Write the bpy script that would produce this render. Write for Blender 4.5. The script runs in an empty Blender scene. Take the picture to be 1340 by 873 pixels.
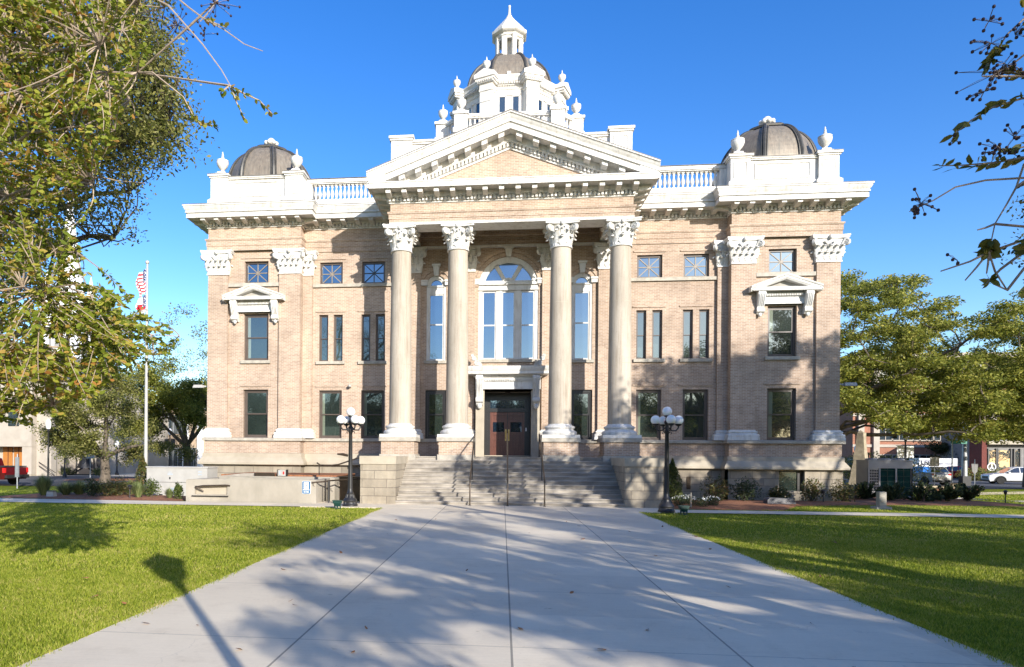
import bpy, math, random
import numpy as np
from mathutils import Vector, Matrix
R = math.radians
PI = math.pi
scene = bpy.context.scene
COL = scene.collection
rnd = random.Random(7)
X0 = 0.22            # axis of the courthouse

# ------------------------------------------------------------------ helpers
class MB:
    """collects geometry for ONE mesh object"""
    def __init__(s):
        s.v = []; s.f = []
    def add(s, verts, faces):
        n = len(s.v)
        s.v += [tuple(p) for p in verts]
        s.f += [tuple(i + n for i in f) for f in faces]
        return s
    def merge(s, o, M=None):
        vs = o.v if M is None else [tuple(M @ Vector(p)) for p in o.v]
        return s.add(vs, o.f)
    def box(s, x0, x1, y0, y1, z0, z1):
        if x0 > x1: x0, x1 = x1, x0
        if y0 > y1: y0, y1 = y1, y0
        return s.add([(x0,y0,z0),(x1,y0,z0),(x1,y1,z0),(x0,y1,z0),(x0,y0,z1),(x1,y0,z1),(x1,y1,z1),(x0,y1,z1)],
                     [(0,3,2,1),(4,5,6,7),(0,1,5,4),(1,2,6,5),(2,3,7,6),(3,0,4,7)])
    def frustum(s, c, hx0, hy0, z0, hx1, hy1, z1):
        x, y = c
        return s.add([(x-hx0,y-hy0,z0),(x+hx0,y-hy0,z0),(x+hx0,y+hy0,z0),(x-hx0,y+hy0,z0),
                      (x-hx1,y-hy1,z1),(x+hx1,y-hy1,z1),(x+hx1,y+hy1,z1),(x-hx1,y+hy1,z1)],
                     [(0,3,2,1),(4,5,6,7),(0,1,5,4),(1,2,6,5),(2,3,7,6),(3,0,4,7)])
    def prism(s, poly, axis, a, b):
        """extrude a 2-D polygon: axis 'y' -> poly (x,z); 'x' -> poly (y,z); 'z' -> poly (x,y)"""
        n = len(poly)
        def P(p, t):
            return {'y': (p[0], t, p[1]), 'x': (t, p[0], p[1]), 'z': (p[0], p[1], t)}[axis]
        vs = [P(p, a) for p in poly] + [P(p, b) for p in poly]
        fs = [tuple(range(n)), tuple(range(2*n-1, n-1, -1))]
        fs += [(i, i+n, (i+1) % n + n, (i+1) % n) for i in range(n)]
        return s.add(vs, fs)
    def lathe(s, prof, c=(0,0,0), seg=16, rot=0.0, sx=1, sy=1, caps=True):
        n = len(prof); vs = []; fs = []
        for (r, z) in prof:
            for k in range(seg):
                a = rot + 2*PI*k/seg
                vs.append((c[0]+sx*r*math.cos(a), c[1]+sy*r*math.sin(a), c[2]+z))
        for i in range(n-1):
            for k in range(seg):
                k2 = (k+1) % seg
                fs.append((i*seg+k, i*seg+k2, (i+1)*seg+k2, (i+1)*seg+k))
        if caps:
            fs.append(tuple(range(seg-1, -1, -1)))
            fs.append(tuple((n-1)*seg+k for k in range(seg)))
        return s.add(vs, fs)
    def tube(s, pts, rad, seg=8):
        pts = [Vector(p) for p in pts]
        if not hasattr(rad, '__len__'): rad = [rad]*len(pts)
        vs = []; fs = []; n = len(pts)
        up = None
        for i, p in enumerate(pts):
            d = (pts[min(i+1, n-1)] - pts[max(i-1, 0)])
            if d.length < 1e-9: d = Vector((0,0,1))
            d.normalize()
            if up is None:
                up = Vector((0,0,1)) if abs(d.z) < .9 else Vector((1,0,0))
            a = d.cross(up)
            if a.length < 1e-6: a = d.cross(Vector((0,1,0)))
            a.normalize(); b = a.cross(d); up = b
            for k in range(seg):
                t = 2*PI*k/seg
                vs.append(p + (a*math.cos(t) + b*math.sin(t))*rad[i])
        for i in range(n-1):
            for k in range(seg):
                k2 = (k+1) % seg
                fs.append((i*seg+k, i*seg+k2, (i+1)*seg+k2, (i+1)*seg+k))
        fs.append(tuple(range(seg-1, -1, -1))); fs.append(tuple((n-1)*seg+k for k in range(seg)))
        return s.add(vs, fs)
    def sphere(s, c, r, seg=16, rings=10, sc=(1,1,1)):
        prof = [(max(1e-4, r*math.sin(PI*i/rings)), -r*math.cos(PI*i/rings)) for i in range(rings+1)]
        m = MB().lathe(prof, (0,0,0), seg)
        return s.add([(c[0]+p[0]*sc[0], c[1]+p[1]*sc[1], c[2]+p[2]*sc[2]) for p in m.v], m.f)
    def sweep(s, path, prof, caps=True):
        """moulding profile [(out, z)] along a plan path; outward lies to the right of the travel direction"""
        n = len(path); m = len(prof); vs = []
        nr = []
        for i in range(n-1):
            dx, dy = path[i+1][0]-path[i][0], path[i+1][1]-path[i][1]
            L = math.hypot(dx, dy); nr.append((dy/L, -dx/L))
        for i, p in enumerate(path):
            if i == 0: mx, my = nr[0]
            elif i == n-1: mx, my = nr[-1]
            else:
                a, b = nr[i-1], nr[i]
                mx, my = a[0]+b[0], a[1]+b[1]
                q = 1 + a[0]*b[0] + a[1]*b[1]
                mx, my = mx/q, my/q
            for (o, z) in prof: vs.append((p[0]+mx*o, p[1]+my*o, z))
        fs = []
        for i in range(n-1):
            for k in range(m-1):
                fs.append((i*m+k, (i+1)*m+k, (i+1)*m+k+1, i*m+k+1))
        if caps:
            fs.append(tuple(range(m-1, -1, -1))); fs.append(tuple((n-1)*m+k for k in range(m)))
        return s.add(vs, fs)
    def wall_y(s, y, x0, x1, z0, z1, holes=(), depth=.3):
        """front wall in the plane y with rectangular openings and reveals"""
        xs = sorted({x0, x1} | {h[0] for h in holes} | {h[1] for h in holes})
        zs = sorted({z0, z1} | {h[2] for h in holes} | {h[3] for h in holes})
        for a, b in zip(xs, xs[1:]):
            for c, d in zip(zs, zs[1:]):
                mx, mz = (a+b)/2, (c+d)/2
                if any(h[0] < mx < h[1] and h[2] < mz < h[3] for h in holes): continue
                s.add([(a,y,c),(b,y,c),(b,y,d),(a,y,d)], [(0,1,2,3)])
        for h in holes:
            a, b, c, d = h[:4]; t = y + depth
            s.add([(a,y,c),(a,t,c),(a,t,d),(a,y,d),(b,y,c),(b,t,c),(b,t,d),(b,y,d)],
                  [(0,1,2,3),(4,7,6,5),(0,4,5,1),(3,2,6,7)])
        return s
    def build(s, name, mat, parent=None, org=None, smooth=None, fix=True):
        me = bpy.data.meshes.new(name)
        if org is not None:
            ox, oy, oz = org
            vs = [(p[0]-ox, p[1]-oy, p[2]-oz) for p in s.v]
        else: vs = s.v
        me.from_pydata(vs, [], s.f)
        me.update()
        if mat is not None: me.materials.append(mat)
        if smooth is not None:
            me.polygons.foreach_set('use_smooth', [True]*len(me.polygons))
            me.set_sharp_from_angle(angle=R(smooth))
        if fix:
            import bmesh
            b = bmesh.new(); b.from_mesh(me)
            bmesh.ops.recalc_face_normals(b, faces=b.faces)
            b.to_mesh(me); b.free()
        o = bpy.data.objects.new(name, me); COL.objects.link(o)
        if parent is not None: o.parent = parent
        return o

def tag(o, label=None, cat=None, group=None, kind=None):
    if label: o['label'] = label
    if cat: o['category'] = cat
    if group: o['group'] = group
    if kind: o['kind'] = kind
    return o
def empty(name, loc, label, cat, group=None, rz=0):
    o = bpy.data.objects.new(name, None); COL.objects.link(o)
    o.location = loc; o.rotation_euler = (0, 0, rz); o.empty_display_size = .2
    return tag(o, label, cat, group)
def copy_tree(o, parent=None):
    c = o.copy(); COL.objects.link(c)
    if parent is not None: c.parent = parent
    for ch in list(o.children): copy_tree(ch, c)
    return c
def inst(o, parent, loc, label=None):
    c = copy_tree(o, parent); c.location = loc
    if label: c['label'] = label
    return c
def ss(t):
    t = min(1, max(0, t)); return t*t*(3-2*t)
def terr(x, y):
    d = max(abs(x)-20, y-42, 0)
    return -.45*ss(d/9) - .45*ss((d-35)/20)

# ------------------------------------------------------------------ materials
class NT:
    def __init__(s, m):
        s.t = m.node_tree; s.n = s.t.nodes; s.l = s.t.links
    def new(s, typ, **kw):
        n = s.n.new(typ)
        for k, v in kw.items(): setattr(n, k, v)
        return n
    def link(s, a, b): s.l.new(a, b)
    def math(s, op, a, b=None, c=None):
        n = s.new('ShaderNodeMath', operation=op)
        for i, q in enumerate((a, b, c)):
            if q is None: continue
            if isinstance(q, (int, float)): n.inputs[i].default_value = q
            else: s.link(q, n.inputs[i])
        return n.outputs[0]
    def mix(s, f, a, b, mode='MIX'):
        n = s.new('ShaderNodeMix', data_type='RGBA', blend_type=mode)
        for i, q in ((0, f), (6, a), (7, b)):
            if isinstance(q, (int, float)): n.inputs[i].default_value = q
            elif isinstance(q, tuple): n.inputs[i].default_value = (*q, 1) if len(q) == 3 else q
            else: s.link(q, n.inputs[i])
        return n.outputs[2]
    def noise(s, vec, scale, detail=4, rough=.55, dim=None):
        n = s.new('ShaderNodeTexNoise'); n.inputs['Scale'].default_value = scale
        n.inputs['Detail'].default_value = detail; n.inputs['Roughness'].default_value = rough
        if vec is not None: s.link(vec, n.inputs['Vector'])
        return n.outputs[0]
    def ramp(s, f, stops):
        n = s.new('ShaderNodeValToRGB'); e = n.color_ramp.elements
        while len(e) > 1: e.remove(e[-1])
        e[0].position = stops[0][0]; e[0].color = (*stops[0][1], 1)
        for p, c in stops[1:]:
            q = e.new(p); q.color = (*c, 1)
        s.link(f, n.inputs[0]); return n.outputs[0]
    def vec(s, x, y, z):
        n = s.new('ShaderNodeCombineXYZ')
        for i, q in enumerate((x, y, z)):
            if isinstance(q, (int, float)): n.inputs[i].default_value = q
            else: s.link(q, n.inputs[i])
        return n.outputs[0]
    def pos(s): return s.new('ShaderNodeNewGeometry').outputs['Position']
    def xyz(s, v):
        n = s.new('ShaderNodeSeparateXYZ'); s.link(v, n.inputs[0]); return n.outputs
    def scale(s, v, sc):
        n = s.new('ShaderNodeVectorMath', operation='MULTIPLY'); s.link(v, n.inputs[0]); n.inputs[1].default_value = sc
        return n.outputs[0]
    def bump(s, h, strength, dist, out):
        n = s.new('ShaderNodeBump'); n.inputs['Strength'].default_value = strength; n.inputs['Distance'].default_value = dist
        s.link(h, n.inputs['Height']); s.link(n.outputs[0], out)
def base_mat(name):
    m = bpy.data.materials.new(name); m.use_nodes = True
    b = m.node_tree.nodes['Principled BSDF']
    return m, NT(m), b
def pm(name, c1, c2=None, scale=3, rough=.6, metal=0, bump=0, bscale=40, stretch=(1,1,1), spec=.5, detail=5):
    """plain procedural surface: two colours mixed by noise"""
    m, t, b = base_mat(name)
    p = t.scale(t.pos(), stretch)
    f = t.noise(p, scale, detail, .6)
    c2 = c2 or tuple(q*.82 for q in c1)
    col = t.ramp(f, [(.3, c2), (.68, c1)])
    t.link(col, b.inputs['Base Color'])
    b.inputs['Roughness'].default_value = rough; b.inputs['Metallic'].default_value = metal
    b.inputs['Specular IOR Level'].default_value = spec
    if bump: t.bump(t.noise(p, bscale, 6, .65), bump, .02, b.inputs['Normal'])
    return m
def brick_mat(name, c1, c2, mortar, bw=.215, bh=.0667, ms=.009, offset=.5, bump=.35, dirt=.25, rough=.85, var=.6):
    m, t, b = base_mat(name)
    x, y, z = t.xyz(t.pos())
    v = t.vec(t.math('ADD', x, y), z, 0.0)
    n = t.new('ShaderNodeTexBrick'); n.offset = offset
    t.link(v, n.inputs['Vector'])
    n.inputs['Color1'].default_value = (*c1, 1); n.inputs['Color2'].default_value = (*c2, 1); n.inputs['Mortar'].default_value = (*mortar, 1)
    n.inputs['Scale'].default_value = 1; n.inputs['Mortar Size'].default_value = ms; n.inputs['Mortar Smooth'].default_value = .1
    n.inputs['Bias'].default_value = 0; n.inputs['Brick Width'].default_value = bw; n.inputs['Row Height'].default_value = bh
    big = t.noise(t.pos(), .55, 6, .65)
    mid = t.noise(t.scale(t.pos(), (1,1,.35)), 2.3, 5, .7)
    tint = t.ramp(big, [(.3, (1-dirt, 1-dirt*1.05, 1-dirt*1.1)), (.55, (1,1,1)), (.8, (1.08,1.05,1.0))])
    tint2 = t.ramp(mid, [(.3, (1-dirt*.7,)*3), (.6, (1,1,1))])
    c = t.mix(1.0, t.mix(1.0, n.outputs['Color'], tint, 'MULTIPLY'), tint2, 'MULTIPLY')
    t.link(c, b.inputs['Base Color']); b.inputs['Roughness'].default_value = rough
    b.inputs['Specular IOR Level'].default_value = .25
    h = t.math('ADD', t.math('MULTIPLY', n.outputs['Fac'], -1.0), t.math('MULTIPLY', t.noise(t.pos(), 30, 4, .6), var))
    t.bump(h, bump, .012, b.inputs['Normal'])
    return m
M = {}
M['brick'] = brick_mat('tan_brick', (.475,.345,.25), (.345,.24,.17), (.54,.46,.38))
M['ashlar'] = brick_mat('ashlar_stone', (.37,.32,.245), (.28,.24,.185), (.20,.17,.135), bw=.93, bh=.315, ms=.012, bump=.7, dirt=.35, var=1.1)
M['limestone'] = pm('limestone', (.43,.375,.29), (.33,.285,.215), 1.6, .75, bump=.12, bscale=25, spec=.3)
def shaft_mat():
    m, t, b = base_mat('column_stone'); p = t.pos()
    a = t.ramp(t.noise(t.scale(p, (1,1,.4)), 1.1, 6, .65), [(.3, (.33,.285,.225)), (.62, (.45,.39,.315))])
    st = t.ramp(t.noise(t.scale(p, (7,7,.35)), 1.6, 6, .7), [(.33, (.78,.75,.71)), (.52, (1,1,1))])
    sp = t.ramp(t.noise(p, 26, 3, .6), [(.28, (.82,.80,.78)), (.42, (1,1,1))])
    c = t.mix(1.0, t.mix(1.0, a, st, 'MULTIPLY'), sp, 'MULTIPLY')
    t.link(c, b.inputs['Base Color']); b.inputs['Roughness'].default_value = .75; b.inputs['Specular IOR Level'].default_value = .3
    t.bump(t.noise(p, 20, 5, .6), .14, .02, b.inputs['Normal']); return m
M['shaft'] = shaft_mat()
M['sill'] = pm('sill_stone', (.44,.40,.33), (.30,.27,.22), 5, .85, bump=.5, bscale=30)
def white_mat():
    m, t, b = base_mat('white_paint')
    p = t.pos()
    f = t.noise(p, 1.3, 6, .62)
    st = t.noise(t.scale(p, (3.0, 3.0, .5)), 2.0, 5, .65)
    c = t.ramp(f, [(.25, (.52,.50,.465)), (.55, (.64,.625,.59))])
    c = t.mix(1.0, c, t.ramp(st, [(.30, (.74,.71,.66)), (.5, (1,1,1))]), 'MULTIPLY')
    t.link(c, b.inputs['Base Color']); b.inputs['Roughness'].default_value = .55
    b.inputs['Specular IOR Level'].default_value = .35
    t.bump(t.noise(p, 22, 4, .6), .08, .01, b.inputs['Normal'])
    return m
M['white'] = white_mat()
M['tympgrey'] = pm('painted_tympanum', (.35,.33,.29), (.27,.25,.22), 3, .8)
M['concrete'] = pm('wall_concrete', (.37,.33,.27), (.25,.225,.18), 1.1, .85, bump=.25, bscale=14, stretch=(1,1,.5))
M['stepstone'] = pm('step_granite', (.41,.365,.305), (.17,.15,.125), 2.2, .8, bump=.3, bscale=25, stretch=(.6,1,1.5), detail=8)
M['bronze'] = pm('bronze_frame', (.10,.075,.06), (.075,.056,.046), 4, .4)
M['bronze_dark'] = pm('dark_frame', (.025,.023,.022), (.018,.017,.016), 4, .35)
M['muntin'] = pm('pale_muntin', (.25,.205,.155), (.19,.155,.115), 4, .5)
M['copper'] = None
def copper_mat():
    m, t, b = base_mat('aged_copper')
    p = t.pos()
    st = t.noise(t.scale(p, (5, 5, .35)), 2.2, 6, .7)
    bl = t.noise(p, 1.1, 5, .6)
    c = t.ramp(st, [(.28, (.08,.068,.055)), (.5, (.20,.155,.115)), (.72, (.29,.245,.19))])
    c = t.mix(t.math('MULTIPLY', bl, .55), c, (.20,.205,.18))
    t.link(c, b.inputs['Base Color']); b.inputs['Roughness'].default_value = .55; b.inputs['Metallic'].default_value = .25
    return m
M['copper'] = copper_mat()
M['lead'] = pm('roof_metal', (.17,.16,.145), (.11,.10,.09), 2, .6, metal=.3)
M['rib'] = pm('dome_rib', (.10,.095,.085), (.05,.047,.042), 3, .5, metal=.3)
M['wood'] = pm('mahogany', (.14,.05,.032), (.075,.027,.018), 3, .35, stretch=(6,6,.6), detail=6)
M['brass'] = pm('brass', (.65,.48,.20), (.5,.36,.15), 6, .3, metal=1)
M['iron'] = pm('black_iron', (.022,.021,.021), (.014,.013,.013), 6, .45)
M['rail'] = pm('bronze_rail', (.09,.065,.045), (.055,.04,.028), 6, .35, metal=.5)
M['pole_grey'] = pm('galvanised_steel', (.36,.37,.38), (.28,.29,.30), 3, .45, metal=.4)
M['alu'] = pm('painted_cabinet', (.42,.405,.37), (.35,.335,.305), 2, .5)
M['hvac'] = pm('hvac_metal', (.33,.32,.31), (.26,.25,.245), 2, .5, metal=.2)
M['coil'] = pm('green_coil', (.006,.040,.033), (.003,.02,.018), 6, .8, spec=.1)
M['green_box'] = pm('green_fixture', (.012,.05,.042), (.008,.035,.03), 5, .4)
M['granite'] = pm('marker_granite', (.12,.12,.125), (.075,.075,.08), 14, .7, bump=.4, bscale=50)
M['mulch'] = pm('pine_straw', (.36,.145,.06), (.15,.06,.028), 9, .95, bump=.8, bscale=60, detail=8)
M['asphalt'] = pm('asphalt', (.085,.085,.088), (.055,.055,.057), 1.2, .9, bump=.3, bscale=60)
M['bark'] = pm('bark', (.17,.135,.10), (.075,.06,.047), 5, .95, bump=.9, bscale=22, stretch=(1,1,.3))
M['palebark'] = pm('pale_bark', (.40,.31,.225), (.26,.20,.145), 7, .8, bump=.4, bscale=30)
M['redbrick'] = brick_mat('red_brick', (.36,.135,.075), (.29,.105,.06), (.36,.25,.19), dirt=.2)
M['darkbrick'] = brick_mat('dark_red_brick', (.17,.035,.028), (.13,.028,.022), (.16,.09,.075), dirt=.15)
M['stucco'] = pm('cream_stucco', (.42,.37,.305), (.35,.305,.25), 1.2, .9, bump=.15, bscale=20)
M['tanwall'] = pm('tan_wall', (.44,.33,.23), (.39,.29,.20), 1.2, .9)
M['greystone'] = pm('grey_wall', (.22,.21,.20), (.17,.165,.16), 2, .85)
M['orange_wood'] = pm('oak_door', (.42,.17,.035), (.32,.12,.025), 3, .5, stretch=(8,8,.5))
M['tyre'] = pm('rubber', (.018,.018,.018), (.012,.012,.012), 8, .85)
M['rim'] = pm('alloy_rim', (.55,.55,.56), (.45,.45,.46), 8, .3, metal=.8)
M['silver'] = pm('silver_paint', (.50,.49,.47), (.47,.46,.44), 2, .3, metal=.4)
M['carwhite'] = pm('white_car_paint', (.58,.59,.61), (.54,.55,.57), 2, .25)
M['carred'] = pm('dark_red_paint', (.085,.006,.009), (.07,.005,.007), 2, .22)
M['blackplastic'] = pm('black_plastic', (.02,.02,.021), (.014,.014,.015), 5, .6)
M['tail'] = pm('tail_lens', (.60,.02,.02), (.5,.015,.015), 8, .2)
M['navy'] = pm('navy_lettering', (.012,.016,.07), (.01,.013,.06), 8, .5)
M['signblue'] = pm('blue_sign', (.012,.11,.25), (.01,.095,.22), 6, .4)
M['signwhite'] = pm('sign_white', (.82,.82,.82), (.78,.78,.78), 6, .4)
M['signgreen'] = pm('sign_green', (.01,.20,.13), (.01,.17,.11), 6, .4)
M['redmark'] = pm('red_mark', (.6,.03,.025), (.5,.025,.02), 6, .4)
M['palegrey'] = pm('pale_label', (.40,.44,.48), (.34,.38,.42), 6, .5)
M['flower'] = pm('white_petals', (.85,.84,.80), (.72,.72,.66), 8, .7)
M['berry'] = pm('seed_pods', (.035,.012,.016), (.02,.008,.01), 9, .6)
M['deadleaf'] = pm('dead_leaf', (.34,.15,.05), (.19,.075,.03), 9, .8)
M['moss_rock'] = pm('border_stone', (.38,.32,.225), (.22,.185,.13), 4.5, .9, bump=.5, bscale=12)
def globe_mat():
    m, t, b = base_mat('opal_globe')
    b.inputs['Base Color'].default_value = (.84,.83,.80,1); b.inputs['Roughness'].default_value = .22
    f = t.noise(t.pos(), 3, 3, .5); t.link(t.ramp(f, [(.3, (.78,.77,.74)), (.7, (.86,.85,.82))]), b.inputs['Base Color'])
    b.inputs['Subsurface Weight'].default_value = .15
    return m
M['globe'] = globe_mat()
def glass_mat(name, c, refl, tint=(.92,.96,1.0), wob=.006):
    m, t, b = base_mat(name)
    f = t.noise(t.pos(), .8, 4, .6)
    t.link(t.ramp(f, [(.3, tuple(q*.6 for q in c)), (.7, c)]), b.inputs['Base Color'])
    b.inputs['Roughness'].default_value = .12
    g = t.new('ShaderNodeBsdfGlossy'); g.inputs['Roughness'].default_value = .015; g.inputs['Color'].default_value = (*tint, 1)
    bn = t.new('ShaderNodeBump'); bn.inputs['Strength'].default_value = wob*10; bn.inputs['Distance'].default_value = .05
    t.link(t.noise(t.pos(), 1.3, 1, .4), bn.inputs['Height']); t.link(bn.outputs[0], g.inputs['Normal'])
    fr = t.new('ShaderNodeFresnel'); fr.inputs['IOR'].default_value = 1.5
    fac = t.math('ADD', t.math('MULTIPLY', fr.outputs[0], .8), refl)
    mx = t.new('ShaderNodeMixShader'); t.link(fac, mx.inputs[0]); t.link(b.outputs[0], mx.inputs[1]); t.link(g.outputs[0], mx.inputs[2])
    t.link(mx.outputs[0], t.n['Material Output'].inputs['Surface'])
    return m
M['glass'] = glass_mat('window_glass', (.022,.032,.027), .11, (.80,.92,1.0))
def blinds(m):
    t = NT(m); b = t.n['Principled BSDF']; old = b.inputs['Base Color'].links[0].from_socket
    tc = t.new('ShaderNodeTexCoord'); x, y, z = t.xyz(tc.outputs['Object'])
    oi = t.new('ShaderNodeObjectInfo').outputs['Random']
    edge = t.math('MULTIPLY', t.math('LESS_THAN', x, t.math('ADD', -.36, t.math('MULTIPLY', oi, .10))), t.math('GREATER_THAN', oi, .25))
    low = t.math('MULTIPLY', t.math('LESS_THAN', z, t.math('MULTIPLY', oi, .9)), t.math('GREATER_THAN', oi, .55))
    c = t.mix(t.math('MULTIPLY', low, .5), old, (.06,.085,.07)); c = t.mix(t.math('MULTIPLY', edge, .8), c, (.20,.23,.17))
    t.link(c, b.inputs['Base Color'])
blinds(M['glass'])
M['glass_up'] = glass_mat('upper_window_glass', (.012,.025,.045), .21, (.62,.82,1.0))
M['carglass'] = glass_mat('car_glass', (.01,.014,.018), .06)
M['storeglass'] = glass_mat('store_glass', (.035,.05,.06), .12)
def leaf_mat(name, stops, trans=.35, rough=.55):
    m, t, b = base_mat(name)
    g = t.new('ShaderNodeNewGeometry')
    big = t.noise(g.outputs['Position'], .45, 3, .6)
    f = t.math('ADD', t.math('MULTIPLY', g.outputs['Random Per Island'], .75), t.math('MULTIPLY', t.math('SUBTRACT', big, .5), .7))
    if name == 'lawn_blade':
        f = t.math('ADD', f, t.math('MULTIPLY', t.math('SUBTRACT', t.noise(g.outputs['Position'], 2.6, 5, .7), .5), .8)); f = t.math('ADD', f, .06)
    c = t.ramp(t.math('ADD', f, .1), stops)
    t.link(c, b.inputs['Base Color']); b.inputs['Roughness'].default_value = rough; b.inputs['Specular IOR Level'].default_value = .35
    tr = t.new('ShaderNodeBsdfTranslucent'); t.link(c, tr.inputs['Color'])
    mx = t.new('ShaderNodeMixShader'); mx.inputs[0].default_value = trans
    t.link(b.outputs[0], mx.inputs[1]); t.link(tr.outputs[0], mx.inputs[2])
    t.link(mx.outputs[0], t.n['Material Output'].inputs['Surface'])
    return m
M['oakleaf'] = leaf_mat('live_oak_leaf', [(.05,(.07,.09,.014)), (.35,(.18,.205,.026)), (.7,(.33,.32,.055)), (.95,(.46,.40,.10))], .42)
M['darkoak'] = leaf_mat('dark_oak_leaf', [(.05,(.022,.033,.013)), (.5,(.05,.065,.022)), (.95,(.11,.11,.04))])
M['oliveoak'] = leaf_mat('olive_oak_leaf', [(.05,(.06,.072,.016)), (.4,(.17,.18,.035)), (.72,(.29,.275,.08)), (.97,(.42,.36,.16))], .42)
M['crape'] = leaf_mat('crape_myrtle_leaf', [(.02,(.10,.14,.012)), (.40,(.22,.265,.025)), (.64,(.37,.365,.05)), (.80,(.42,.29,.06)), (.92,(.42,.16,.04)), (1.0,(.30,.06,.035))], .45)
M['crape2'] = leaf_mat('crape_myrtle_leaf_dark', [(.05,(.08,.09,.015)), (.5,(.17,.165,.025)), (.8,(.28,.21,.045)), (1.0,(.34,.17,.06))], .35)
M['shrub'] = leaf_mat('shrub_leaf', [(.05,(.02,.032,.014)), (.5,(.045,.065,.022)), (.95,(.11,.13,.05))], .2)
M['holly'] = leaf_mat('holly_leaf', [(.05,(.03,.05,.012)), (.5,(.075,.105,.02)), (.95,(.17,.19,.045))], .25)
M['redgreen'] = leaf_mat('mixed_shrub_leaf', [(.05,(.04,.06,.015)), (.5,(.10,.11,.03)), (.85,(.20,.12,.045)), (1.0,(.26,.11,.05))], .25)
M['tuft'] = leaf_mat('ornamental_grass_blade', [(.05,(.09,.12,.04)), (.5,(.19,.23,.08)), (.95,(.32,.34,.16))], .3)
M['grass'] = leaf_mat('lawn_blade', [(.02,(.10,.15,.010)), (.34,(.23,.29,.018)), (.64,(.37,.40,.04)), (.84,(.49,.46,.10)), (1.0,(.55,.42,.18))], .45, .6)
def lawn_mat():
    m, t, b = base_mat('lawn_ground')
    p = t.pos()
    f = t.noise(p, 9, 6, .7); g = t.noise(p, .35, 4, .6)
    c = t.ramp(t.math('ADD', t.math('MULTIPLY', f, .6), t.math('MULTIPLY', g, .4)), [(.3, (.09,.12,.012)), (.5, (.18,.22,.014)), (.7, (.30,.31,.05))])
    t.link(c, b.inputs['Base Color']); b.inputs['Roughness'].default_value = .9; b.inputs['Specular IOR Level'].default_value = .1
    t.bump(t.noise(p, 45, 6, .75), .9, .05, b.inputs['Normal'])
    return m
M['lawn'] = lawn_mat()
def path_mat():
    m, t, b = base_mat('path_concrete')
    p = t.pos(); x, y, z = t.xyz(p)
    big = t.noise(p, .5, 5, .6); fine = t.noise(p, 30, 5, .7); br = t.noise(t.scale(p, (.6, 14, 1)), 4, 3, .6)
    f = t.math('ADD', t.math('ADD', t.math('MULTIPLY', big, .55), t.math('MULTIPLY', fine, .2)), t.math('MULTIPLY', br, .25))
    c = t.ramp(f, [(.33, (.60,.51,.38)), (.5, (.72,.615,.46)), (.68, (.80,.69,.52))])
    joint = None
    for xc in (-1.98, .10, 2.18):
        d = t.math('ABSOLUTE', t.math('SUBTRACT', x, xc))
        q = t.math('LESS_THAN', d, .011)
        joint = q if joint is None else t.math('MAXIMUM', joint, q)
    yy = t.math('ABSOLUTE', t.math('SUBTRACT', t.math('FRACT', t.math('DIVIDE', t.math('SUBTRACT', y, 6.6), 2.75)), .5))
    q = t.math('GREATER_THAN', yy, .4965)
    wob = t.math('LESS_THAN', yy, .5)
    joint = t.math('MAXIMUM', joint, t.math('MULTIPLY', q, .55))
    c = t.mix(t.math('MULTIPLY', joint, .75), c, (.16,.145,.125))
    cell = t.new('ShaderNodeTexWhiteNoise'); cell.noise_dimensions = '2D'
    t.link(t.vec(t.math('FLOOR', t.math('DIVIDE', t.math('SUBTRACT', x, .10), 2.08)), t.math('FLOOR', t.math('ADD', t.math('DIVIDE', t.math('SUBTRACT', y, 6.6), 2.75), .5)), 0), cell.inputs['Vector'])
    c = t.mix(1.0, c, t.ramp(cell.outputs['Value'], [(0, (.90,.90,.90)), (1, (1.04,1.04,1.03))]), 'MULTIPLY')
    vo = t.new('ShaderNodeTexVoronoi'); vo.feature = 'DISTANCE_TO_EDGE'; vo.inputs['Scale'].default_value = .33
    wv = t.new('ShaderNodeVectorMath', operation='ADD'); t.link(p, wv.inputs[0])
    nn = t.new('ShaderNodeTexNoise'); nn.inputs['Scale'].default_value = 1.5; nn.inputs['Detail'].default_value = 6; t.link(p, nn.inputs['Vector']); t.link(nn.outputs['Color'], wv.inputs[1]); t.link(wv.outputs[0], vo.inputs['Vector'])
    crack = t.math('MULTIPLY', t.math('LESS_THAN', vo.outputs['Distance'], .0022), t.math('GREATER_THAN', t.noise(p, .45, 2, .5), .52))
    c = t.mix(t.math('MULTIPLY', crack, .14), c, (.2,.18,.155))
    spot = t.ramp(t.noise(p, 7.5, 3, .5), [(.22, (.72,.70,.66)), (.29, (1,1,1))])
    c = t.mix(1.0, c, spot, 'MULTIPLY')
    st = t.noise(p, 1.7, 7, .75)
    c = t.mix(1.0, c, t.ramp(st, [(.28, (.80,.78,.75)), (.36, (.93,.92,.91)), (.47, (1,1,1))]), 'MULTIPLY')
    t.link(c, b.inputs['Base Color']); b.inputs['Roughness'].default_value = .8; b.inputs['Specular IOR Level'].default_value = .3
    t.bump(t.math('ADD', fine, t.math('MULTIPLY', joint, -1.5)), .15, .008, b.inputs['Normal'])
    return m
M['path'] = path_mat()

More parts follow.
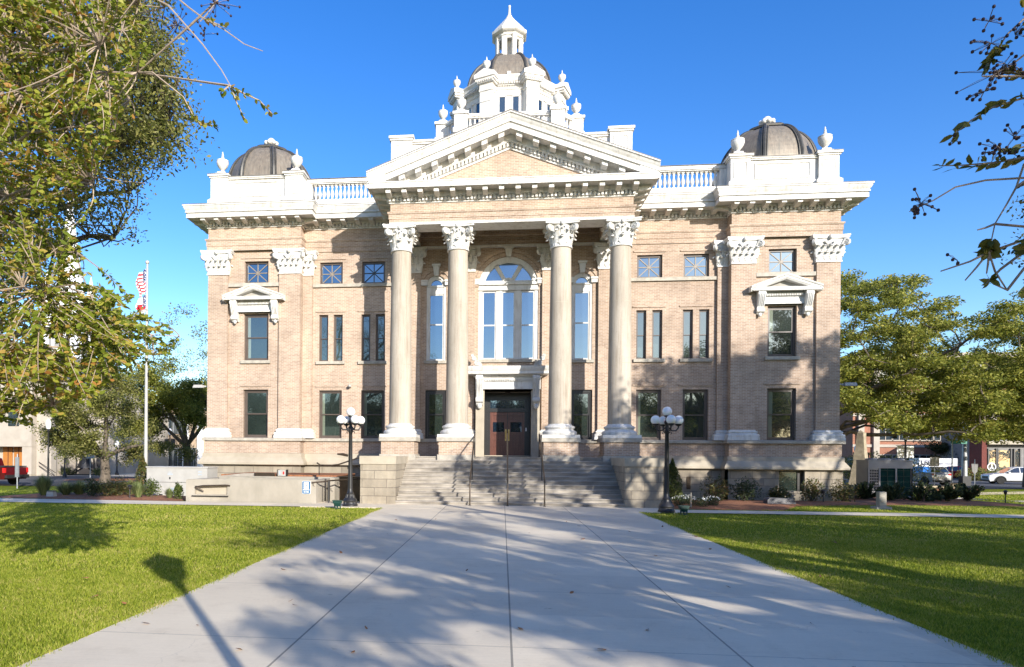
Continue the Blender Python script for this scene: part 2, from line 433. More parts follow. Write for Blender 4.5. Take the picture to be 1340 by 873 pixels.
# ------------------------------------------------------------------ ground
xs = np.concatenate([np.linspace(-420,-70,8), np.linspace(-60,60,49), np.linspace(70,420,8)])
ys = np.concatenate([np.linspace(-200,-20,6), np.linspace(-15,110,51), np.linspace(130,620,10)])
g = MB()
nx = len(xs)
for y in ys:
    for x in xs: g.v.append((float(x), float(y), terr(float(x), float(y))))
for j in range(len(ys)-1):
    for i in range(nx-1):
        g.f.append((j*nx+i, j*nx+i+1, (j+1)*nx+i+1, (j+1)*nx+i))
tag(g.build('lawn', M['lawn'], smooth=60), kind='structure')
PXL, PXR = X0-4.3, X0+4.3
def sheet(name, pts, mat, z=.006, drape=False, n=1):
    m = MB(); N = len(pts)
    if not drape:
        m.add([(x, y, z) for x, y in pts], [tuple(range(N))])
    else:
        (ax,ay),(bx,by),(cx,cy),(dx,dy) = pts; k = n
        for j in range(k+1):
            for i in range(k+1):
                u, v = i/k, j/k
                x = (ax*(1-u)+bx*u)*(1-v) + (dx*(1-u)+cx*u)*v
                y = (ay*(1-u)+by*u)*(1-v) + (dy*(1-u)+cy*u)*v
                m.v.append((x, y, terr(x, y)+z))
        for j in range(k):
            for i in range(k): m.f.append((j*(k+1)+i, j*(k+1)+i+1, (j+1)*(k+1)+i+1, (j+1)*(k+1)+i))
    return tag(m.build(name, mat), kind='structure')
# slabs stand 25 mm proud of the soil
def slab(name, x0, x1, y0, y1, z1, mat):
    return tag(MB().box(x0, x1, y0, y1, -.08, z1).build(name, mat), kind='structure')
slab('front_path', PXL, PXR, -14, 23.3, .028, M['path'])
slab('forecourt', X0-7.2, X0+5.5, 23.3, 26.2, .030, M['path'])
sheet('side_walk_west', [(-38, 22.9), (X0-7.2, 23.3), (X0-7.2, 24.75), (-38, 25.2)], M['path'], .03, True, 30)
sheet('side_walk_east', [(X0+5.5, 23.3), (38, 23.7), (38, 25.0), (X0+5.5, 24.6)], M['path'], .03, True, 30)
sheet('back_walk_east', [(19.5, 33.5), (40, 47), (39, 48.6), (18.5, 34.6)], M['path'], .03, True, 20)
sheet('kerb_walk_east', [(26, 45.5), (62, 63), (61, 65), (25, 47.5)], M['path'], .035, True, 30)
sheet('street_east', [(20, 51), (110, 84), (110, 135), (20, 105)], M['asphalt'], .03, True, 40)
sheet('street_west', [(-100, 36), (-27.5, 43.5), (-31, 62), (-100, 60)], M['asphalt'], .03, True, 40)
sheet('pavement_west', [(-100, 60.2), (-31, 62.2), (-22, 74), (-100, 66)], M['path'], .03, True, 30)
# thin line of bare soil and dead leaves along the path edge
rs_ = random.Random(8)
for s in (-1, 1):
    m = MB(); N_ = 120
    for k in range(N_+1):
        y = 4+19.2*k/N_; e = .05+.05*abs(math.sin(k*1.7))*rs_.random()
        m.v += [(X0+s*4.30, y, .012), (X0+s*(4.30+e), y, .010)]
    for k in range(N_): m.f.append((2*k, 2*k+1, 2*k+3, 2*k+2))
    tag(m.build('soil_strip', M['mulch']), kind='structure')
# pine straw beds
def bed(name, pts, h=.07):
    m = MB(); n = len(pts); cx = sum(p[0] for p in pts)/n; cy = sum(p[1] for p in pts)/n
    m.v = [(x, y, terr(x, y)+.012) for x, y in pts] + [(cx+(x-cx)*.8, cy+(y-cy)*.8, terr(x, y)+h) for x, y in pts]
    m.f = [(i, (i+1) % n, (i+1) % n+n, i+n) for i in range(n)] + [tuple(range(n, 2*n))]
    return tag(m.build(name, M['mulch'], smooth=60), kind='structure')
bed('mulch_bed_west', [(-21.0,25.6),(-18,25.35),(-12.3,25.1),(-12.1,27.4),(-15.2,28.0),(-17,30),(-20.5,28.6)])
bed('mulch_bed_by_steps', [(5.85,25.1),(9.8,25.2),(11.2,27.6),(15.4,29.2),(15.6,30.6),(9,30.6),(5.8,31)])
bed('mulch_bed_east', [(13.5,28.9),(22,29.6),(22.5,31.2),(20.5,35),(16,36),(14.8,31)])
bed('mulch_ring_west', [(-35.5,52),(-31,51.5),(-29.5,54),(-31,56.5),(-35,56)], .12)
bed('mulch_island_east', [(26.5,51.0),(36,55.8),(36.5,57.5),(32,57.5),(26,53.5)], .12)

# ------------------------------------------------------------------ the courthouse
YB = 31.8
CH = empty('courthouse', (X0, YB, 0), 'tan brick courthouse with white columned portico, pediment and copper domes', 'courthouse')
def cp(mb, name, mat, parent=None, smooth=None, label=None):
    o = mb.build(name, mat, parent or CH, org=(0, YB, 0), smooth=smooth)
    if label: o['label'] = label
    return o
YP, YW = 31.2, 31.8
PL = [(-13.4,56),(-13.4,36),(-14.12,36),(-14.12,YP),(-9.63,YP),(-9.63,YW),(-5,YW)]
PR = [(-x, y) for x, y in reversed(PL)]
PP = [(-5,YW),(-5,28.7),(5,28.7),(5,YW)]

# --- stone base, water table, brick plinth, sill band
base = MB(); wt = MB(); plinth = MB(); band = MB()
for P in (PL, PR):
    wt.sweep(P, [(.10,1.32),(.30,1.345),(.31,1.36),(.31,1.45),(.15,1.70),(.15,1.87),(.10,1.89),(0,1.90)], caps=False)
    plinth.sweep(P, [(.07,1.89),(.07,2.47)], caps=False)
    band.sweep(P, [(.07,2.45),(.17,2.455),(.18,2.47),(.18,2.575),(.15,2.59),(-.15,2.61)], caps=False)
# base wall with a basement window in the right pavilion
bw = (11.62, 12.68, .42, 1.30)
base.sweep(PL, [(.11,-.6),(.11,1.33)], caps=False)
yb = YP-.11
base.sweep([(5,YW),(9.52,YW),(9.52,YP)], [(.11,-.6),(.11,1.33)], caps=False)
base.wall_y(yb, 9.52, 14.23, -.6, 1.33, [bw], .45)
base.sweep([(14.12,YP-.11),(14.12,36),(13.4,36),(13.4,56)], [(.11,-.6),(.11,1.33)], caps=False)
cp(base, 'stone_base', M['ashlar']); cp(wt, 'water_table', M['limestone']); cp(plinth, 'plinth', M['brick']); cp(band, 'sill_course', M['sill'])
vent = MB().box(7.93,8.11,YW-.125,YW-.10,.42,.98)
for k in range(7): vent.box(7.94,8.10,YW-.15,YW-.12,.45+k*.075,.48+k*.075)
cp(vent, 'vent', M['rail'])

# --- brick walls
w = MB()
D1, D2, D3 = (2.61,4.87), (6.24,8.44), (9.88,10.92)
wx = 11.80
for s in (-1, 1):
    def H(c, a, b, z): 
        q = sorted((s*(c+a), s*(c+b))); return (q[0], q[1], z[0], z[1])
    xs_ = sorted((s*10.66, s*13.15))
    w.wall_y(YP+.13, xs_[0], xs_[1], 2.45, 11.45, [H(wx,-.6,.6,D1), H(wx,-.6,.6,D2), H(wx,-.58,.58,D3)], .26)
    # stepped reveal round the openings
    xs_ = sorted((s*4.95, s*9.63))
    hs = []
    for c in (8.32, 6.296):
        hs += [H(c,-.55,.55,D1), H(c,-.57,-.13,D2), H(c,.13,.57,D2), H(c,-.55,.55,D3)]
    w.wall_y(YW, xs_[0], xs_[1], 2.45, 11.45, hs, .24)
    # pilasters
    for a, b in ((9.63,10.66),(13.15,14.12)):
        q = sorted((s*a, s*b)); w.box(q[0], q[1], YP, YP+.55, 2.45, 11.45)
    q = sorted((s*9.19, s*9.64)); w.box(q[0], q[1], YW-.16, YW+.2, 2.45, 11.45)
    # projecting brick label over the windows
    for c, hw, z in [(wx,.75,D1[1]+.16),(8.32,.72,D1[1]+.16),(6.296,.72,D1[1]+.16),(8.32,.72,D2[1]+.12),(6.296,.72,D2[1]+.12),(8.32,.70,D3[1]+.12),(6.296,.70,D3[1]+.12),(wx,.74,D3[1]+.12)]:
        y = YP+.13 if c == wx else YW
        q = sorted((s*(c-hw), s*(c+hw))); w.box(q[0], q[1], y-.045, y+.05, z, z+.07)
w.sweep([(-13.4,56),(-13.4,36),(-14.12,36),(-14.12,YP+.5)], [(0,2.45),(0,11.45)], caps=False)
w.sweep([(14.12,YP+.5),(14.12,36),(13.4,36),(13.4,56)], [(0,2.45),(0,11.45)], caps=False)
w.add([(-13.4,56,0),(13.4,56,0),(13.4,56,13),(-13.4,56,13)], [(0,1,2,3)])
# portico back wall
def arc(c, z, r, n=20, a0=0, a1=PI):
    return [(c+r*math.cos(a0+(a1-a0)*i/n), z+r*math.sin(a0+(a1-a0)*i/n)) for i in range(n+1)]
ZA, RA = 9.62, 1.37
ZS, RS = 9.73, .46
holes = [(-1.05,1.05,1.80,4.80), (-RA,RA,6.28,ZA+RA+.1)]
for s in (-1, 1):
    c = s*3.32
    holes += [(c-.49,c+.49,2.61,4.87), (c-RS,c+RS,6.24,ZS+RS+.1)]
w.wall_y(YW, -4.95, 4.95, 1.8, 12.35, holes, .26)
for c, z, r, in [(0,ZA,RA),(-3.32,ZS,RS),(3.32,ZS,RS)]:
    pts = arc(c, z, r, 24); zt = z+r+.1
    for p, q in zip(pts, pts[1:]):
        w.add([(p[0],YW,p[1]),(q[0],YW,q[1]),(q[0],YW,zt),(p[0],YW,zt)], [(0,1,2,3)])
        w.add([(p[0],YW,p[1]),(q[0],YW,q[1]),(q[0],YW+.26,q[1]),(p[0],YW+.26,p[1])], [(0,1,2,3)])
    # two brick rings
    for ro, ri, pr in ((r+.18, r+.005, .05), (r+.36, r+.19, .09)):
        A = arc(c, z, ro, 24); B = arc(c, z, ri, 24)
        for i in range(24):
            w.add([(A[i][0],YW-pr,A[i][1]),(A[i+1][0],YW-pr,A[i+1][1]),(B[i+1][0],YW-pr,B[i+1][1]),(B[i][0],YW-pr,B[i][1]),
                   (A[i][0],YW+.01,A[i][1]),(A[i+1][0],YW+.01,A[i+1][1]),(B[i+1][0],YW+.01,B[i+1][1]),(B[i][0],YW+.01,B[i][1])],
                  [(0,1,2,3),(0,4,5,1),(3,2,6,7)])
for c in (-4.5,-2.0,2.0,4.5): w.box(c-.47, c+.47, YW-.17, YW+.1, 2.45, 11.45)
cp(w, 'wall', M['brick'])
cp(MB().box(-13.3,13.3,YW+.6,55.8,12.9,13.35), 'flat_roof', M['lead'])

# --- entablature: brick architrave and frieze
e = MB()
prof = [(0,11.40),(.05,11.40),(.05,11.60),(.075,11.615),(.075,11.84),(.115,11.88),(.125,11.95),(.02,11.98),(0,12.0),(0,12.50)]
e.sweep(PL, prof, caps=False); e.sweep(PR, prof, caps=False)
e.sweep([(-5,YW),(-5,28.7),(5,28.7),(5,YW)], [(0,11.63),(.04,11.63),(.04,11.76),(.065,11.775),(.065,11.95),(.11,12.0),(.12,12.07),(.02,12.10),(0,12.12),(0,12.60)], caps=False)
e.box(-4.1,4.1,29.66,29.70,11.63,12.4); e.box(-4.1,-4.05,29.7,YW,11.63,12.4); e.box(4.05,4.1,29.7,YW,11.63,12.4)
# inner architrave on the back wall
e.box(-4.95,4.95,YW-.10,YW,11.50,11.72); e.box(-4.95,4.95,YW-.14,YW,11.90,12.0)
cp(e, 'entablature', M['brick'])
t = MB()
t.sweep([(-5,YW),(-5,28.7),(5,28.7),(5,YW)], [(0,11.53),(.035,11.53),(.035,11.60),(.05,11.61),(.05,11.63),(0,11.632)], caps=False)
t.box(-4.98,4.98,28.72,29.68,11.535,11.62); t.box(-4.98,-4.06,29.68,YW,11.535,11.62); t.box(4.06,4.98,29.68,YW,11.535,11.62)
t.box(-4.95,4.95,YW-.20,YW,11.40,11.50)
t.box(-4.1,4.1,29.6,YW,12.36,12.42)
cp(t, 'architrave_soffit', M['white'])

# --- cornice with dentils and modillions
def cornice(path, prof, dz=0, segs=None, mod=.63, zmod=12.64, ddz=0, mh=0):
    m = MB().sweep(path, prof)
    for i, ((ax,ay),(bx,by)) in enumerate(zip(path, path[1:])):
        dx, dy = bx-ax, by-ay; L = math.hypot(dx, dy); ux, uy = dx/L, dy/L; ox, oy = uy, -ux
        if segs is not None and i not in segs: continue
        def blk(s0, s1, o0, o1, z0, z1, taper=0):
            P = lambda s_, o_, z_: (ax+ux*s_+ox*o_, ay+uy*s_+oy*o_, z_)
            m.add([P(s0,o0,z0),P(s1,o0,z0),P(s1,o1,z0+taper),P(s0,o1,z0+taper),P(s0,o0,z1),P(s1,o0,z1),P(s1,o1,z1),P(s0,o1,z1)],
                  [(0,3,2,1),(4,5,6,7),(0,1,5,4),(1,2,6,5),(2,3,7,6),(3,0,4,7)])
        n = int(L/.155)
        for k in range(n+1):
            s_ = k*L/n
            blk(s_-.045, s_+.045, .04, .155, 12.53+dz+ddz, 12.685+dz+ddz)
        # modillions: outer corners carry one beyond the wall line
        n = max(1, round(L/mod))
        for k in range(n+1):
            s_ = k*L/n
            blk(s_-.10, s_+.10, .17, .66, zmod-.05+dz-mh, 12.79+dz, .07)
            blk(s_-.125, s_+.125, .20, .69, 12.755+dz, 12.79+dz)
    return m
cprof = [(0,12.46),(.05,12.46),(.06,12.49),(.045,12.51),(.045,12.69),(.16,12.69),(.20,12.73),(.20,12.785),(.70,12.785),(.735,12.75),(.75,12.75),(.75,12.93),(.715,12.94),(.715,12.97),(.79,12.98),(.79,13.03),(.765,13.04),(.765,13.06),(.82,13.15),(.865,13.24),(.85,13.25),(.85,13.265),(.89,13.275),(.89,13.33)]
cfull = cprof + [(.86,13.345),(.1,13.42),(0,13.42)]
cl = cornice(PL, cfull, segs=(1,2,3,4,5)); cr = cornice(PR, cfull, segs=(0,1,2,3,4))
cor = cp(cl, 'cornice', M['white']); cor2 = cp(cr, 'cornice', M['white'])
for P, par in ((PL, cor), (PR, cor2)):
    cp(MB().sweep(P, [(.895,13.325),(.90,13.352),(.05,13.445),(.04,13.43)]), 'flashing', M['lead'], par)
# portico horizontal cornice (no cyma on the front) and eaves on its sides
cport = [(0,12.43),(.05,12.43),(.06,12.46),(.045,12.48),(.045,12.66),(.16,12.66),(.20,12.70),(.18,12.72),(.18,12.855),(.72,12.855),(.765,12.82),(.78,12.82),(.78,13.02),(.81,13.04),(.81,13.08),(.0,13.16)]
pc = cornice(PP, cport, dz=.07, mod=.68, ddz=-.10, mh=.06)
cy = [(.78,13.07),(.79,13.09),(.81,13.2),(.85,13.32),(.87,13.36),(.87,13.42),(.1,13.45),(.1,13.07)]
pc.sweep([(-5,YW-.1),(-5,27.93)], cy); pc.sweep([(5,27.93),(5,YW-.1)], cy)
PED = cp(pc, 'portico_cornice', M['white'])
# raking cornice: profile swept along the slope, sheared vertically
rk = MB()
HX, ZE, ZT = 5.87, 13.48, 15.72
slope = (ZT-ZE)/HX
rp = [(-.02,-.62),(.20,-.60),(.70,-.60),(.735,-.64),(.755,-.64),(.755,-.43),(.715,-.42),(.715,-.385),(.80,-.37),(.80,-.30),(.76,-.29),(.76,-.255),(.82,-.17),(.865,-.09),(.845,-.08),(.845,-.055),(.905,-.045),(.905,.0),(-.02,.04)]
pts = [(-HX,ZE),(0,ZT),(HX,ZE)]
for (x, z) in pts:
    for (o, d) in rp: rk.v.append((x, 28.7-o, z+d))
n = len(rp)
for i in range(2):
    for k in range(n-1): rk.f.append((i*n+k, (i+1)*n+k, (i+1)*n+k+1, i*n+k+1))
rk.f += [tuple(range(n)), tuple(range(2*n, 3*n))]
bx_ = 4.9; zb_ = ZT-slope*bx_
bp = [(-.02,-1.17),(.045,-1.17),(.055,-1.10),(.04,-1.09),(.04,-.92),(.15,-.92),(.19,-.86),(.17,-.84),(.17,-.61),(-.02,-.61)]
n0_ = len(rk.v)
for (x, z) in ((-bx_,zb_),(0,ZT),(bx_,zb_)):
    for (o, d) in bp: rk.v.append((x, 28.7-o, z+d))
n = len(bp)
for i in range(2):
    for k in range(n-1): rk.f.append((n0_+i*n+k, n0_+(i+1)*n+k, n0_+(i+1)*n+k+1, n0_+i*n+k+1))
for s in (-1, 1):
    k = 0
    x = .36
    while x < 4.9:
        z = ZT - slope*x
        def sk(x0, x1, o0, o1, d0, d1):
            xs4 = [(s*x0, ZT-slope*x0), (s*x1, ZT-slope*x1)]
            vs = [(a, 28.7-o, zz+d) for (a, zz) in xs4 for o in (o0, o1) for d in (d0, d1)]
            rk.add(vs, [(0,1,3,2),(4,6,7,5),(0,2,6,4),(1,5,7,3),(0,4,5,1),(2,3,7,6)])
        sk(x-.115, x+.115, .16, .64, -.80, -.595)
        sk(x-.145, x+.145, .16, .68, -.655, -.595)
        x += .68
    x = .09
    while x < 4.3:
        sk(x-.045, x+.045, .03, .145, -1.075, -.925); x += .155
cp(rk, 'raking_cornice', M['white'])
ty = MB().add([(-4.2,28.72,12.95),(4.2,28.72,12.95),(0,28.72,12.95+4.2*slope+.03)], [(0,1,2)])
cp(ty, 'tympanum', M['brick'])
pr = MB().prism([(-5.9,13.45),(5.9,13.45),(0,15.69)], 'y', 28.78, 33.5)
rf = cp(pr, 'pediment_roof', M['lead'])
for s in (-1, 1):
    m = MB()
    m.prism([(s*HX+s*.015,ZE+.0),(s*HX+s*.015,ZE+.028),(0,ZT+.062),(0,ZT+.008)] if s > 0 else [(-HX-.015,ZE),(0,ZT+.008),(0,ZT+.062),(-HX-.015,ZE+.028)], 'y', 27.795, 28.95)
    cp(m, 'flashing', M['lead'], rf)

# --- pavilion attics, urns and copper domes
def urn_mesh():
    m = MB()
    m.frustum((0,0), .34,.34,0, .27,.27,.14); m.frustum((0,0), .22,.22,.14, .19,.19,.24)
    m.lathe([(.13,.24),(.09,.30),(.085,.34),(.16,.42),(.25,.54),(.295,.66),(.30,.74),(.285,.79),(.30,.80),(.30,.835),(.22,.87),(.12,.93),(.06,.97),(.075,1.02),(.04,1.06),(.055,1.12),(.035,1.17),(.025,1.25),(.005,1.30)], seg=18)
    return m
URN = None
def urn(x, y, z, sc=1.0, parent=None):
    global URN
    if URN is None:
        URN = urn_mesh().build('urn', M['white'], CH, smooth=40); o = URN
    else:
        o = URN.copy(); COL.objects.link(o); o.parent = parent or CH
    o.location = (x, y-YB, z); o.scale = (sc,)*3
    return o
def frame_panel(m, x0, x1, z0, z1, y, t=.05, p=.03):
    m.box(x0,x1,y-p,y,z1-t,z1); m.box(x0,x1,y-p,y,z0,z0+t); m.box(x0,x0+t,y-p,y,z0+t,z1-t); m.box(x1-t,x1,y-p,y,z0+t,z1-t)
for s in (-1, 1):
    m = MB()
    q = lambda a, b: sorted((s*a, s*b))
    x0, x1 = q(9.75, 13.95)
    m.box(x0,x1,31.36,35.7,13.3,14.80)
    m.box(*q(9.66,14.04),31.28,35.78,14.80,14.86); m.box(*q(9.62,14.08),31.24,35.8,14.86,14.91)
    m.box(*q(9.66,14.04),31.29,35.78,13.3,13.86)
    frame_panel(m, q(10.62,12.95)[0], q(10.62,12.95)[1], 13.98, 14.70, 31.36, .07, .04)
    for a, b in ((9.52,10.44),(13.16,14.08)):
        for yy in (31.2, 34.9):
            a0, b0 = q(a, b); c = (a0+b0)/2
            m.box(a0+.05,b0-.05,yy,yy+.82,13.3,14.86)
            m.box(a0-.06,b0+.06,yy-.11,yy+.9,13.3,13.80)
            m.frustum((c,yy+.41), .52,.52,13.80, .42,.42,13.90)
            m.box(a0,b0,yy-.05,yy+.87,14.86,14.93); m.box(a0-.06,b0+.06,yy-.11,yy+.93,14.93,15.02)
            frame_panel(m, a0+.17, b0-.17, 14.0, 14.72, yy, .05, .03)
    at = cp(m, 'attic_parapet', M['white'])
    fl = MB()
    fl.box(*q(9.60,14.10),31.22,35.82,14.91,14.94)
    for a, b in ((9.52,10.44),(13.16,14.08)):
        a0, b0 = q(a, b); fl.box(a0-.075,b0+.075,31.075,32.145,15.02,15.04)
    cp(fl, 'flashing', M['lead'], at)
    for c in (9.98, 13.62):
        urn(s*c, 31.61, 15.04, .95)
    c0 = (s*11.87, 33.45, 0)
    d = MB(); prof = []
    for k in range(15):
        a = R(78)*k/14
        prof.append((2.06*math.cos(a)**.70, 14.95+1.95*math.sin(a)/math.sin(R(78))))
    d.lathe(prof, c0, 8, R(22.5))
    dm = cp(d, 'dome', M['copper'])
    rb = MB()
    for k in range(8):
        a = R(22.5)+k*PI/4
        line = [(c0[0]+(r+.02)*math.cos(a), c0[1]+(r+.02)*math.sin(a), z) for r, z in prof]
        rb.tube(line, .075, 6)
        for da in (-.055, .055):
            rb.tube([(c0[0]+(r+.0)*math.cos(a+da*2/max(r,.8)), c0[1]+r*math.sin(a+da*2/max(r,.8)), z) for r, z in prof], .035, 5)
    cp(rb, 'rib', M['rib'], dm, 50)
    cp(MB().lathe([(2.12,14.93),(2.14,14.95),(2.14,15.03),(2.06,15.05)], c0, 8, R(22.5)).lathe([(.76,16.86),(.94,16.89),(.96,16.96),(.80,17.06),(.3,17.12)], c0, 8, R(22.5)), 'dome_cap', M['rib'], dm)
    f = MB().lathe([(.20,17.12),(.16,17.2),(.15,17.28),(.26,17.32),(.34,17.40),(.30,17.47),(.20,17.53),(.17,17.60),(.10,17.66),(.02,17.68)], c0, 16)
    for k in range(8): f.sphere((c0[0]+.27*math.cos(k*PI/4), c0[1]+.27*math.sin(k*PI/4), 17.40), .11, 8, 6)
    cp(f, 'finial', M['white'], dm, 50)

# --- balustrades
bal_mesh = MB().box(-.075,.075,-.075,.075,0,.05).lathe([(.06,.05),(.045,.09),(.04,.12),(.075,.22),(.088,.30),(.07,.40),(.04,.52),(.035,.58),(.06,.63),(.06,.66),(.045,.69)], seg=10).box(-.075,.075,-.075,.075,.69,.75)
for s in (-1, 1):
    m = MB(); q = lambda a, b: sorted((s*a, s*b))
    m.box(*q(5.0,9.62),31.84,32.3,13.3,13.80); m.box(*q(5.0,9.62),31.87,32.2,13.80,13.92)
    m.box(*q(5.0,9.66),31.87,32.2,14.67,14.72); m.box(*q(5.0,9.66),31.82,32.25,14.72,14.80); m.box(*q(5.0,9.66),31.86,32.21,14.80,14.90)
    m.box(*q(9.30,9.64),31.80,32.3,13.3,14.68)
    b = cp(m, 'balustrade', M['white'])
    cp(MB().box(*q(5.0,9.66),31.81,32.26,14.90,14.915), 'flashing', M['lead'], b)
    first = None
    for k in range(21):
        x = s*(9.16-.2*k)
        if first is None: o = first = bal_mesh.build('baluster', M['white'], b, smooth=45)
        else: o = first.copy(); COL.objects.link(o); o.parent = b
        o.location = (x, 32.03-YB, 13.92)

# --- attic block behind the pediment
m = MB()
m.box(-5.5,5.5,32.7,37,13.2,16.72); m.box(-5.58,5.58,32.62,37.1,16.72,16.80); m.box(-5.64,5.64,32.56,37.15,16.80,16.90)
m.frustum((0,34.9),5.95,2.45,15.55,5.62,2.2,15.72); m.box(-5.95,5.95,32.45,37.2,13.2,15.55)
for s in (-1, 1):
    a, b = sorted((s*4.62, s*5.62))
    m.box(a,b,32.5,33.4,15.5,16.86); m.box(a-.05,b+.05,32.44,33.46,16.86,16.95); m.box(a-.1,b+.1,32.39,33.5,16.95,17.07)
    frame_panel(m, a+.16, b-.16, 15.85, 16.7, 32.5, .06, .035)
cp(m, 'attic_block', M['white'])

# --- central tower
TY = 41.6
tw = MB()
oct_plan = lambda hx, hy, c: [(-hx,TY-hy+c),(-hx+c,TY-hy),(hx-c,TY-hy),(hx,TY-hy+c),(hx,TY+hy-c),(hx-c,TY+hy),(-hx+c,TY+hy),(-hx,TY+hy-c)]
tw.prism(oct_plan(3.9,3.9,1.15), 'z', 13, 19.3); tw.prism(oct_plan(4.02,4.02,1.19), 'z', 19.3, 19.5); tw.prism(oct_plan(3.75,3.75,1.1), 'z', 19.5, 19.72)
tower = cp(tw, 'tower_base', M['white'])
tb = MB()
pl = oct_plan(3.72,3.72,1.1)
for i in range(8):
    a, b = Vector((*pl[i],0)), Vector((*pl[(i+1)%8],0)); L = (b-a).length; d = (b-a)/L
    nrm = Vector((d.y,-d.x,0))
    def bar(z0, z1, hw):
        p = [a+nrm*hw, b+nrm*hw, b-nrm*hw, a-nrm*hw]
        tb.prism([(v.x,v.y) for v in p], 'z', z0, z1)
    bar(20.36,20.60,.13); bar(20.43,20.53,.17); bar(19.72,19.84,.10)
    k = int(L/.24)
    for j in range(1, k):
        c = a+d*(L*j/k)
        tb.lathe([(.05,19.84),(.08,19.98),(.045,20.22),(.06,20.36)], (c.x,c.y,0), 6)
    ang = math.atan2(d.y,d.x)
for (x, y) in pl:
    dx = .42 if y < TY-3 or y > TY+3 else .34
    tb.box(x-.36,x+.36,y-.36,y+.36,19.6,20.5); tb.box(x-.44,x+.44,y-.44,y+.44,20.5,20.64); tb.box(x-.42,x+.42,y-.42,y+.42,19.5,19.75)
    frame_panel(tb, x-.24, x+.24, 19.85, 20.4, y-.36, .05, .03)
cp(tb, 'balustrade', M['white'])
for (x, y) in pl: urn(x, y, 20.64, .9)
dr = MB(); ap = 2.80; rv = ap/math.cos(R(22.5))
dr.lathe([(rv,19.6),(rv,22.35),(rv+.06,22.37),(rv+.06,22.48),(rv+.02,22.5),(rv+.02,22.68),(rv+.2,22.72),(rv+.26,22.76),(rv+.26,22.88),(rv+.36,23.0),(rv+.36,23.06),(rv-.2,23.16)], (0,TY,0), 8, R(22.5))
for k in range(8):
    a = R(22.5)+k*PI/4
    MM = Matrix.Translation((rv*math.cos(a)*1.02, TY+rv*math.sin(a)*1.02, 0)) @ Matrix.Rotation(a, 4, 'Z')
    p = MB().box(-.2,.30,-.36,.36,19.6,22.2).box(-.2,.34,-.40,.40,22.2,22.3).box(-.2,.32,-.38,.38,22.3,22.62).box(-.2,.44,-.5,.5,22.62,22.72).box(-.2,.56,-.62,.62,22.86,23.08)
    p.prism([(-.62,23.08),(.62,23.08),(0,23.34)], 'x', -.25, .56)
    p.box(-.2,.5,-.56,.56,22.72,22.86)
    for j in range(8): p.box(.44,.5,-.46+j*.125,-.40+j*.125,22.66,22.74)
    for q in (20.9,21.6): p.box(.3,.33,-.3,.3,q,q+.06)
    dr.merge(p, MM)
    b = R(45)*k
    MM = Matrix.Translation((ap*math.cos(b), TY+ap*math.sin(b), 0)) @ Matrix.Rotation(b, 4, 'Z')
    p = MB().box(-.02,.06,-.62,.62,22.02,22.14)
    for j in range(9): p.box(.20,.27,-.55+j*.135,-.48+j*.135,22.60,22.70)
    for c in (-.38,.38):
        for d_ in (-.2,.2): p.box(-.02,.05,c+d_-.04,c+d_+.04,20.8,22.0)
        p.box(-.02,.05,c-.2,c+.2,21.95,22.03)
    dr.merge(p, MM)
drum = cp(dr, 'drum', M['white'])
for k in range(8):
    b = R(45)*k
    MM = Matrix.Translation((ap*math.cos(b), TY+ap*math.sin(b), 0)) @ Matrix.Rotation(b, 4, 'Z')
    for c in (-.38,.38):
        cp(MB().merge(MB().box(-.02,.015,c-.16,c+.16,20.8,21.95), MM), 'window', M['glass'], drum)
for k in range(8):
    a = R(22.5)+k*PI/4
    urn((rv+.26)*math.cos(a), TY+(rv+.26)*math.sin(a), 23.22, .72, drum)
dd = MB(); prof = []
for k in range(13):
    a = R(73)*k/12
    prof.append((2.60*math.cos(a)**.80, 23.1+2.28*math.sin(a)/math.sin(R(73))))
dd.lathe(prof, (0,TY,0), 8, R(22.5))
dome = cp(dd, 'dome', M['copper'])
rb = MB()
for k in range(8):
    a = R(22.5)+k*PI/4
    rb.tube([((r+.02)*math.cos(a), TY+(r+.02)*math.sin(a), z) for r, z in prof], .085, 6)
cp(rb, 'rib', M['rib'], dome, 50)
cp(MB().box(-.10,.10,TY-2.55,TY-2.2,23.25,23.55), 'dome_hatch', M['white'], dome)
ln = MB()
ln.lathe([(.92,25.25),(.96,25.36),(.90,25.46),(.86,25.55)], (0,TY,0), 8, R(22.5))
for k in range(8):
    a = R(22.5)+k*PI/4
    MM = Matrix.Translation((.74*math.cos(a), TY+.74*math.sin(a), 0)) @ Matrix.Rotation(a, 4, 'Z')
    ln.merge(MB().box(-.09,.10,-.13,.13,25.4,27.1).box(-.05,.13,-.16,.16,26.9,26.96), MM)
    b = a+PI/8
    MM = Matrix.Translation((.70*math.cos(b), TY+.70*math.sin(b), 0)) @ Matrix.Rotation(b, 4, 'Z')
    ln.merge(MB().box(-.05,.02,-.3,.3,26.78,27.1).box(-.05,.02,-.3,.3,25.4,25.62), MM)
ln.lathe([(.82,26.90),(.88,26.96),(.88,27.04),(1.02,27.10),(1.10,27.16),(1.10,27.32),(1.02,27.36),(.88,27.55),(.62,27.85),(.38,28.12),(.20,28.34),(.13,28.5)], (0,TY,0), 8, R(22.5))
ln.lathe([(.36,25.4),(.36,27.1)], (0,TY,0), 8, 0)
lan = cp(ln, 'lantern', M['white']); lan.location.z -= .22
cp(MB().lathe([(.13,28.4),(.10,28.5),(.07,28.75),(.05,29.0),(.02,29.03)], (0,TY,0), 10).sphere((0,TY,29.05), .08, 10, 8), 'spire', M['white'], lan, 40)
# roof behind
cp(MB().frustum((0,45),10,9,13.3,6,5,15.0), 'hip_roof', M['lead'])

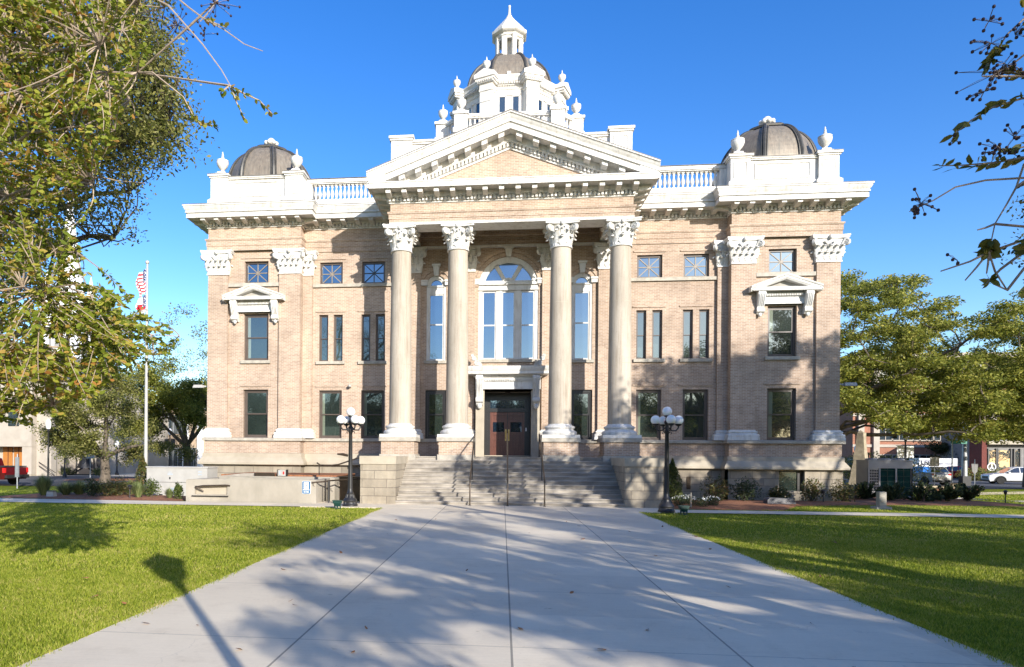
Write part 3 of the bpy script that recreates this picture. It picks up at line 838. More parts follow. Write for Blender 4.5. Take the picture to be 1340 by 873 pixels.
# --- Corinthian capitals
def cap_leaf(m, px, py, ang, z0, h, wd, curl, flare=0.0):
    """an acanthus leaf: a thick curled strip that leans out of the bell"""
    dx, dy = math.cos(ang), math.sin(ang); tx, ty = -dy, dx
    N = 8; rows = []
    for i in range(N+1):
        t = i/N
        if t < .75:
            out = .015 + flare*t + curl*.35*(t/.75)**2; z = z0 + h*t/.75*.95
        else:
            a = (t-.75)/.25*PI*.95
            out = .015 + flare*t + curl*.35 + curl*.42*(1-math.cos(a))*.8; z = z0 + h*.95 + h*.11*math.sin(a) - h*.07*(1-math.cos(a))
        hw = wd*(.62+.5*math.sin(PI*min(1, t*1.05)))*(1 if t < .8 else 1-.5*(t-.8)/.2)
        hw *= (1 + .16*math.cos(i*PI))
        rows.append((out, z, hw))
    vs = []; fs = []
    for (o, z, hw) in rows:
        for k, (q, e) in enumerate(((-1,0),(-.5,.03),(0,.012),(.5,.03),(1,0))):
            vs.append((px+dx*(o+e)+tx*q*hw, py+dy*(o+e)+ty*q*hw, z))
    b = len(vs)
    for (o, z, hw) in rows:
        for q in (-1,-.5,0,.5,1): vs.append((px+dx*(o-.03)+tx*q*hw*.95, py+dy*(o-.03)+ty*q*hw*.95, z-.012))
    for i in range(N):
        for k in range(4):
            fs.append((i*5+k, i*5+k+1, (i+1)*5+k+1, (i+1)*5+k))
            fs.append((b+i*5+k, b+(i+1)*5+k, b+(i+1)*5+k+1, b+i*5+k+1))
        fs.append((i*5, (i+1)*5, b+(i+1)*5, b+i*5)); fs.append((i*5+4, b+i*5+4, b+(i+1)*5+4, (i+1)*5+4))
    fs.append((N*5,N*5+1,N*5+2,N*5+3,N*5+4,b+N*5+4,b+N*5+3,b+N*5+2,b+N*5+1,b+N*5))
    m.add(vs, fs)
def volute(m, c, ang, r, wd):
    """scroll whose axis is horizontal, perpendicular to the direction ang"""
    d = Vector((math.cos(ang), math.sin(ang), 0)); t = Vector((-d.y, d.x, 0)); c = Vector(c)
    n = 18; vs = []; fs = []
    for sgn in (-1, 1):
        for k in range(n):
            a = 2*PI*k/n; vs.append(c + t*sgn*wd + d*r*math.cos(a) + Vector((0,0,r*math.sin(a))))
    fs = [tuple(range(n)), tuple(range(2*n-1, n-1, -1))] + [(k, (k+1)%n, (k+1)%n+n, k+n) for k in range(n)]
    m.add([tuple(v) for v in vs], fs)
    for sgn in (-1, 1):
        pts = []
        for k in range(30):
            a = k/29*2.25*2*PI; rr = r*1.04*(1-.82*k/29)
            pts.append(c + t*sgn*(wd+.012) + d*rr*math.cos(a+PI*.55) + Vector((0,0,rr*math.sin(a+PI*.55))))
        m.tube(pts, r*.12, 5)
        m.sphere(c + t*sgn*(wd+.012), r*.2, 8, 6)
def abacus(m, h, z0, z1, y0=None, conc=.13):
    """concave-sided plate with clipped corners"""
    pts = []
    for k in range(4):
        a = k*PI/2
        for i in range(9):
            u = -1+2*i/8; x = u*(h*.96); y = -h + conc*(1-u*u)
            pts.append((x*math.cos(a)-y*math.sin(a), x*math.sin(a)+y*math.cos(a)))
    m.prism(pts, 'z', z0, z0+(z1-z0)*.5)
    m.prism([(x*1.04, y*1.04) for x, y in pts], 'z', z0+(z1-z0)*.5, z1)
def column_capital():
    m = MB()
    m.lathe([(.43,0),(.47,.02),(.47,.06),(.42,.075),(.405,.10),(.41,.5),(.45,.72),(.54,.86),(.56,.92)], seg=24)
    for k in range(8): cap_leaf(m, .40*math.cos(k*PI/4), .40*math.sin(k*PI/4), k*PI/4, .08, .36, .135, .20)
    for k in range(8):
        a = k*PI/4+PI/8; cap_leaf(m, .41*math.cos(a), .41*math.sin(a), a, .20, .50, .12, .24, .04)
    for k in range(4):
        a = k*PI/2+PI/4
        volute(m, (.71*math.cos(a), .71*math.sin(a), .78), a, .155, .055)
        m.tube([(.42*math.cos(a),.42*math.sin(a),.45),(.50*math.cos(a),.50*math.sin(a),.68),(.62*math.cos(a),.62*math.sin(a),.88),(.74*math.cos(a),.74*math.sin(a),.93)], [.05,.055,.06,.05], 6)
        b = k*PI/2
        for s in (-1,1):
            tx, ty = -math.sin(b), math.cos(b)
            m.tube([(.44*math.cos(b)+s*.06*tx,.44*math.sin(b)+s*.06*ty,.5),(.50*math.cos(b)+s*.10*tx,.50*math.sin(b)+s*.10*ty,.74),(.55*math.cos(b)+s*.17*tx,.55*math.sin(b)+s*.17*ty,.84),(.56*math.cos(b)+s*.10*tx,.56*math.sin(b)+s*.10*ty,.80)], [.03,.035,.04,.03], 5)
        cap_leaf(m, .46*math.cos(b), .46*math.sin(b), b, .5, .26, .07, .12, .04)
        m.sphere((.575*math.cos(b), .575*math.sin(b), .965), .085, 9, 7, (1,1,1.25))
    abacus(m, .70, .92, 1.06)
    return m
def pilaster_capital(wd, proj, h=1.13, back=.5):
    """flat capital: front in -y, y=0 is the pilaster face; wd = pilaster width"""
    m = MB(); hw = wd/2; k = h/1.13
    m.box(-hw-.03, hw+.03, -.05, proj+.02, 0, .07*k)
    m.add([(-hw,0,.07*k),(hw,0,.07*k),(hw,proj,.07*k),(-hw,proj,.07*k),(-hw-.10,-.12,.98*k),(hw+.10,-.12,.98*k),(hw+.10,proj,.98*k),(-hw-.10,proj,.98*k)],
          [(0,3,2,1),(4,5,6,7),(0,1,5,4),(1,2,6,5),(2,3,7,6),(3,0,4,7)])
    n = max(2, round(wd/.26))
    for i in range(n):
        x = -hw + wd*(i+.5)/n
        cap_leaf(m, x, 0, -PI/2, .07*k, .36*k, wd/n*.48, .19)
    for i in range(n+1):
        x = -hw + wd*i/n
        cap_leaf(m, x, -.02, -PI/2, .22*k, .48*k, wd/n*.40, .22, .05)
    for s in (-1, 1):
        for y in (proj*.3,): cap_leaf(m, s*hw, y, 0 if s > 0 else PI, .07*k, .42*k, min(.14, proj*.35), .18)
        a = -PI/4 if s > 0 else -3*PI/4
        volute(m, (s*(hw+.14), -.16, .82*k), a, .15*k, .05)
        m.tube([(s*(hw-.1),-.04,.45*k),(s*(hw-.02),-.1,.72*k),(s*(hw+.08),-.16,.92*k),(s*(hw+.2),-.22,.97*k)], [.045,.05,.05,.045], 6)
        m.tube([(s*.05,-.06,.5*k),(s*.12,-.14,.75*k),(s*.22,-.17,.86*k),(s*.12,-.17,.82*k)], [.03,.035,.04,.03], 5)
    cap_leaf(m, 0, -.05, -PI/2, .52*k, .24*k, .07, .10, .04)
    # concave abacus
    pts = []
    for i in range(9):
        u = -1+2*i/8; pts.append((u*(hw+.24), -.25+.11*(1-u*u)))
    pts += [(hw+.24, proj), (-hw-.24, proj)]
    m.prism(pts, 'z', .985*k, 1.05*k); m.prism([(x*1.03, y*1.06-.01) for x, y in pts], 'z', 1.05*k, h)
    m.sphere((0,-.20,1.03*k), .085, 9, 7, (1,1,1.25))
    return m

# --- columns
def column_base(m, r):
    m.lathe([(r+.20,.12),(r+.235,.17),(r+.235,.24),(r+.19,.29),(r+.13,.31),(r+.10,.36),(r+.12,.39),(r+.155,.42),(r+.155,.46),(r+.11,.50),(r+.05,.515),(r+.03,.54),(r,.58)], seg=36)
    m.box(-.76,.76,-.76,.76,0,.12); return m
col = None
for cx in (-4.586,-2.154,2.154,4.586):
    if col is None:
        r0 = .475
        m = MB(); P = []
        for k in range(13):
            t = k/12; P.append((r0*(1-.135*t**1.7), .55+7.36*t))
        m.lathe(P, seg=40)
        col = m.build('column', M['shaft'], CH, smooth=40)
        for t in (.345,.69):
            r = r0*(1-.135*t**1.7)+.002; MB().lathe([(r-.02,.55+7.36*t-.008),(r,.55+7.36*t-.008),(r,.55+7.36*t+.008),(r-.02,.55+7.36*t+.008)], seg=40).build('drum_joint', M['limestone'], col, smooth=40)
        b = column_base(MB(), r0).build('column_base', M['white'], col, smooth=35)
        c = column_capital().build('capital', M['white'], col, smooth=45); c.location = (0,0,7.88)
        p = MB().box(-.70,.70,-.70,.70,-.72,-.17).build('pedestal', M['brick'], col)
        p2 = MB().box(-.78,.78,-.78,.78,-.17,0.0).box(-.76,.76,-.76,.76,-1.15,-.72).build('pedestal_stone', M['sill'], col)
        o = col
    else: o = copy_tree(col, CH)
    o.location = (cx, 29.2-YB, 2.60)
# pilaster capitals and bases
pc1 = pilaster_capital(1.0, .28); pc2 = pilaster_capital(.44, .2); pc3 = pilaster_capital(.94, .17)
capm = capw = capp = None
def once(store, mb, name, mat, loc, smooth=45):
    if store is None:
        o = mb.build(name, mat, CH, smooth=smooth)
    else:
        o = store.copy(); COL.objects.link(o); o.parent = CH
    o.location = loc; return o
def pbase(hw, pr):
    m = MB(); P = [(-hw, pr), (-hw, 0), (hw, 0), (hw, pr)]
    m.sweep(P, [(0,0),(.16,0),(.16,.12),(.13,.13),(.15,.19),(.13,.25),(.08,.27),(.06,.31),(.09,.35),(.07,.39),(.025,.40),(.02,.44),(0,.45)])
    return m
bm_ = bp_ = bw_ = None
for s in (-1, 1):
    for c in (10.145, 13.635):
        capm = once(capm, pc1, 'pilaster_capital', M['white'], (s*c, YP-YB, 10.26))
        bm_ = once(bm_, pbase(.515,.3), 'pilaster_base', M['white'], (s*c, YP-YB, 2.60))
    capw = once(capw, pc2, 'pilaster_capital', M['white'], (s*9.415, YW-.16-YB, 10.26))
    bw_ = once(bw_, pbase(.22,.2), 'pilaster_base', M['white'], (s*9.415, YW-.16-YB, 2.60))
    for c in (2.0, 4.5):
        capp = once(capp, pc3, 'pilaster_capital', M['white'], (s*c, YW-.17-YB, 10.28))
        bp_ = once(bp_, pbase(.47,.17), 'pilaster_base', M['white'], (s*c, YW-.17-YB, 2.60))

# --- stairs, landing, cheek walls
st = MB()
NR = 12; RI = .15; TR = .305
for k in range(NR):
    y = 25.2+k*TR
    st.box(-4.14, 4.14, y, y+TR+.02 if k < NR-1 else YW-.02, k*RI-.02 if k else -.3, (k+1)*RI-.045)
    st.box(-4.14, 4.14, y-.03, y+TR+.02 if k < NR-1 else YW-.02, (k+1)*RI-.045, (k+1)*RI)
cp(st, 'stairs', M['stepstone'])
for s in (-1, 1):
    a, b = sorted((s*4.14, s*5.47)); ck = cp(MB().box(a, b, 25.18, YW-.05, -.3, 1.5), 'cheek_wall', M['ashlar'])
    a, b = sorted((s*4.12, s*5.50)); cp(MB().box(a, b, 25.14, YW-.05, 1.5, 1.80), 'coping', M['limestone'], ck)
for a_, b_ in ((-4.95,-1.44),(1.44,4.95)): cp(MB().box(a_,b_,YW-.075,YW-.005,1.80,2.45), 'plinth', M['brick'])
for a_, b_ in ((-4.95,-1.45),(1.45,4.95)): cp(MB().box(a_,b_,YW-.15,YW,2.45,2.60), 'sill_course', M['sill'])

# --- entrance
en = MB()
YE = 31.36
for s in (-1, 1):
    q = lambda a, b: sorted((s*a, s*b))
    en.box(*q(1.05,1.44), YE, YW, 1.80, 4.85); 
en.box(-1.44,1.44,YE,YW,4.80,5.0)
cp(en, 'door_surround', M['limestone'])
eh = MB()
eh.box(-1.46,1.46,YE-.06,YW,4.86,5.50)
eh.box(-1.30,1.30,YE-.09,YE-.05,4.86,4.98)
eh.box(-1.30,1.30,YE-.10,YE-.05,5.30,5.36)
for k in range(27): eh.box(-1.02+k*.078-.02,-1.02+k*.078+.02,YE-.14,YE-.05,5.22,5.30)
eh.sweep([(-1.46,YW),(-1.46,YE-.06),(1.46,YE-.06),(1.46,YW)], [(0,5.40),(.08,5.42),(.10,5.50),(.34,5.51),(.36,5.53),(.36,5.64),(.40,5.68),(.45,5.80),(.46,5.86),(.0,5.90)])
for s in (-1, 1):
    # scroll brackets
    c = s*1.27
    pts = [(YE+.02,5.48),(YE-.34,5.48),(YE-.36,5.30),(YE-.30,5.02),(YE-.20,4.72),(YE-.17,4.5),(YE-.20,4.34),(YE-.18,4.22),(YE-.10,4.13),(YE+.02,4.10)]
    eh.prism(pts, 'x', c-.15, c+.15)
    for d in (-.10,-.035,.035,.10): eh.tube([(c+d,YE-.36,5.40),(c+d,YE-.37,5.28),(c+d,YE-.31,5.0),(c+d,YE-.21,4.72),(c+d,YE-.18,4.5)], .025, 5)
    eh.tube([(c-.165,YE-.18,4.36),(c+.165,YE-.18,4.36)], .12, 10)
    eh.tube([(c-.165,YE-.30,5.34),(c+.165,YE-.30,5.34)], .10, 10)
    eh.sphere((c,YE-.08,4.10), .12, 9, 7, (1,1,1.3))
    # acroterion scrolls on the cornice ends
    for j, (r, dx, dz) in enumerate(((.12,0,.14),(.10,.14,.34),(.08,-.16,.08),(.07,.22,.47))):
        volute(eh, (s*(1.40+dx*.9), YE-.22, 5.88+dz), 0 if s > 0 else PI, r, .06)
cp(eh, 'entrance_hood', M['white'], smooth=40)
df = MB()
YD = 32.45
df.box(-1.05,1.05,YD+.12,YD+.2,1.80,4.82)
for s in (-1, 1):
    a, b = sorted((s*.93, s*1.05)); df.box(a,b,YD-.02,YD+.12,1.80,4.80)
    a, b = sorted((s*.80, s*.93)); df.box(a,b,YD+.03,YD+.12,1.80,4.80)
df.box(-.95,.95,YD-.0,YD+.12,3.90,4.07); df.box(-.93,.93,YD,YD+.12,4.44,4.80)
for s in (-1, 1):
    a, b = sorted((s*1.05, s*1.10)); df.box(a,b,YW-.3,YD+.2,1.8,4.82)
dfr = cp(df, 'door_frame', M['bronze_dark'])
cp(MB().box(-1.05,1.05,YE,YD+.2,4.80,4.86).box(-1.14,1.14,YW-.1,YD-.05,1.82,1.86), 'door_ceiling', M['limestone'])
cp(MB().box(-.80,.80,YD+.08,YD+.10,4.07,4.44), 'transom_pane', M['glass_up'], dfr)
for s in (-1, 1):
    d = MB(); a, b = sorted((s*.015, s*.80))
    mid = (a+b)/2; y = YD+.04
    def rails(z0, z1): d.box(a,b,y,y+.06,z0,z1)
    for (z0, z1) in ((1.83,2.05),(2.28,2.36),(2.56,2.64),(2.84,2.96),(3.42,3.52),(3.74,3.88)): rails(z0, z1)
    d.box(a,a+.13,y+.001,y+.059,1.83,3.88); d.box(b-.13,b,y+.001,y+.059,1.83,3.88)
    for (z0, z1) in ((2.05,2.28),(2.36,2.56),(2.64,2.84),(3.52,3.74)):
        d.box(a+.12,b-.12,y+.03,y+.05,z0-.01,z1+.01); d.frustum((mid,y+.03), .2,.012,z0+.05,.2,.012,z1-.05)
    dm = cp(d, 'door', M['wood'])
    cp(MB().box(a+.12,b-.12,y+.025,y+.04,2.95,3.43), 'door_pane', M['glass_up'], dm)
    h = MB().tube([(s*.07,y-.01,2.62),(s*.07,y-.07,2.64),(s*.07,y-.07,3.0),(s*.07,y-.01,3.02)], .022, 8).box(s*.07-.035,s*.07+.035,y-.012,y+.001,2.55,3.08)
    cp(h, 'handle', M['brass'], dm, 40)
cp(MB().lathe([(.13,0),(.13,-.03),(.10,-.06),(.02,-.07)], (0,32.0,4.80), 14), 'ceiling_light', M['rail'])
cp(MB().box(.84,.90,YD+.0,YD+.03,3.0,3.16), 'door_buzzer', M['signwhite'])

# --- windows
def hung(wd, h, mat='bronze', fr=.085, mid=.5, gl='glass', parent=CH):
    m = MB(); hw = wd/2
    m.box(-hw,-hw+fr,0,.14,0,h); m.box(hw-fr,hw,0,.14,0,h); m.box(-hw+fr,hw-fr,0,.14,h-fr,h); m.box(-hw+fr,hw-fr,0,.14,0,fr)
    f2 = fr*.65
    z = h*mid
    # upper sash in front, lower sash behind
    for (z0, z1, y0) in ((z-.03, h-fr, .03), (fr, z+.03, .07)):
        m.box(-hw+fr,-hw+fr+f2,y0,y0+.04,z0,z1); m.box(hw-fr-f2,hw-fr,y0,y0+.04,z0,z1)
        m.box(-hw+fr+f2,hw-fr-f2,y0,y0+.04,z1-f2,z1); m.box(-hw+fr+f2,hw-fr-f2,y0,y0+.04,z0,z0+f2)
    o = m.build('window', M[mat], parent)
    g = MB()
    g.box(-hw+fr+f2-.005,hw-fr-f2+.005,.045,.055,z-.03+f2-.005,h-fr-f2+.005); g.box(-hw+fr+f2-.005,hw-fr-f2+.005,.085,.095,fr+f2-.005,z+.03-f2+.005)
    g.build('pane', M[gl], o)
    return o
def star(wd, h, mt, gl='glass_up'):
    m = MB(); hw = wd/2; fr = .09
    m.box(-hw,-hw+fr,0,.12,0,h); m.box(hw-fr,hw,0,.12,0,h); m.box(-hw+fr,hw-fr,0,.12,h-fr,h); m.box(-hw+fr,hw-fr,0,.12,0,fr)
    o = m.build('window', M['bronze'], CH)
    MB().box(-hw+fr-.005,hw-fr+.005,.06,.07,fr-.005,h-fr+.005).build('pane', M[gl], o)
    k = MB(); a, b, c, d = -hw+fr, hw-fr, fr, h-fr; t = .02
    k.box(-t,t,.03,.056,c,d); k.box(a,b,.032,.054,h/2-t,h/2+t)
    for (x0,z0,x1,z1) in ((a,c,b,d),(a,d,b,c)):
        L = math.hypot(x1-x0,z1-z0); nx_, nz_ = -(z1-z0)/L*t, (x1-x0)/L*t
        k.prism([(x0+nx_,z0+nz_),(x0-nx_,z0-nz_),(x1-nx_,z1-nz_),(x1+nx_,z1+nz_)], 'y', .034, .052)
    k.build('glazing_bars', M[mt], o)
    return o
def sill(m, x0, x1, y, z1, h=.14, pr=.10): cp(MB().box(x0-.12, x1+.12, y-pr, y+.22, z1-h, z1), 'window_sill', M['sill'])
PAV = YP+.13+.15-YB; WG = .12
w1 = None; sl = None
for s in (-1, 1):
    for z, hh in ((D1[0],D1[1]-D1[0]),(D2[0],D2[1]-D2[0])):
        o = hung(1.2, hh) if w1 is None or z == D2[0] and s == -1 else None
        if z == D1[0]:
            if w1 is None: w1 = o
            else: o = copy_tree(w1, CH)
        else:
            if s == -1: w2 = o
            else: o = copy_tree(w2, CH)
        o.location = (s*wx, PAV, z)
    if s == -1: w3 = star(1.16, D3[1]-D3[0], 'muntin'); o = w3
    else: o = copy_tree(w3, CH)
    o.location = (s*wx, PAV, D3[0])
    a, b = sorted((s*(wx-.6), s*(wx+.6)))
    sill(sl, a, b, YP+.13, D2[0]); 
    a, b = sorted((s*10.68, s*13.13)); cp(MB().box(a, b, YP+.02, YP+.35, D3[0]-.17, D3[0]), 'window_sill', M['sill'])
    a, b = sorted((s*5.2, s*9.17)); cp(MB().box(a, b, YW-.10, YW+.22, D3[0]-.15, D3[0]), 'window_sill', M['sill'])
    for i, c in enumerate((8.32, 6.296)):
        if s == -1 and i == 0: wa = hung(1.1, D1[1]-D1[0], fr=.08); o = wa
        else: o = copy_tree(wa, CH)
        o.location = (s*c, WG, D1[0])
        for d in (-.35, .35):
            if s == -1 and i == 0 and d < 0: wb = hung(.44, D2[1]-D2[0], fr=.055); o = wb
            else: o = copy_tree(wb, CH)
            o.location = (s*c+d, WG, D2[0])
        if s == -1 and i == 0: wc = star(1.1, D3[1]-D3[0], 'muntin'); o = wc
        elif s == -1: wd_ = star(1.1, D3[1]-D3[0], 'bronze_dark'); o = wd_
        else: o = copy_tree(wc, CH)
        o.location = (s*c, WG, D3[0])
        sill(sl, s*c-.57, s*c+.57, YW, D2[0])
# dark narrow windows inside the portico
for s in (-1, 1):
    if s == -1: wp = hung(.98, D1[1]-D1[0], 'bronze_dark', fr=.11); o = wp
    else: o = copy_tree(wp, CH)
    o.location = (s*3.32, .10, D1[0])
bwin = MB().box(bw[0],bw[0]+.09,yb+.2,yb+.3,bw[2],bw[3]).box(bw[1]-.22,bw[1],yb+.2,yb+.3,bw[2],bw[3]).box(bw[0]+.09,bw[1]-.22,yb+.2,yb+.3,bw[3]-.06,bw[3])
bo = cp(bwin, 'window', M['bronze_dark'], label='basement window')
cp(MB().box(bw[0]+.085,bw[1]-.215,yb+.25,yb+.26,bw[2],bw[3]-.055), 'pane', M['glass'], bo)
# round-headed windows of the portico
def ring(m, c, z, ro, ri, y0, y1, n=28):
    A, B = arc(c, z, ro, n), arc(c, z, ri, n)
    for i in range(n):
        a, b, d, e = A[i], A[i+1], B[i+1], B[i]
        m.add([(a[0],y0,a[1]),(b[0],y0,b[1]),(d[0],y0,d[1]),(e[0],y0,e[1]),(a[0],y1,a[1]),(b[0],y1,b[1]),(d[0],y1,d[1]),(e[0],y1,e[1])],
              [(0,1,2,3),(7,6,5,4),(0,4,5,1),(3,2,6,7)])
m = MB(); gl = MB(); y = YW+.06
def sash(m, gl, x0, x1, z0, z1, y, fr=.05, mid=.5):
    zm = z0+(z1-z0)*mid
    m.box(x0,x0+fr,y,y+.06,z0,z1); m.box(x1-fr,x1,y,y+.06,z0,z1); m.box(x0+fr,x1-fr,y,y+.06,z1-fr,z1); m.box(x0+fr,x1-fr,y,y+.06,z0,z0+fr); m.box(x0+fr,x1-fr,y,y+.06,zm-.03,zm+.03)
    gl.box(x0+fr-.005,x1-fr+.005,y+.03,y+.04,z0+fr-.005,zm-.025); gl.box(x0+fr-.005,x1-fr+.005,y+.03,y+.04,zm+.025,z1-fr+.005)
ring(m, 0, ZA, RA-.005, 1.14, y-.04, y+.16); ring(m, 0, ZA, 1.20, 1.10, y-.01, y+.12)
ring(m, 0, ZA, .42, .30, y-.0, y+.10)
for a in (R(60), R(120)):
    c, s_ = math.cos(a), math.sin(a); t = .075
    m.prism([(c*.38-s_*t, ZA+s_*.38+c*t),(c*.38+s_*t, ZA+s_*.38-c*t),(c*1.15+s_*t*1.35, ZA+s_*1.15-c*t*1.35),(c*1.15-s_*t*1.35, ZA+s_*1.15+c*t*1.35)], 'y', y-.01, y+.10)
A = arc(0, ZA, 1.12, 24); gl.add([(p[0], y+.07, p[1]) for p in A], [tuple(range(25))])
m.box(-RA+.005,RA-.005,y-.03,y+.16,9.60,9.90); m.box(-RA,RA,y-.13,y+.1,9.70,9.80); m.box(-RA,RA,y-.09,y+.1,9.80,9.88)
m.box(-RA+.005,RA-.005,y-.04,y+.12,9.44,9.60); m.box(-RA+.005,RA-.005,y-.08,y+.1,9.46,9.50)
for a, b in ((-RA+.005,-1.19),(-.56,-.30),(.30,.56),(1.19,RA-.005)): m.box(a,b,y,y+.15,6.28,9.44)
m.box(-.40,-.34,y-.02,y+.1,6.28,9.44); m.box(.34,.40,y-.02,y+.1,6.28,9.44)
for a, b in ((-1.19,-.56),(-.30,.30),(.56,1.19)): sash(m, gl, a, b, 6.30, 9.42, y+.04, .055, .50)
aw = cp(m, 'arched_window', M['white'], smooth=30, label='large arched window with three lights and a fanlight')
cp(gl, 'pane', M['glass_up'], aw)
for s in (-1, 1):
    c = s*3.32; m = MB(); gl = MB()
    ring(m, c, ZS, RS-.004, RS-.13, y-.03, y+.15); ring(m, c, ZS, RS-.12, RS-.19, y+.0, y+.12)
    A = arc(c, ZS, RS-.17, 16); gl.add([(p[0], y+.08, p[1]) for p in A], [tuple(range(17))])
    m.box(c-RS+.10,c+RS-.10,y-.0,y+.15,9.34,9.74); m.box(c-RS+.06,c+RS-.06,y-.05,y+.1,9.66,9.72)
    m.box(c-RS+.004,c-RS+.11,y-.02,y+.15,6.24,9.74); m.box(c+RS-.11,c+RS-.004,y-.02,y+.15,6.24,9.74)
    sash(m, gl, c-RS+.11, c+RS-.11, 6.26, 9.34, y+.03, .06, .54)
    o = cp(m, 'side_window', M['white'], smooth=30); cp(gl, 'pane', M['glass_up'], o)
for c, r, zz in [(0,RA,9.72),(-3.32,RS,9.72),(3.32,RS,9.72)]:
    for s in (-1, 1):
        a, b = sorted((c+s*(r-.06), c+s*(r+.36))); cp(MB().box(a,b,YW-.11,YW+.04,zz,zz+.16).box(a-.02,b+.02,YW-.15,YW+.04,zz+.16,zz+.24), 'impost_block', M['white'])
for c, z0, z1, wb_, wt_ in [(0,ZA+RA-.02,11.42,.10,.17),(-3.32,ZS+RS-.03,10.68,.10,.15),(3.32,ZS+RS-.03,10.68,.10,.15)]:
    ts = MB(); ts.prism([(c-wb_,z0),(c+wb_,z0),(c+wt_,z1-.09),(c-wt_,z1-.09)], 'y', YW-.19, YW+.02); ts.box(c-wt_-.05,c+wt_+.05,YW-.24,YW,z1-.09,z1); cp(ts, 'keystone', M['white'])
cp(MB().box(-1.5,1.5,YW-.09,YW+.1,6.13,6.27), 'window_sill', M['sill'])
for s in (-1, 1): cp(MB().box(s*3.32-.56, s*3.32+.56, YW-.09, YW+.1, 6.10, 6.235), 'window_sill', M['sill'])

# --- pediment hoods over the second-floor pavilion windows
hd = MB(); ypl = YP+.13
q = ypl-.04
hd.box(-1.02,1.02,q-.10,ypl+.02,8.50,9.04); hd.box(-1.04,1.04,q-.14,ypl,8.50,8.58)
hd.box(-.80,.80,q-.16,ypl,8.92,8.99)
for k in range(24): hd.box(-.78+k*.068-.018,-.78+k*.068+.018,q-.21,q-.1,8.84,8.92)
hd.sweep([(-1.02,ypl),(-1.02,q-.10),(1.02,q-.10),(1.02,ypl)], [(0,9.0),(.10,9.03),(.34,9.035),(.36,9.02),(.36,9.12),(.38,9.14),(.38,9.165),(.0,9.19)])
ze, zt, hx = 9.22, 9.74, 1.46
rp = [(.0,-.24),(.30,-.24),(.35,-.17),(.36,-.16),(.36,-.10),(.39,-.08),(.42,-.02),(.42,0),(0,.02)]
vs = [(x, q-.10-o, z+d) for (x, z) in ((-hx,ze),(0,zt),(hx,ze)) for (o, d) in rp]
n = len(rp)
fs = [(i*n+k,(i+1)*n+k,(i+1)*n+k+1,i*n+k+1) for i in range(2) for k in range(n-1)]
# return the ends to the wall
hd.add(vs, fs + [tuple(range(n)), tuple(range(2*n,3*n))])
for s in (-1, 1):
    a, b = sorted((s*(hx-.42), s*hx)); hd.box(a, b, q-.12, ypl, ze-.10, ze-.005)
    c = s*.98
    pts = [(ypl,9.03),(q-.40,9.03),(q-.41,8.86),(q-.34,8.62),(q-.22,8.40),(q-.18,8.25),(q-.19,8.15),(q-.10,8.06),(ypl,8.06)]
    hd.prism(pts, 'x', c-.145, c+.145)
    for d in (-.1,-.033,.033,.1): hd.tube([(c+d,q-.41,8.95),(c+d,q-.42,8.85),(c+d,q-.35,8.62),(c+d,q-.23,8.40)], .026, 5)
    hd.tube([(c-.16,q-.16,8.22),(c+.16,q-.16,8.22)], .10, 10); hd.tube([(c-.16,q-.33,8.90),(c+.16,q-.33,8.90)], .09, 10)
    hd.sphere((c,q-.1,8.05), .085, 8, 6, (1,1,1.3))
hd.v = [(x, y_-YB, z) for x, y_, z in hd.v]
ho = hd.build('window_hood', M['white'], CH, smooth=40); ho.location = (-wx,0,0)
tym = MB().add([(-.98,q-.13-YB,9.17),(.98,q-.13-YB,9.17),(0,q-.13-YB,9.53)], [(0,1,2)]).build('hood_tympanum', M['tympgrey'], ho)
h2 = copy_tree(ho, CH); h2.location = (wx,0,0)

# --- downspouts, small wall lights and a camera
for s in (-1, 1):
    dsx = s*5.18
    m = MB().tube([(dsx,YW-.12,11.95),(dsx,YW-.12,11.5),(dsx+s*.12,YW-.14,11.2),(dsx+s*.12,YW-.14,9.65),(dsx,YW-.12,9.3),(dsx-s*.12,YW-.12,9.0),(dsx-s*.12,YW-.12,1.9)], .075, 8)
    for z in (10.2,7.5,5.0): m.box(dsx-.22,dsx+.22,YW-.06,YW,z,z+.05)
    cp(m, 'downspout', M['white'], smooth=40)
    m = MB().box(*sorted((s*14.12,s*14.75)), YP+.3, YP+.38, 5.02, 5.08).frustum((s*14.68,YP+.33), .26,.14,4.98,.22,.10,5.12)
    cp(m, 'wall_light', M['alu'])
cp(MB().box(-7.40,-7.30,YW-.14,YW,5.0,5.12).sphere((-7.35,YW-.2,5.06), .08, 10, 8), 'security_camera', M['alu'], smooth=40)

# ------------------------------------------------------------------ stair handrails
def handrail(x, label, pair=.0):
    t = empty('handrail', (x, 25.0, 0), label, 'handrail', 'handrails on the front steps')
    z = lambda y: max(0, (y-25.2)/TR*RI+RI)
    yb_, yt = 25.0, 28.75
    zb, zt_ = .92, 1.80+.95
    MB().tube([(0,0,.03),(0,0,zb-.08),(0,.03,zb),(0,.12,zb+.06),(0,yt-yb_-.25,zt_-.06),(0,yt-yb_-.05,zt_),(0,yt-yb_+.25,zt_)], .026, 8).build('rail', M['rail'], t, smooth=50)
    first = None
    for y in (0, 1.85, yt-yb_+.2):
        g_ = 0.03 if y == 0 else (1.8 if y > 3 else 6*RI)
        top = zb if y == 0 else (zt_ if y > 3 else zb+(zt_-zb)*y/(yt-yb_))
        MB().tube([(0,y,g_-.01),(0,y,top)], .021, 8).lathe([(.05,g_),(.045,g_+.02),(.025,g_+.03)], (0,y,0), 10).build('post', M['iron'], t, smooth=50)
    return t
handrail(X0-1.38, 'left handrail with bronze top rail on the front steps, throwing a slanting shadow')
handrail(X0-.02, 'middle handrail rising straight to the double doors')
handrail(X0+1.30, 'right handrail on the front steps, by the right inner column')

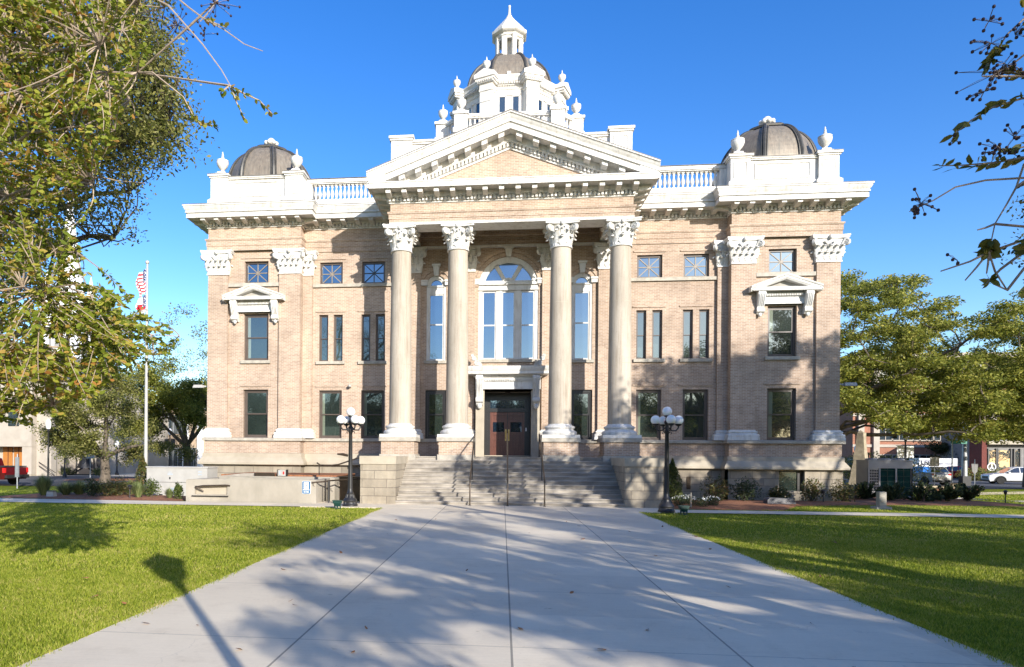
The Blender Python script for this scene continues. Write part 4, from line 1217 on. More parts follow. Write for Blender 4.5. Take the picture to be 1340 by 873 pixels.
# ------------------------------------------------------------------ five-globe lamp posts
def lamp_post(loc, label, rz=0):
    t = empty('lamp_post', loc, label, 'lamp post', 'five globe lamp posts flanking the path', rz)
    b = MB().lathe([(.27,0),(.27,.07),(.24,.10),(.23,.16),(.25,.20),(.22,.27),(.15,.33),(.12,.42),(.13,.46),(.10,.50),(.085,.62)], seg=20)
    for k in range(8): b.tube([(.235*math.cos(k*PI/4),.235*math.sin(k*PI/4),.1),(.12*math.cos(k*PI/4),.12*math.sin(k*PI/4),.42)], .022, 5)
    b.build('base', M['iron'], t, smooth=40)
    MB().lathe([(.085,.6),(.078,1.2),(.062,2.6),(.075,2.62),(.085,2.68),(.06,2.72),(.055,2.9),(.09,2.94),(.09,3.0),(.05,3.05),(.05,3.14),(.10,3.17),(.10,3.20)], seg=18).build('pole', M['iron'], t, smooth=40)
    for k in range(4):
        a = k*PI/2+R(22)
        c, s = math.cos(a), math.sin(a)
        pts = [(.05*c,.05*s,2.80),(.16*c,.16*s,2.70),(.30*c,.30*s,2.70),(.37*c,.37*s,2.79),(.38*c,.38*s,2.86)]
        ar = MB().tube(pts, [.028,.026,.026,.026,.03], 7).lathe([(.03,2.84),(.10,2.88),(.11,2.92)], (.38*c,.38*s,0), 12)
        pts = [(.06*c,.06*s,2.62),(.12*c,.12*s,2.66),(.16*c,.16*s,2.62),(.12*c,.12*s,2.58)]
        ar.tube(pts, .018, 5)
        ar.build('arm', M['iron'], t, smooth=40)
        MB().sphere((.38*c,.38*s,3.045), .155, 20, 14).build('globe', M['globe'], t, smooth=60)
    MB().sphere((0,0,3.335), .155, 20, 14).build('globe', M['globe'], t, smooth=60)
    return t
lamp_post((-5.33,23.85,.02), 'black lamp post with five white globes, left of the steps by the ramp wall', R(14))
lamp_post((5.40,23.45,.02), 'black lamp post with five white globes in front of the right stone stair block', R(-16))
lp_ = empty('lantern_post', (2.0,-1.0,.02), 'tall black lantern post outside the picture whose long shadow falls on the left lawn', 'lamp post')
MB().lathe([(.22,0),(.22,.12),(.15,.35),(.09,.6),(.07,1.2),(.055,3.8),(.09,3.9),(.07,4.0)], seg=14).build('pole', M['iron'], lp_, smooth=50)
MB().lathe([(.12,4.0),(.20,4.12),(.30,4.55),(.31,4.62)], seg=12).build('lantern', M['globe'], lp_, smooth=50)
MB().lathe([(.36,4.62),(.34,4.66),(.16,4.84),(.06,4.92),(.03,5.02)], seg=12).build('lantern_roof', M['iron'], lp_, smooth=50)

# ------------------------------------------------------------------ ramp wall, cabinet and fittings on the left
rw = empty('ramp_wall', (-9,24.9,0), 'low weathered concrete ramp wall in front of the left wing', 'ramp wall')
def at(o, mb, name, mat, parent, smooth=None):
    return mb.build(name, mat, parent, org=tuple(o.location), smooth=smooth)
m = MB()
m.prism([(-11.90,-.2),(-6.85,-.2),(-6.85,.89),(-7.9,.92),(-10.2,.97),(-10.25,.90),(-11.90,.86)], 'y', 25.02, 25.25)
m.box(-11.90,-11.55,24.90,25.02,-.2,.855); m.box(-10.28,-6.85,24.90,25.02,-.2,.885); m.box(-11.55,-10.28,24.90,25.02,-.2,.30); m.box(-11.55,-10.28,24.90,25.02,.62,.87)
m.box(-11.62,-10.22,24.84,24.90,.255,.30)
m.box(-11.9,-11.65,25.25,29.5,-.2,.85); m.box(-7.1,-6.85,25.25,27.2,-.2,.88)
at(rw, m, 'wall', M['concrete'], rw)
at(rw, MB().box(-11.54,-10.29,25.00,25.018,.27,.63), 'niche_back', M['limestone'], rw)
at(rw, MB().box(-11.64,-10.21,24.82,24.845,.225,.262), 'ledge_edge', M['bronze_dark'], rw)
r = MB().tube([(-11.5,24.82,.58),(-11.2,24.80,.63),(-10.3,24.82,.66),(-10.15,24.86,.64)], .028, 8).tube([(-11.5,24.82,.58),(-11.3,24.86,.48),(-11.2,24.90,.42)], .026, 8)
at(rw, r, 'wall_rail', M['rail'], rw, 40)
pw = empty('planter_wall', (-8,27.3,0), 'stone planter wall with dry soil on top behind the ramp wall', 'planter wall')
at(pw, MB().box(-11.6,-6.5,27.25,27.45,-.2,.93).box(-6.68,-6.5,26.3,27.25,-.2,.93), 'wall', M['concrete'], pw)
at(pw, MB().box(-11.6,-6.68,27.45,30.9,.6,.99), 'soil', M['mulch'], pw)
at(pw, MB().box(-6.5,-5.62,27.1,27.3,-.2,.93).box(-6.55,-5.58,27.05,27.35,.93,.97), 'shade_panel', M['rail'], pw)  # dark colour stands in for shade on the recessed ramp end
hr = empty('ramp_handrail', (-6.75,25.6,0), 'bronze ramp handrail on one post at the right end of the ramp wall', 'handrail')
r = MB().tube([(-7.0,24.84,.80),(-6.6,25.0,.83),(-6.4,25.3,.86),(-5.6,26.6,.90),(-5.6,26.8,.90)], .028, 8)
for x, y in ((-6.95,24.86),(-6.2,25.6)): r.tube([(x,y,.80),(x,y-.0,.70),(x+.06,y+.02,.66)], .014, 5)
at(hr, r, 'rail', M['rail'], hr, 40)
at(hr, MB().tube([(-6.45,25.2,.02),(-6.45,25.2,.86)], .03, 8), 'post', M['iron'], hr, 40)
hr = empty('upper_handrail', (-7.5,27.8,0), 'short sloping bronze handrail above the planter soil, left of the lamp', 'handrail')
r = MB().tube([(-5.72,27.7,1.72),(-5.9,27.7,1.70),(-6.7,27.7,1.43),(-6.95,27.7,1.40),(-7.45,27.7,1.40),(-7.6,27.7,1.50)], .03, 8).tube([(-6.3,27.72,1.80),(-6.5,27.72,1.85),(-6.75,27.72,1.86)], [.05,.06,.03], 7)
at(hr, r, 'rail', M['rail'], hr, 40)
at(hr, MB().tube([(-7.5,27.7,.97),(-7.5,27.7,1.44)], .02, 7).box(-7.6,-7.45,27.62,27.78,.97,.995), 'post', M['iron'], hr)
gr = empty('floor_grille', (-9.7,27.6,.93), 'dark louvred grille lying on the ramp behind the wall', 'grille')
m = MB().box(-.42,.42,-.25,.25,.0,.05)
m.box(-.42,.42,-.28,-.25,.0,.14)
for k in range(9): m.box(-.40+k*.1-.02,-.40+k*.1+.02,-.25,.25,.05,.075)
m.build('slats', M['rail'], gr); MB().prism([(-1.9,0),(-.4,0),(-.4,.12),(-1.0,.10)], 'y', -.2, .1).build('ramp_edge', M['stepstone'], gr)
mb_ = empty('control_box', (-8.95,27.4,.93), 'small white control box with a red mark on the planter wall', 'control box')
MB().box(-.17,.17,-.10,.10,.02,.26).build('case', M['alu'], mb_)
MB().box(-.20,-.17,-.12,.12,.0,.28).box(.17,.20,-.12,.12,.0,.28).build('bracket', M['iron'], mb_)
MB().box(.04,.10,-.115,-.10,.09,.2).build('red_mark', M['redmark'], mb_); MB().box(-.12,-.06,-.113,-.10,.06,.22).build('label_plate', M['palegrey'], mb_)
cb = empty('utility_cabinet', (-13.8,28.4,0), 'pale grey metal utility cabinet behind the ramp wall', 'utility cabinet')
m = MB().box(-1.32,1.38,-.45,.6,0,1.22).box(-1.35,1.41,-.48,.63,1.22,1.27)
m.build('case', M['alu'], cb)
MB().box(-1.30,1.36,-.458,-.45,.60,.615).box(.03,.045,-.457,-.45,.02,.6).box(-.75,-.60,-.46,-.45,.02,.10).build('seam', M['iron'], cb)
MB().box(-.38,-.15,-.458,-.45,.92,.98).box(-.33,-.20,-.458,-.45,1.02,1.05).box(.98,1.14,-.458,-.45,1.03,1.09).box(.98,1.14,-.458,-.45,.92,.97).box(-.26,.02,-.457,-.45,.12,.38).build('label_plate', M['palegrey'], cb)
MB().box(-.30,-.25,-.475,-.45,.74,.83).build('lock', M['iron'], cb)
# accessibility sign on the ramp wall
sg = empty('accessibility_sign', (-7.22,24.88,.61), 'blue sign with a white wheelchair symbol on the ramp wall', 'sign')
def rrect(w, h, r, n=5):
    pts = []
    for cx, cy, a0 in ((w-r,h-r,0),(-w+r,h-r,PI/2),(-w+r,-h+r,PI),(w-r,-h+r,1.5*PI)):
        for k in range(n+1): pts.append((cx+r*math.cos(a0+k*PI/2/n), cy+r*math.sin(a0+k*PI/2/n)))
    return pts
MB().prism(rrect(.16,.235,.03), 'y', -.004, .012).build('border', M['signwhite'], sg)
MB().prism(rrect(.15,.225,.025), 'y', -.007, -.002).build('panel', M['signblue'], sg)
MB().prism(rrect(.095,.12,.012), 'y', -.010, -.006).build('symbol_field', M['signwhite'], sg).location = (0,0,.075)
sy = MB(); zc = .055
ringp = []
sy2 = []
for k in range(15):
    a = R(-215)+R(235)*k/14
    sy2.append((-.005+.042*math.cos(a), -.013, zc-.015+.042*math.sin(a)))
sy.tube(sy2, .010, 5)
sy.tube([(-.018,-.013,zc+.062),(-.012,-.013,zc+.015),(.025,-.013,zc+.012),(.045,-.013,zc-.04),(.06,-.013,zc-.036)], .013, 5)
sy.tube([(-.016,-.013,zc+.035),(.022,-.013,zc+.035)], .006, 5); sy.sphere((-.018,-.013,zc+.085), .018, 8, 6)
sy.build('wheelchair_symbol', M['signblue'], sg)
tx = MB()
for (x0, x1, z) in ((-.12,.05,-.085),(.06,.12,-.085),(-.10,-.02,-.165),(.0,.1,-.165)): tx.box(x0,x1,-.0095,-.0065,z-.016,z+.016)
tx.build('lettering', M['signwhite'], sg)

# small green floodlights at the lawn corners
def flood(loc, label):
    t = empty('ground_floodlight', loc, label, 'floodlight', 'green floodlights at the lawn corners')
    MB().box(-.10,.10,-.08,.08,0,.03).box(-.11,-.08,-.03,.03,.03,.22).box(.08,.11,-.03,.03,.03,.22).box(-.02,.02,-.02,.02,.03,.14).build('yoke', M['green_box'], t)
    MB().box(-.14,.14,-.10,.10,.20,.27).box(-.16,.16,-.11,.11,.27,.30).frustum((0,0),.07,.06,.10,.12,.09,.20).build('lamp_head', M['green_box'], t)
flood((-5.52,22.75,0), 'dark green ground floodlight in the grass by the left lamp post')
flood((5.78,22.75,0), 'dark green ground floodlight in the grass by the right lamp post')

# right side: stone marker, concrete post, condensers, lights
mk = empty('stone_marker', (10.75,28.0,0), 'low slanted grey granite marker on the grass strip', 'marker')
MB().prism([(-.53,.0),(.53,.0),(.50,.14),(.40,.27),(-.44,.30),(-.53,.22)], 'y', -.1, .34).build('block', M['granite'], mk)
m = MB()
for k in range(4): m.box(-.36+.03*(k%2), .34-.05*(k%3), -.106, -.10, .06+k*.05, .075+k*.05)
m.build('inscription', M['hvac'], mk)
po = empty('concrete_post', (13.75,26.75,0), 'short square concrete post with a footing in the right lawn', 'post')
MB().box(-.12,.12,-.12,.12,.08,.64).build('post', M['sill'], po); MB().frustum((0,0),.27,.24,-.05,.25,.22,.10).build('footing', M['sill'], po)
ac = empty('condenser_unit', (18.0,34.6,0), 'large grey air conditioning condenser with green coil panels', 'air conditioner')
m = MB(); a, b = -1.05, .88
m.box(a,b,-.5,.6,1.40,1.74); m.box(a,b,-.5,.6,0,.10); m.box(a,-.56,-.47,.6,.1,1.4)
for x in (a,-.58,.14,b-.07): m.box(x,x+.07,-.5,-.44,.1,1.4)
m.box(a-.02,b+.02,-.52,.62,1.74,1.78); m.box(b-.06,b,-.5,.6,.1,1.4)
for k in range(3): m.lathe([(.26,1.78),(.26,1.84),(.22,1.86)], (a+.4+k*.6,.05,0), 16)
m.build('case', M['hvac'], ac)
MB().box(-.52,.86,-.46,-.42,.1,1.4).build('coil', M['coil'], ac)
m = MB()
for x0, x1 in ((-.52,.14),(.20,.82)):
    for k in range(5): m.box(x0,x1,-.475,-.465,.25+k*.26,.265+k*.26)
    for k in range(3): m.box(x0+(x1-x0)*k/2-.006,x0+(x1-x0)*k/2+.006,-.478,-.464,.1,1.4)
m.build('guard', M['green_box'], ac)
m = MB()
for k in range(9):
    for j in range(4): m.box(a+.08+j*.1,a+.155+j*.1,-.478,-.468,.2+k*.13,.29+k*.13)
m.build('louvre', M['iron'], ac)
a2 = empty('small_condenser', (15.85,32.8,0), 'small louvred air conditioning unit at the building corner', 'air conditioner')
MB().box(-.24,.24,-.2,.3,.0,.66).build('case', M['hvac'], a2)
m = MB()
for k in range(8): m.box(-.19,.2,-.212,-.199,.08+k*.065,.115+k*.065)
m.build('louvre', M['iron'], a2)
def path_light(x, y, label):
    t = empty('path_light', (x, y, terr(x,y)+.01), label, 'path light', 'small garden lights in the beds')
    MB().tube([(0,0,0),(0,0,.42)], .02, 6).build('stake', M['iron'], t); MB().lathe([(.03,.40),(.06,.44),(.06,.50),(.10,.52),(.03,.58)], seg=10).build('lamp_head', M['iron'], t, smooth=40)
path_light(20.9,31.2,'thin black path light in the grass right of the spiky shrubs')
path_light(13.0,29.6,'thin black path light against the stone base in front of the right pavilion')
path_light(-14.6,25.7,'thin dark path light by the left end of the ramp wall')
st_ = tag(MB().box(-.02,.02,-.015,.015,0,.55).build('wooden_stake', M['limestone']), 'pale wooden stake among the white flowers', 'stake'); st_.location = (6.75,25.6,.02)
jb = empty('junction_box', (-18.05,25.9,.05), 'small pale green junction box in the left bed', 'junction box')
MB().frustum((0,0),.16,.12,0,.13,.10,.22).build('case', M['alu'], jb); MB().box(-.15,.15,-.12,.12,.22,.25).build('lid', M['green_box'], jb)

# ------------------------------------------------------------------ leaves, trees and shrubs
def leaf_object(name, C, size, mat, parent=None, seed=1, up=0.0, aspect=.5, org=(0,0,0), D=None, oval=False):
    """many separate leaf blades (diamond quads) in one mesh"""
    rg = np.random.default_rng(seed); C = np.asarray(C, dtype=np.float32) - np.array(org, dtype=np.float32)
    n = len(C)
    if D is None:
        a = rg.normal(size=(n,3)); a[:,2] *= (1-up)
    else: a = np.asarray(D)+rg.normal(size=(n,3))*.25
    a /= np.linalg.norm(a,axis=1,keepdims=True)+1e-9
    b = rg.normal(size=(n,3)); b[:,2] *= (1-up); b -= a*np.sum(a*b,axis=1,keepdims=True); b /= np.linalg.norm(b,axis=1,keepdims=True)+1e-9
    L = (size*rg.uniform(.6,1.25,size=(n,1))); W = L*aspect
    nrm = np.cross(a,b)
    V = np.stack([C-a*L*.5, C+b*W*.5-a*L*.05+nrm*L*.06, C+a*L*.5, C-b*W*.5-a*L*.05+nrm*L*.06], axis=1).reshape(-1,3).astype(np.float32)
    q = 4
    if oval:
        q = 6
        V = np.stack([C-a*L*.5, C+b*W*.42-a*L*.22+nrm*L*.06, C+b*W*.46+a*L*.12+nrm*L*.07, C+a*L*.5, C-b*W*.46+a*L*.12+nrm*L*.07, C-b*W*.42-a*L*.22+nrm*L*.06], axis=1).reshape(-1,3).astype(np.float32)
    me = bpy.data.meshes.new(name)
    me.vertices.add(q*n); me.vertices.foreach_set('co', V.ravel())
    me.loops.add(q*n); me.loops.foreach_set('vertex_index', np.arange(q*n,dtype=np.int32))
    me.polygons.add(n); me.polygons.foreach_set('loop_start', np.arange(0,q*n,q,dtype=np.int32))
    me.update(calc_edges=True); me.materials.append(mat)
    o = bpy.data.objects.new(name, me); COL.objects.link(o)
    if parent is not None: o.parent = parent
    return o
def clump_points(centres, radii, per, seed, flat=.6, shell=.5):
    rg = np.random.default_rng(seed); out = []
    for c, r in zip(centres, radii):
        n = max(4, int(per*(r**1.5)))
        d = rg.normal(size=(n,3)); d /= np.linalg.norm(d,axis=1,keepdims=True)
        rr = r*rg.uniform(0,1,size=(n,1))**shell
        p = d*rr; p[:,2] *= flat
        out.append(np.asarray(c)+p)
    return np.concatenate(out)
def grow(m, p, d, L, r, depth, rg, tips, spread=.6, gravity=0.0, shrink=.68, nseg=5, kids=(2,3), minr=.012, wob=.18):
    pts = [Vector(p)]; d = Vector(d).normalized(); seg = L/nseg
    rad = [r]
    for i in range(nseg):
        d = (d + Vector((rg.gauss(0,wob), rg.gauss(0,wob), rg.gauss(0,wob)*.7 + gravity))).normalized()
        pts.append(pts[-1]+d*seg); rad.append(r*(1-.42*(i+1)/nseg))
        if depth <= 1: tips.append((pts[-1].copy(), d.copy(), depth))
    m.tube(pts, rad, 7 if r > .06 else 5)
    if depth <= 0: return
    k = rg.randint(*kids)
    for j in range(k):
        i = nseg if j == 0 else rg.randint(max(1, nseg//2), nseg)
        ax = Vector((rg.gauss(0,1), rg.gauss(0,1), rg.gauss(0,1)*.6)).normalized()
        nd = (d + ax*spread).normalized()
        grow(m, pts[i], nd, L*shrink*rg.uniform(.8,1.15), max(minr, rad[i]*.72), depth-1, rg, tips, spread, gravity, shrink, nseg, kids, minr, wob)
def tree(name, loc, label, h_trunk, r_trunk, limbs, L, depth, leafmat, leaf, per, crad, seed, group=None, spread=.6, lean=(0,0), flat=.6, gravity=.03, bark='bark', cat='tree', elev=(.3,.9), bulk=None):
    t = empty(name, loc, label, cat, group); rg = random.Random(seed); tips = []
    m = MB()
    top = Vector((lean[0]*h_trunk, lean[1]*h_trunk, h_trunk))
    m.tube([(0,0,-.2),(0,0,.05),tuple(top*.35+Vector((rg.gauss(0,.08),rg.gauss(0,.08),0))),tuple(top*.7),tuple(top)], [r_trunk*1.7,r_trunk*1.3,r_trunk*1.02,r_trunk*.95,r_trunk*.9], 10)
    for k in range(limbs):
        a = 2*PI*k/limbs + rg.gauss(0,.25); el = rg.uniform(*elev)
        grow(m, top - Vector((0,0,r_trunk*.5*(k%2))), (math.cos(a)*math.cos(el), math.sin(a)*math.cos(el), math.sin(el)), L*rg.uniform(.85,1.15), r_trunk*.55, depth, rg, tips, spread, gravity)
    m.build('trunk', M[bark], t, smooth=60)
    cs = [tuple(p) for p, d, q in tips]; rs = [crad*rg.uniform(.55,1.2) for _ in cs]
    if bulk:
        for _ in range(bulk[0]):
            a = rg.uniform(0,2*PI); u = rg.uniform(0,1)**.5
            cs.append((bulk[1]*u*math.cos(a)+lean[0]*h_trunk, bulk[1]*u*math.sin(a), bulk[2]+rg.uniform(0,1)*bulk[3]*(1-u*u*.7))); rs.append(crad*rg.uniform(.5,1.1))
    P = clump_points(cs, rs, per, seed, flat)
    leaf_object('crown', P, leaf, leafmat, t, seed, up=.35)
    return t
def shrub(name, loc, label, h, w, leafmat, leaf, n, seed, group=None, cat='shrub', shape='dome', stems=7):
    loc = (loc[0], loc[1], terr(loc[0],loc[1])+(loc[2] if len(loc) > 2 else .03))
    t = empty(name, loc, label, cat, group); rg = np.random.default_rng(seed)
    m = MB(); cs = []
    for k in range(stems):
        a = 2*PI*k/stems+rg.normal()*.3; q = rg.uniform(.4,1)
        tip = (w*.5*q*math.cos(a), w*.5*q*math.sin(a), h*rg.uniform(.55,.95)*(1-.3*q))
        m.tube([(0,0,-.03),(tip[0]*.4,tip[1]*.4,tip[2]*.55),tip], [.02,.014,.007], 5)
    m.build('stems', M['bark'], t)
    d = rg.normal(size=(n,3)); d /= np.linalg.norm(d,axis=1,keepdims=True); u = rg.uniform(0,1,size=n)**.4
    p = d*u[:,None]; ph = np.arctan2(p[:,1],p[:,0])
    bump = 1+.22*np.sin(3*ph+seed)+.14*np.sin(5*ph+2*seed+4*p[:,2])
    if shape == 'cone':
        z = rg.uniform(.02,1,size=n); r = (1-z**1.4)*(.9+.2*np.sin(9*z+3*ph+seed))*u; P = np.stack([w*.5*r*np.cos(ph), w*.5*r*np.sin(ph), z*h], axis=1); D = None
    elif shape == 'spiky':
        b = rg.integers(0, 26, size=n); rgb = np.random.default_rng(seed+5); dirs = rgb.normal(size=(26,3)); dirs[:,2] = np.abs(dirs[:,2])+.55; dirs /= np.linalg.norm(dirs,axis=1,keepdims=True)
        s_ = rg.uniform(.25,1,size=n); P = dirs[b]*s_[:,None]*np.array([w*.62,w*.62,h]) + rg.normal(size=(n,3))*.03; P[:,2] = np.abs(P[:,2]); D = dirs[b]
    else:
        P = p*bump[:,None]*np.array([w*.5,w*.5,h*.52]) + np.array([0,0,h*.5]); P[:,2] = np.maximum(P[:,2], .02); D = None
    leaf_object('leaves', P, leaf, leafmat, t, seed, up=.1, D=D)
    return t
def grass_clump(loc, label, h, w, n, seed, mat='tuft', group='ornamental grasses in the left bed'):
    x, y = loc; rg = np.random.default_rng(seed)
    a = rg.uniform(0,2*PI,n); sp = rg.uniform(.0,1,n)**.7; hh = h*rg.uniform(.6,1.05,n)
    root = np.stack([.08*w*np.cos(a)*rg.uniform(0,1,n), .08*w*np.sin(a)*rg.uniform(0,1,n), np.zeros(n)],1)
    tip = np.stack([w*.5*sp*np.cos(a), w*.5*sp*np.sin(a), hh*(1-.25*sp)],1)
    mid = (root+tip)/2+np.array([0,0,1])*hh[:,None]*.14
    tn = np.stack([-np.sin(a),np.cos(a),np.zeros(n)],1)*.009
    root = root*1.2; tip = tip*1.2; mid = mid*1.2
    V = np.stack([root-tn,root+tn,mid+tn,mid-tn,tip],1).reshape(-1,3)
    m = MB(); m.v = [tuple(v) for v in V.tolist()]
    for i in range(n): m.f += [(5*i,5*i+1,5*i+2,5*i+3),(5*i+3,5*i+2,5*i+4)]
    o = m.build('ornamental_grass', M[mat], fix=False); o.location = (x, y, terr(x,y)+.03)
    return tag(o, label, 'grass clump', group)

# ------------------------------------------------------------------ camera model (also turns a direction of view and a depth into a point)
PSI, CX, CY, ROLL, FOC, EYE = R(6.28), 558.288, 595.543, R(0.45), 900.0, 1.85
cR, sR = math.cos(ROLL), math.sin(ROLL)
def vp(u, v, Y):
    a, b = u-CX, v-CY
    x = (cR*a+sR*b)/FOC; y = (-sR*a+cR*b)/FOC
    d = (math.cos(PSI)*x-math.sin(PSI), math.sin(PSI)*x+math.cos(PSI), -y)
    t = Y/d[1]
    return Vector((d[0]*t, Y, EYE+d[2]*t))

# ------------------------------------------------------------------ vehicles (local x forward, y left)
def shear(m, poly, w0, z0, w1, z1):
    W = lambda z: w0+(w1-w0)*(z-z0)/(z1-z0)
    n = len(poly)
    m.add([(x,-W(z),z) for x, z in poly]+[(x,W(z),z) for x, z in poly],
          [tuple(range(n)), tuple(range(2*n-1,n-1,-1))]+[(i,i+n,(i+1)%n+n,(i+1)%n) for i in range(n)])
def wheel(t, x, y, r, w=.22):
    o = MB().lathe([(r*.62,-w/2),(r*.93,-w/2),(r,-w/2+.03),(r,w/2-.03),(r*.93,w/2),(r*.62,w/2)], seg=24).build('wheel', M['tyre'], t, smooth=50)
    o.location = (x, y, r); o.rotation_euler = (R(90), 0, 0)
    q = MB().lathe([(r*.63,-w/2+.03),(r*.60,-w/2+.015),(r*.5,-w/2+.06),(.05,-w/2+.05)], seg=20).lathe([(r*.63,w/2-.03),(r*.60,w/2-.015),(r*.5,w/2-.06),(.05,w/2-.05)], seg=20)
    for k in range(6):
        a = k*PI/3
        for s in (-1,1):
            q.merge(MB().box(.03,r*.58,-.035,.035,s*(w/2-.055)-.02,s*(w/2-.055)+.02), Matrix.Rotation(a,4,'Z'))
    q.build('rim', M['rim'], o, smooth=50)
    return o
def arch_poly(front, rear, wf, wr, r, zb, top):
    """lower body outline with wheel arches; front/rear are end outlines, top is the belt line front -> rear"""
    pts = [(rear[0], zb)]
    for c in (wr, wf):
        pts += [(c+r*math.cos(a), max(zb, .33+r*math.sin(a))) for a in [PI-PI*k/10 for k in range(11)]]
    pts += [(front[0], zb)] + front[1] + top + rear[1]
    return pts
def suv(name, loc, rz, label, paint, cat='car', L=4.3):
    t = empty(name, loc, label, cat, None, rz); k = L/4.3
    wf, wr = 1.33*k, -1.27*k
    lo = arch_poly((2.05*k,[(2.13*k,.42),(2.15*k,.62),(2.09*k,.80),(1.95*k,.90)]), (-2.05*k,[(-2.12*k,.90),(-2.15*k,.66),(-2.12*k,.40)]), wf, wr, .39, .24, [(1.18*k,1.0),(-.5*k,1.04),(-1.98*k,1.08)])
    b = MB(); shear(b, lo, .80, .2, .885, .75)
    gh = [(1.15*k,.995),(.38*k,1.50),(.05*k,1.585),(-.8*k,1.61),(-1.55*k,1.57),(-1.72*k,1.50),(-2.0*k,1.06)]
    shear(b, gh, .86, 1.0, .64, 1.62)
    b.box(-1.95*k,-1.50*k,-.60,.60,1.555,1.585)
    body = b.build('body', paint, t, smooth=30)
    cl = MB(); shear(cl, [(2.0*k,.22),(2.16*k,.30),(2.165*k,.40),(-2.165*k,.44),(-2.17*k,.32),(-2.0*k,.22)], .78, .2, .84, .44)
    for s in (-1,1):
        for c in (wf, wr):
            A = [(c+.44*math.cos(a),.33+.44*math.sin(a)) for a in [PI*j/12 for j in range(13)]]; B = [(c+.385*math.cos(a),.33+.385*math.sin(a)) for a in [PI*j/12 for j in range(13)]]
            for j in range(12):
                y0, y1 = s*.80, s*.895
                cl.add([(A[j][0],y1,A[j][1]),(A[j+1][0],y1,A[j+1][1]),(B[j+1][0],y1,B[j+1][1]),(B[j][0],y1,B[j][1]),(A[j][0],y0,A[j][1]),(A[j+1][0],y0,A[j+1][1]),(B[j+1][0],y0,B[j+1][1]),(B[j][0],y0,B[j][1])], [(0,1,2,3),(0,4,5,1),(3,2,6,7)])
    cl.build('bumper', M['blackplastic'], t)
    wd = lambda z: .86+(.64-.86)*(z-1.0)/.62+.006
    def pane(name, polys):
        m = MB()
        for p in polys:
            for s in (-1,1): m.add([(x,s*wd(z),z) for x, z in p], [tuple(range(len(p)))])
        return m.build(name, M['carglass'], t)
    pane('side_window', [[(.98*k,1.05),(.36*k,1.46),(.12*k,1.53),(.02*k,1.53),(.02*k,1.06)],[(-.05*k,1.06),(-.05*k,1.535),(-.85*k,1.55),(-.85*k,1.08)],[(-.92*k,1.085),(-.92*k,1.545),(-1.45*k,1.50),(-1.70*k,1.12)]])
    e = .008
    MB().add([(1.12*k+e,-.80,1.02+e),(1.12*k+e,.80,1.02+e),(.42*k+e,.64,1.485+e),(.42*k+e,-.64,1.485+e)], [(0,1,2,3)]).build('windscreen', M['carglass'], t)
    MB().add([(-1.975*k-e,-.76,1.12),(-1.975*k-e,.76,1.12),(-1.75*k-e,.62,1.47),(-1.75*k-e,-.62,1.47)], [(0,1,2,3)]).build('rear_window', M['carglass'], t)
    for s in (-1,1):
        MB().prism([(s*.895,.84),(s*.895,1.0),(s*.62,.98),(s*.58,.86)], 'x', -2.165*k, -1.93*k).build('tail_light', M['tail'], t)
        MB().prism([(s*.87,.70),(s*.88,.84),(s*.55,.78),(s*.55,.70)], 'x', 1.93*k, 2.13*k).build('headlight', M['signwhite'], t)
        MB().box(.72*k,.86*k,s*.86,s*1.04,1.03,1.15).build('mirror', paint, t)
        for x in (.3,-.55): MB().box(x*k-.09,x*k+.09,s*.872,s*.9,.88,.91).build('handle', paint, t)
    MB().box(-2.17*k,-2.14*k,-.26,.26,.70,.84).build('number_plate', M['signwhite'], t)
    MB().prism([(-.55,.48),(.55,.48),(.62,.72),(-.62,.72)], 'x', 2.12*k, 2.165*k).build('grille', M['blackplastic'], t)
    for x in (wf, wr):
        for s in (-1,1): wheel(t, x, s*.78, .34)
    return t
zr = lambda x, y: terr(x,y)+.035
suv('compact_suv', (37.6,66.3,zr(37.6,66.3)), R(99), 'silver compact suv seen from behind on the right street', M['silver'], L=4.25)
suv('parked_suv', (47.2,69.2,zr(47,69)), R(168), 'white suv at the right edge of the picture facing left', M['carwhite'], L=4.7)
suv('hatchback', (50.5,84,zr(50,84)), R(140), 'small dark car half hidden behind the grey signal pole base', M['carred'], L=4.0)
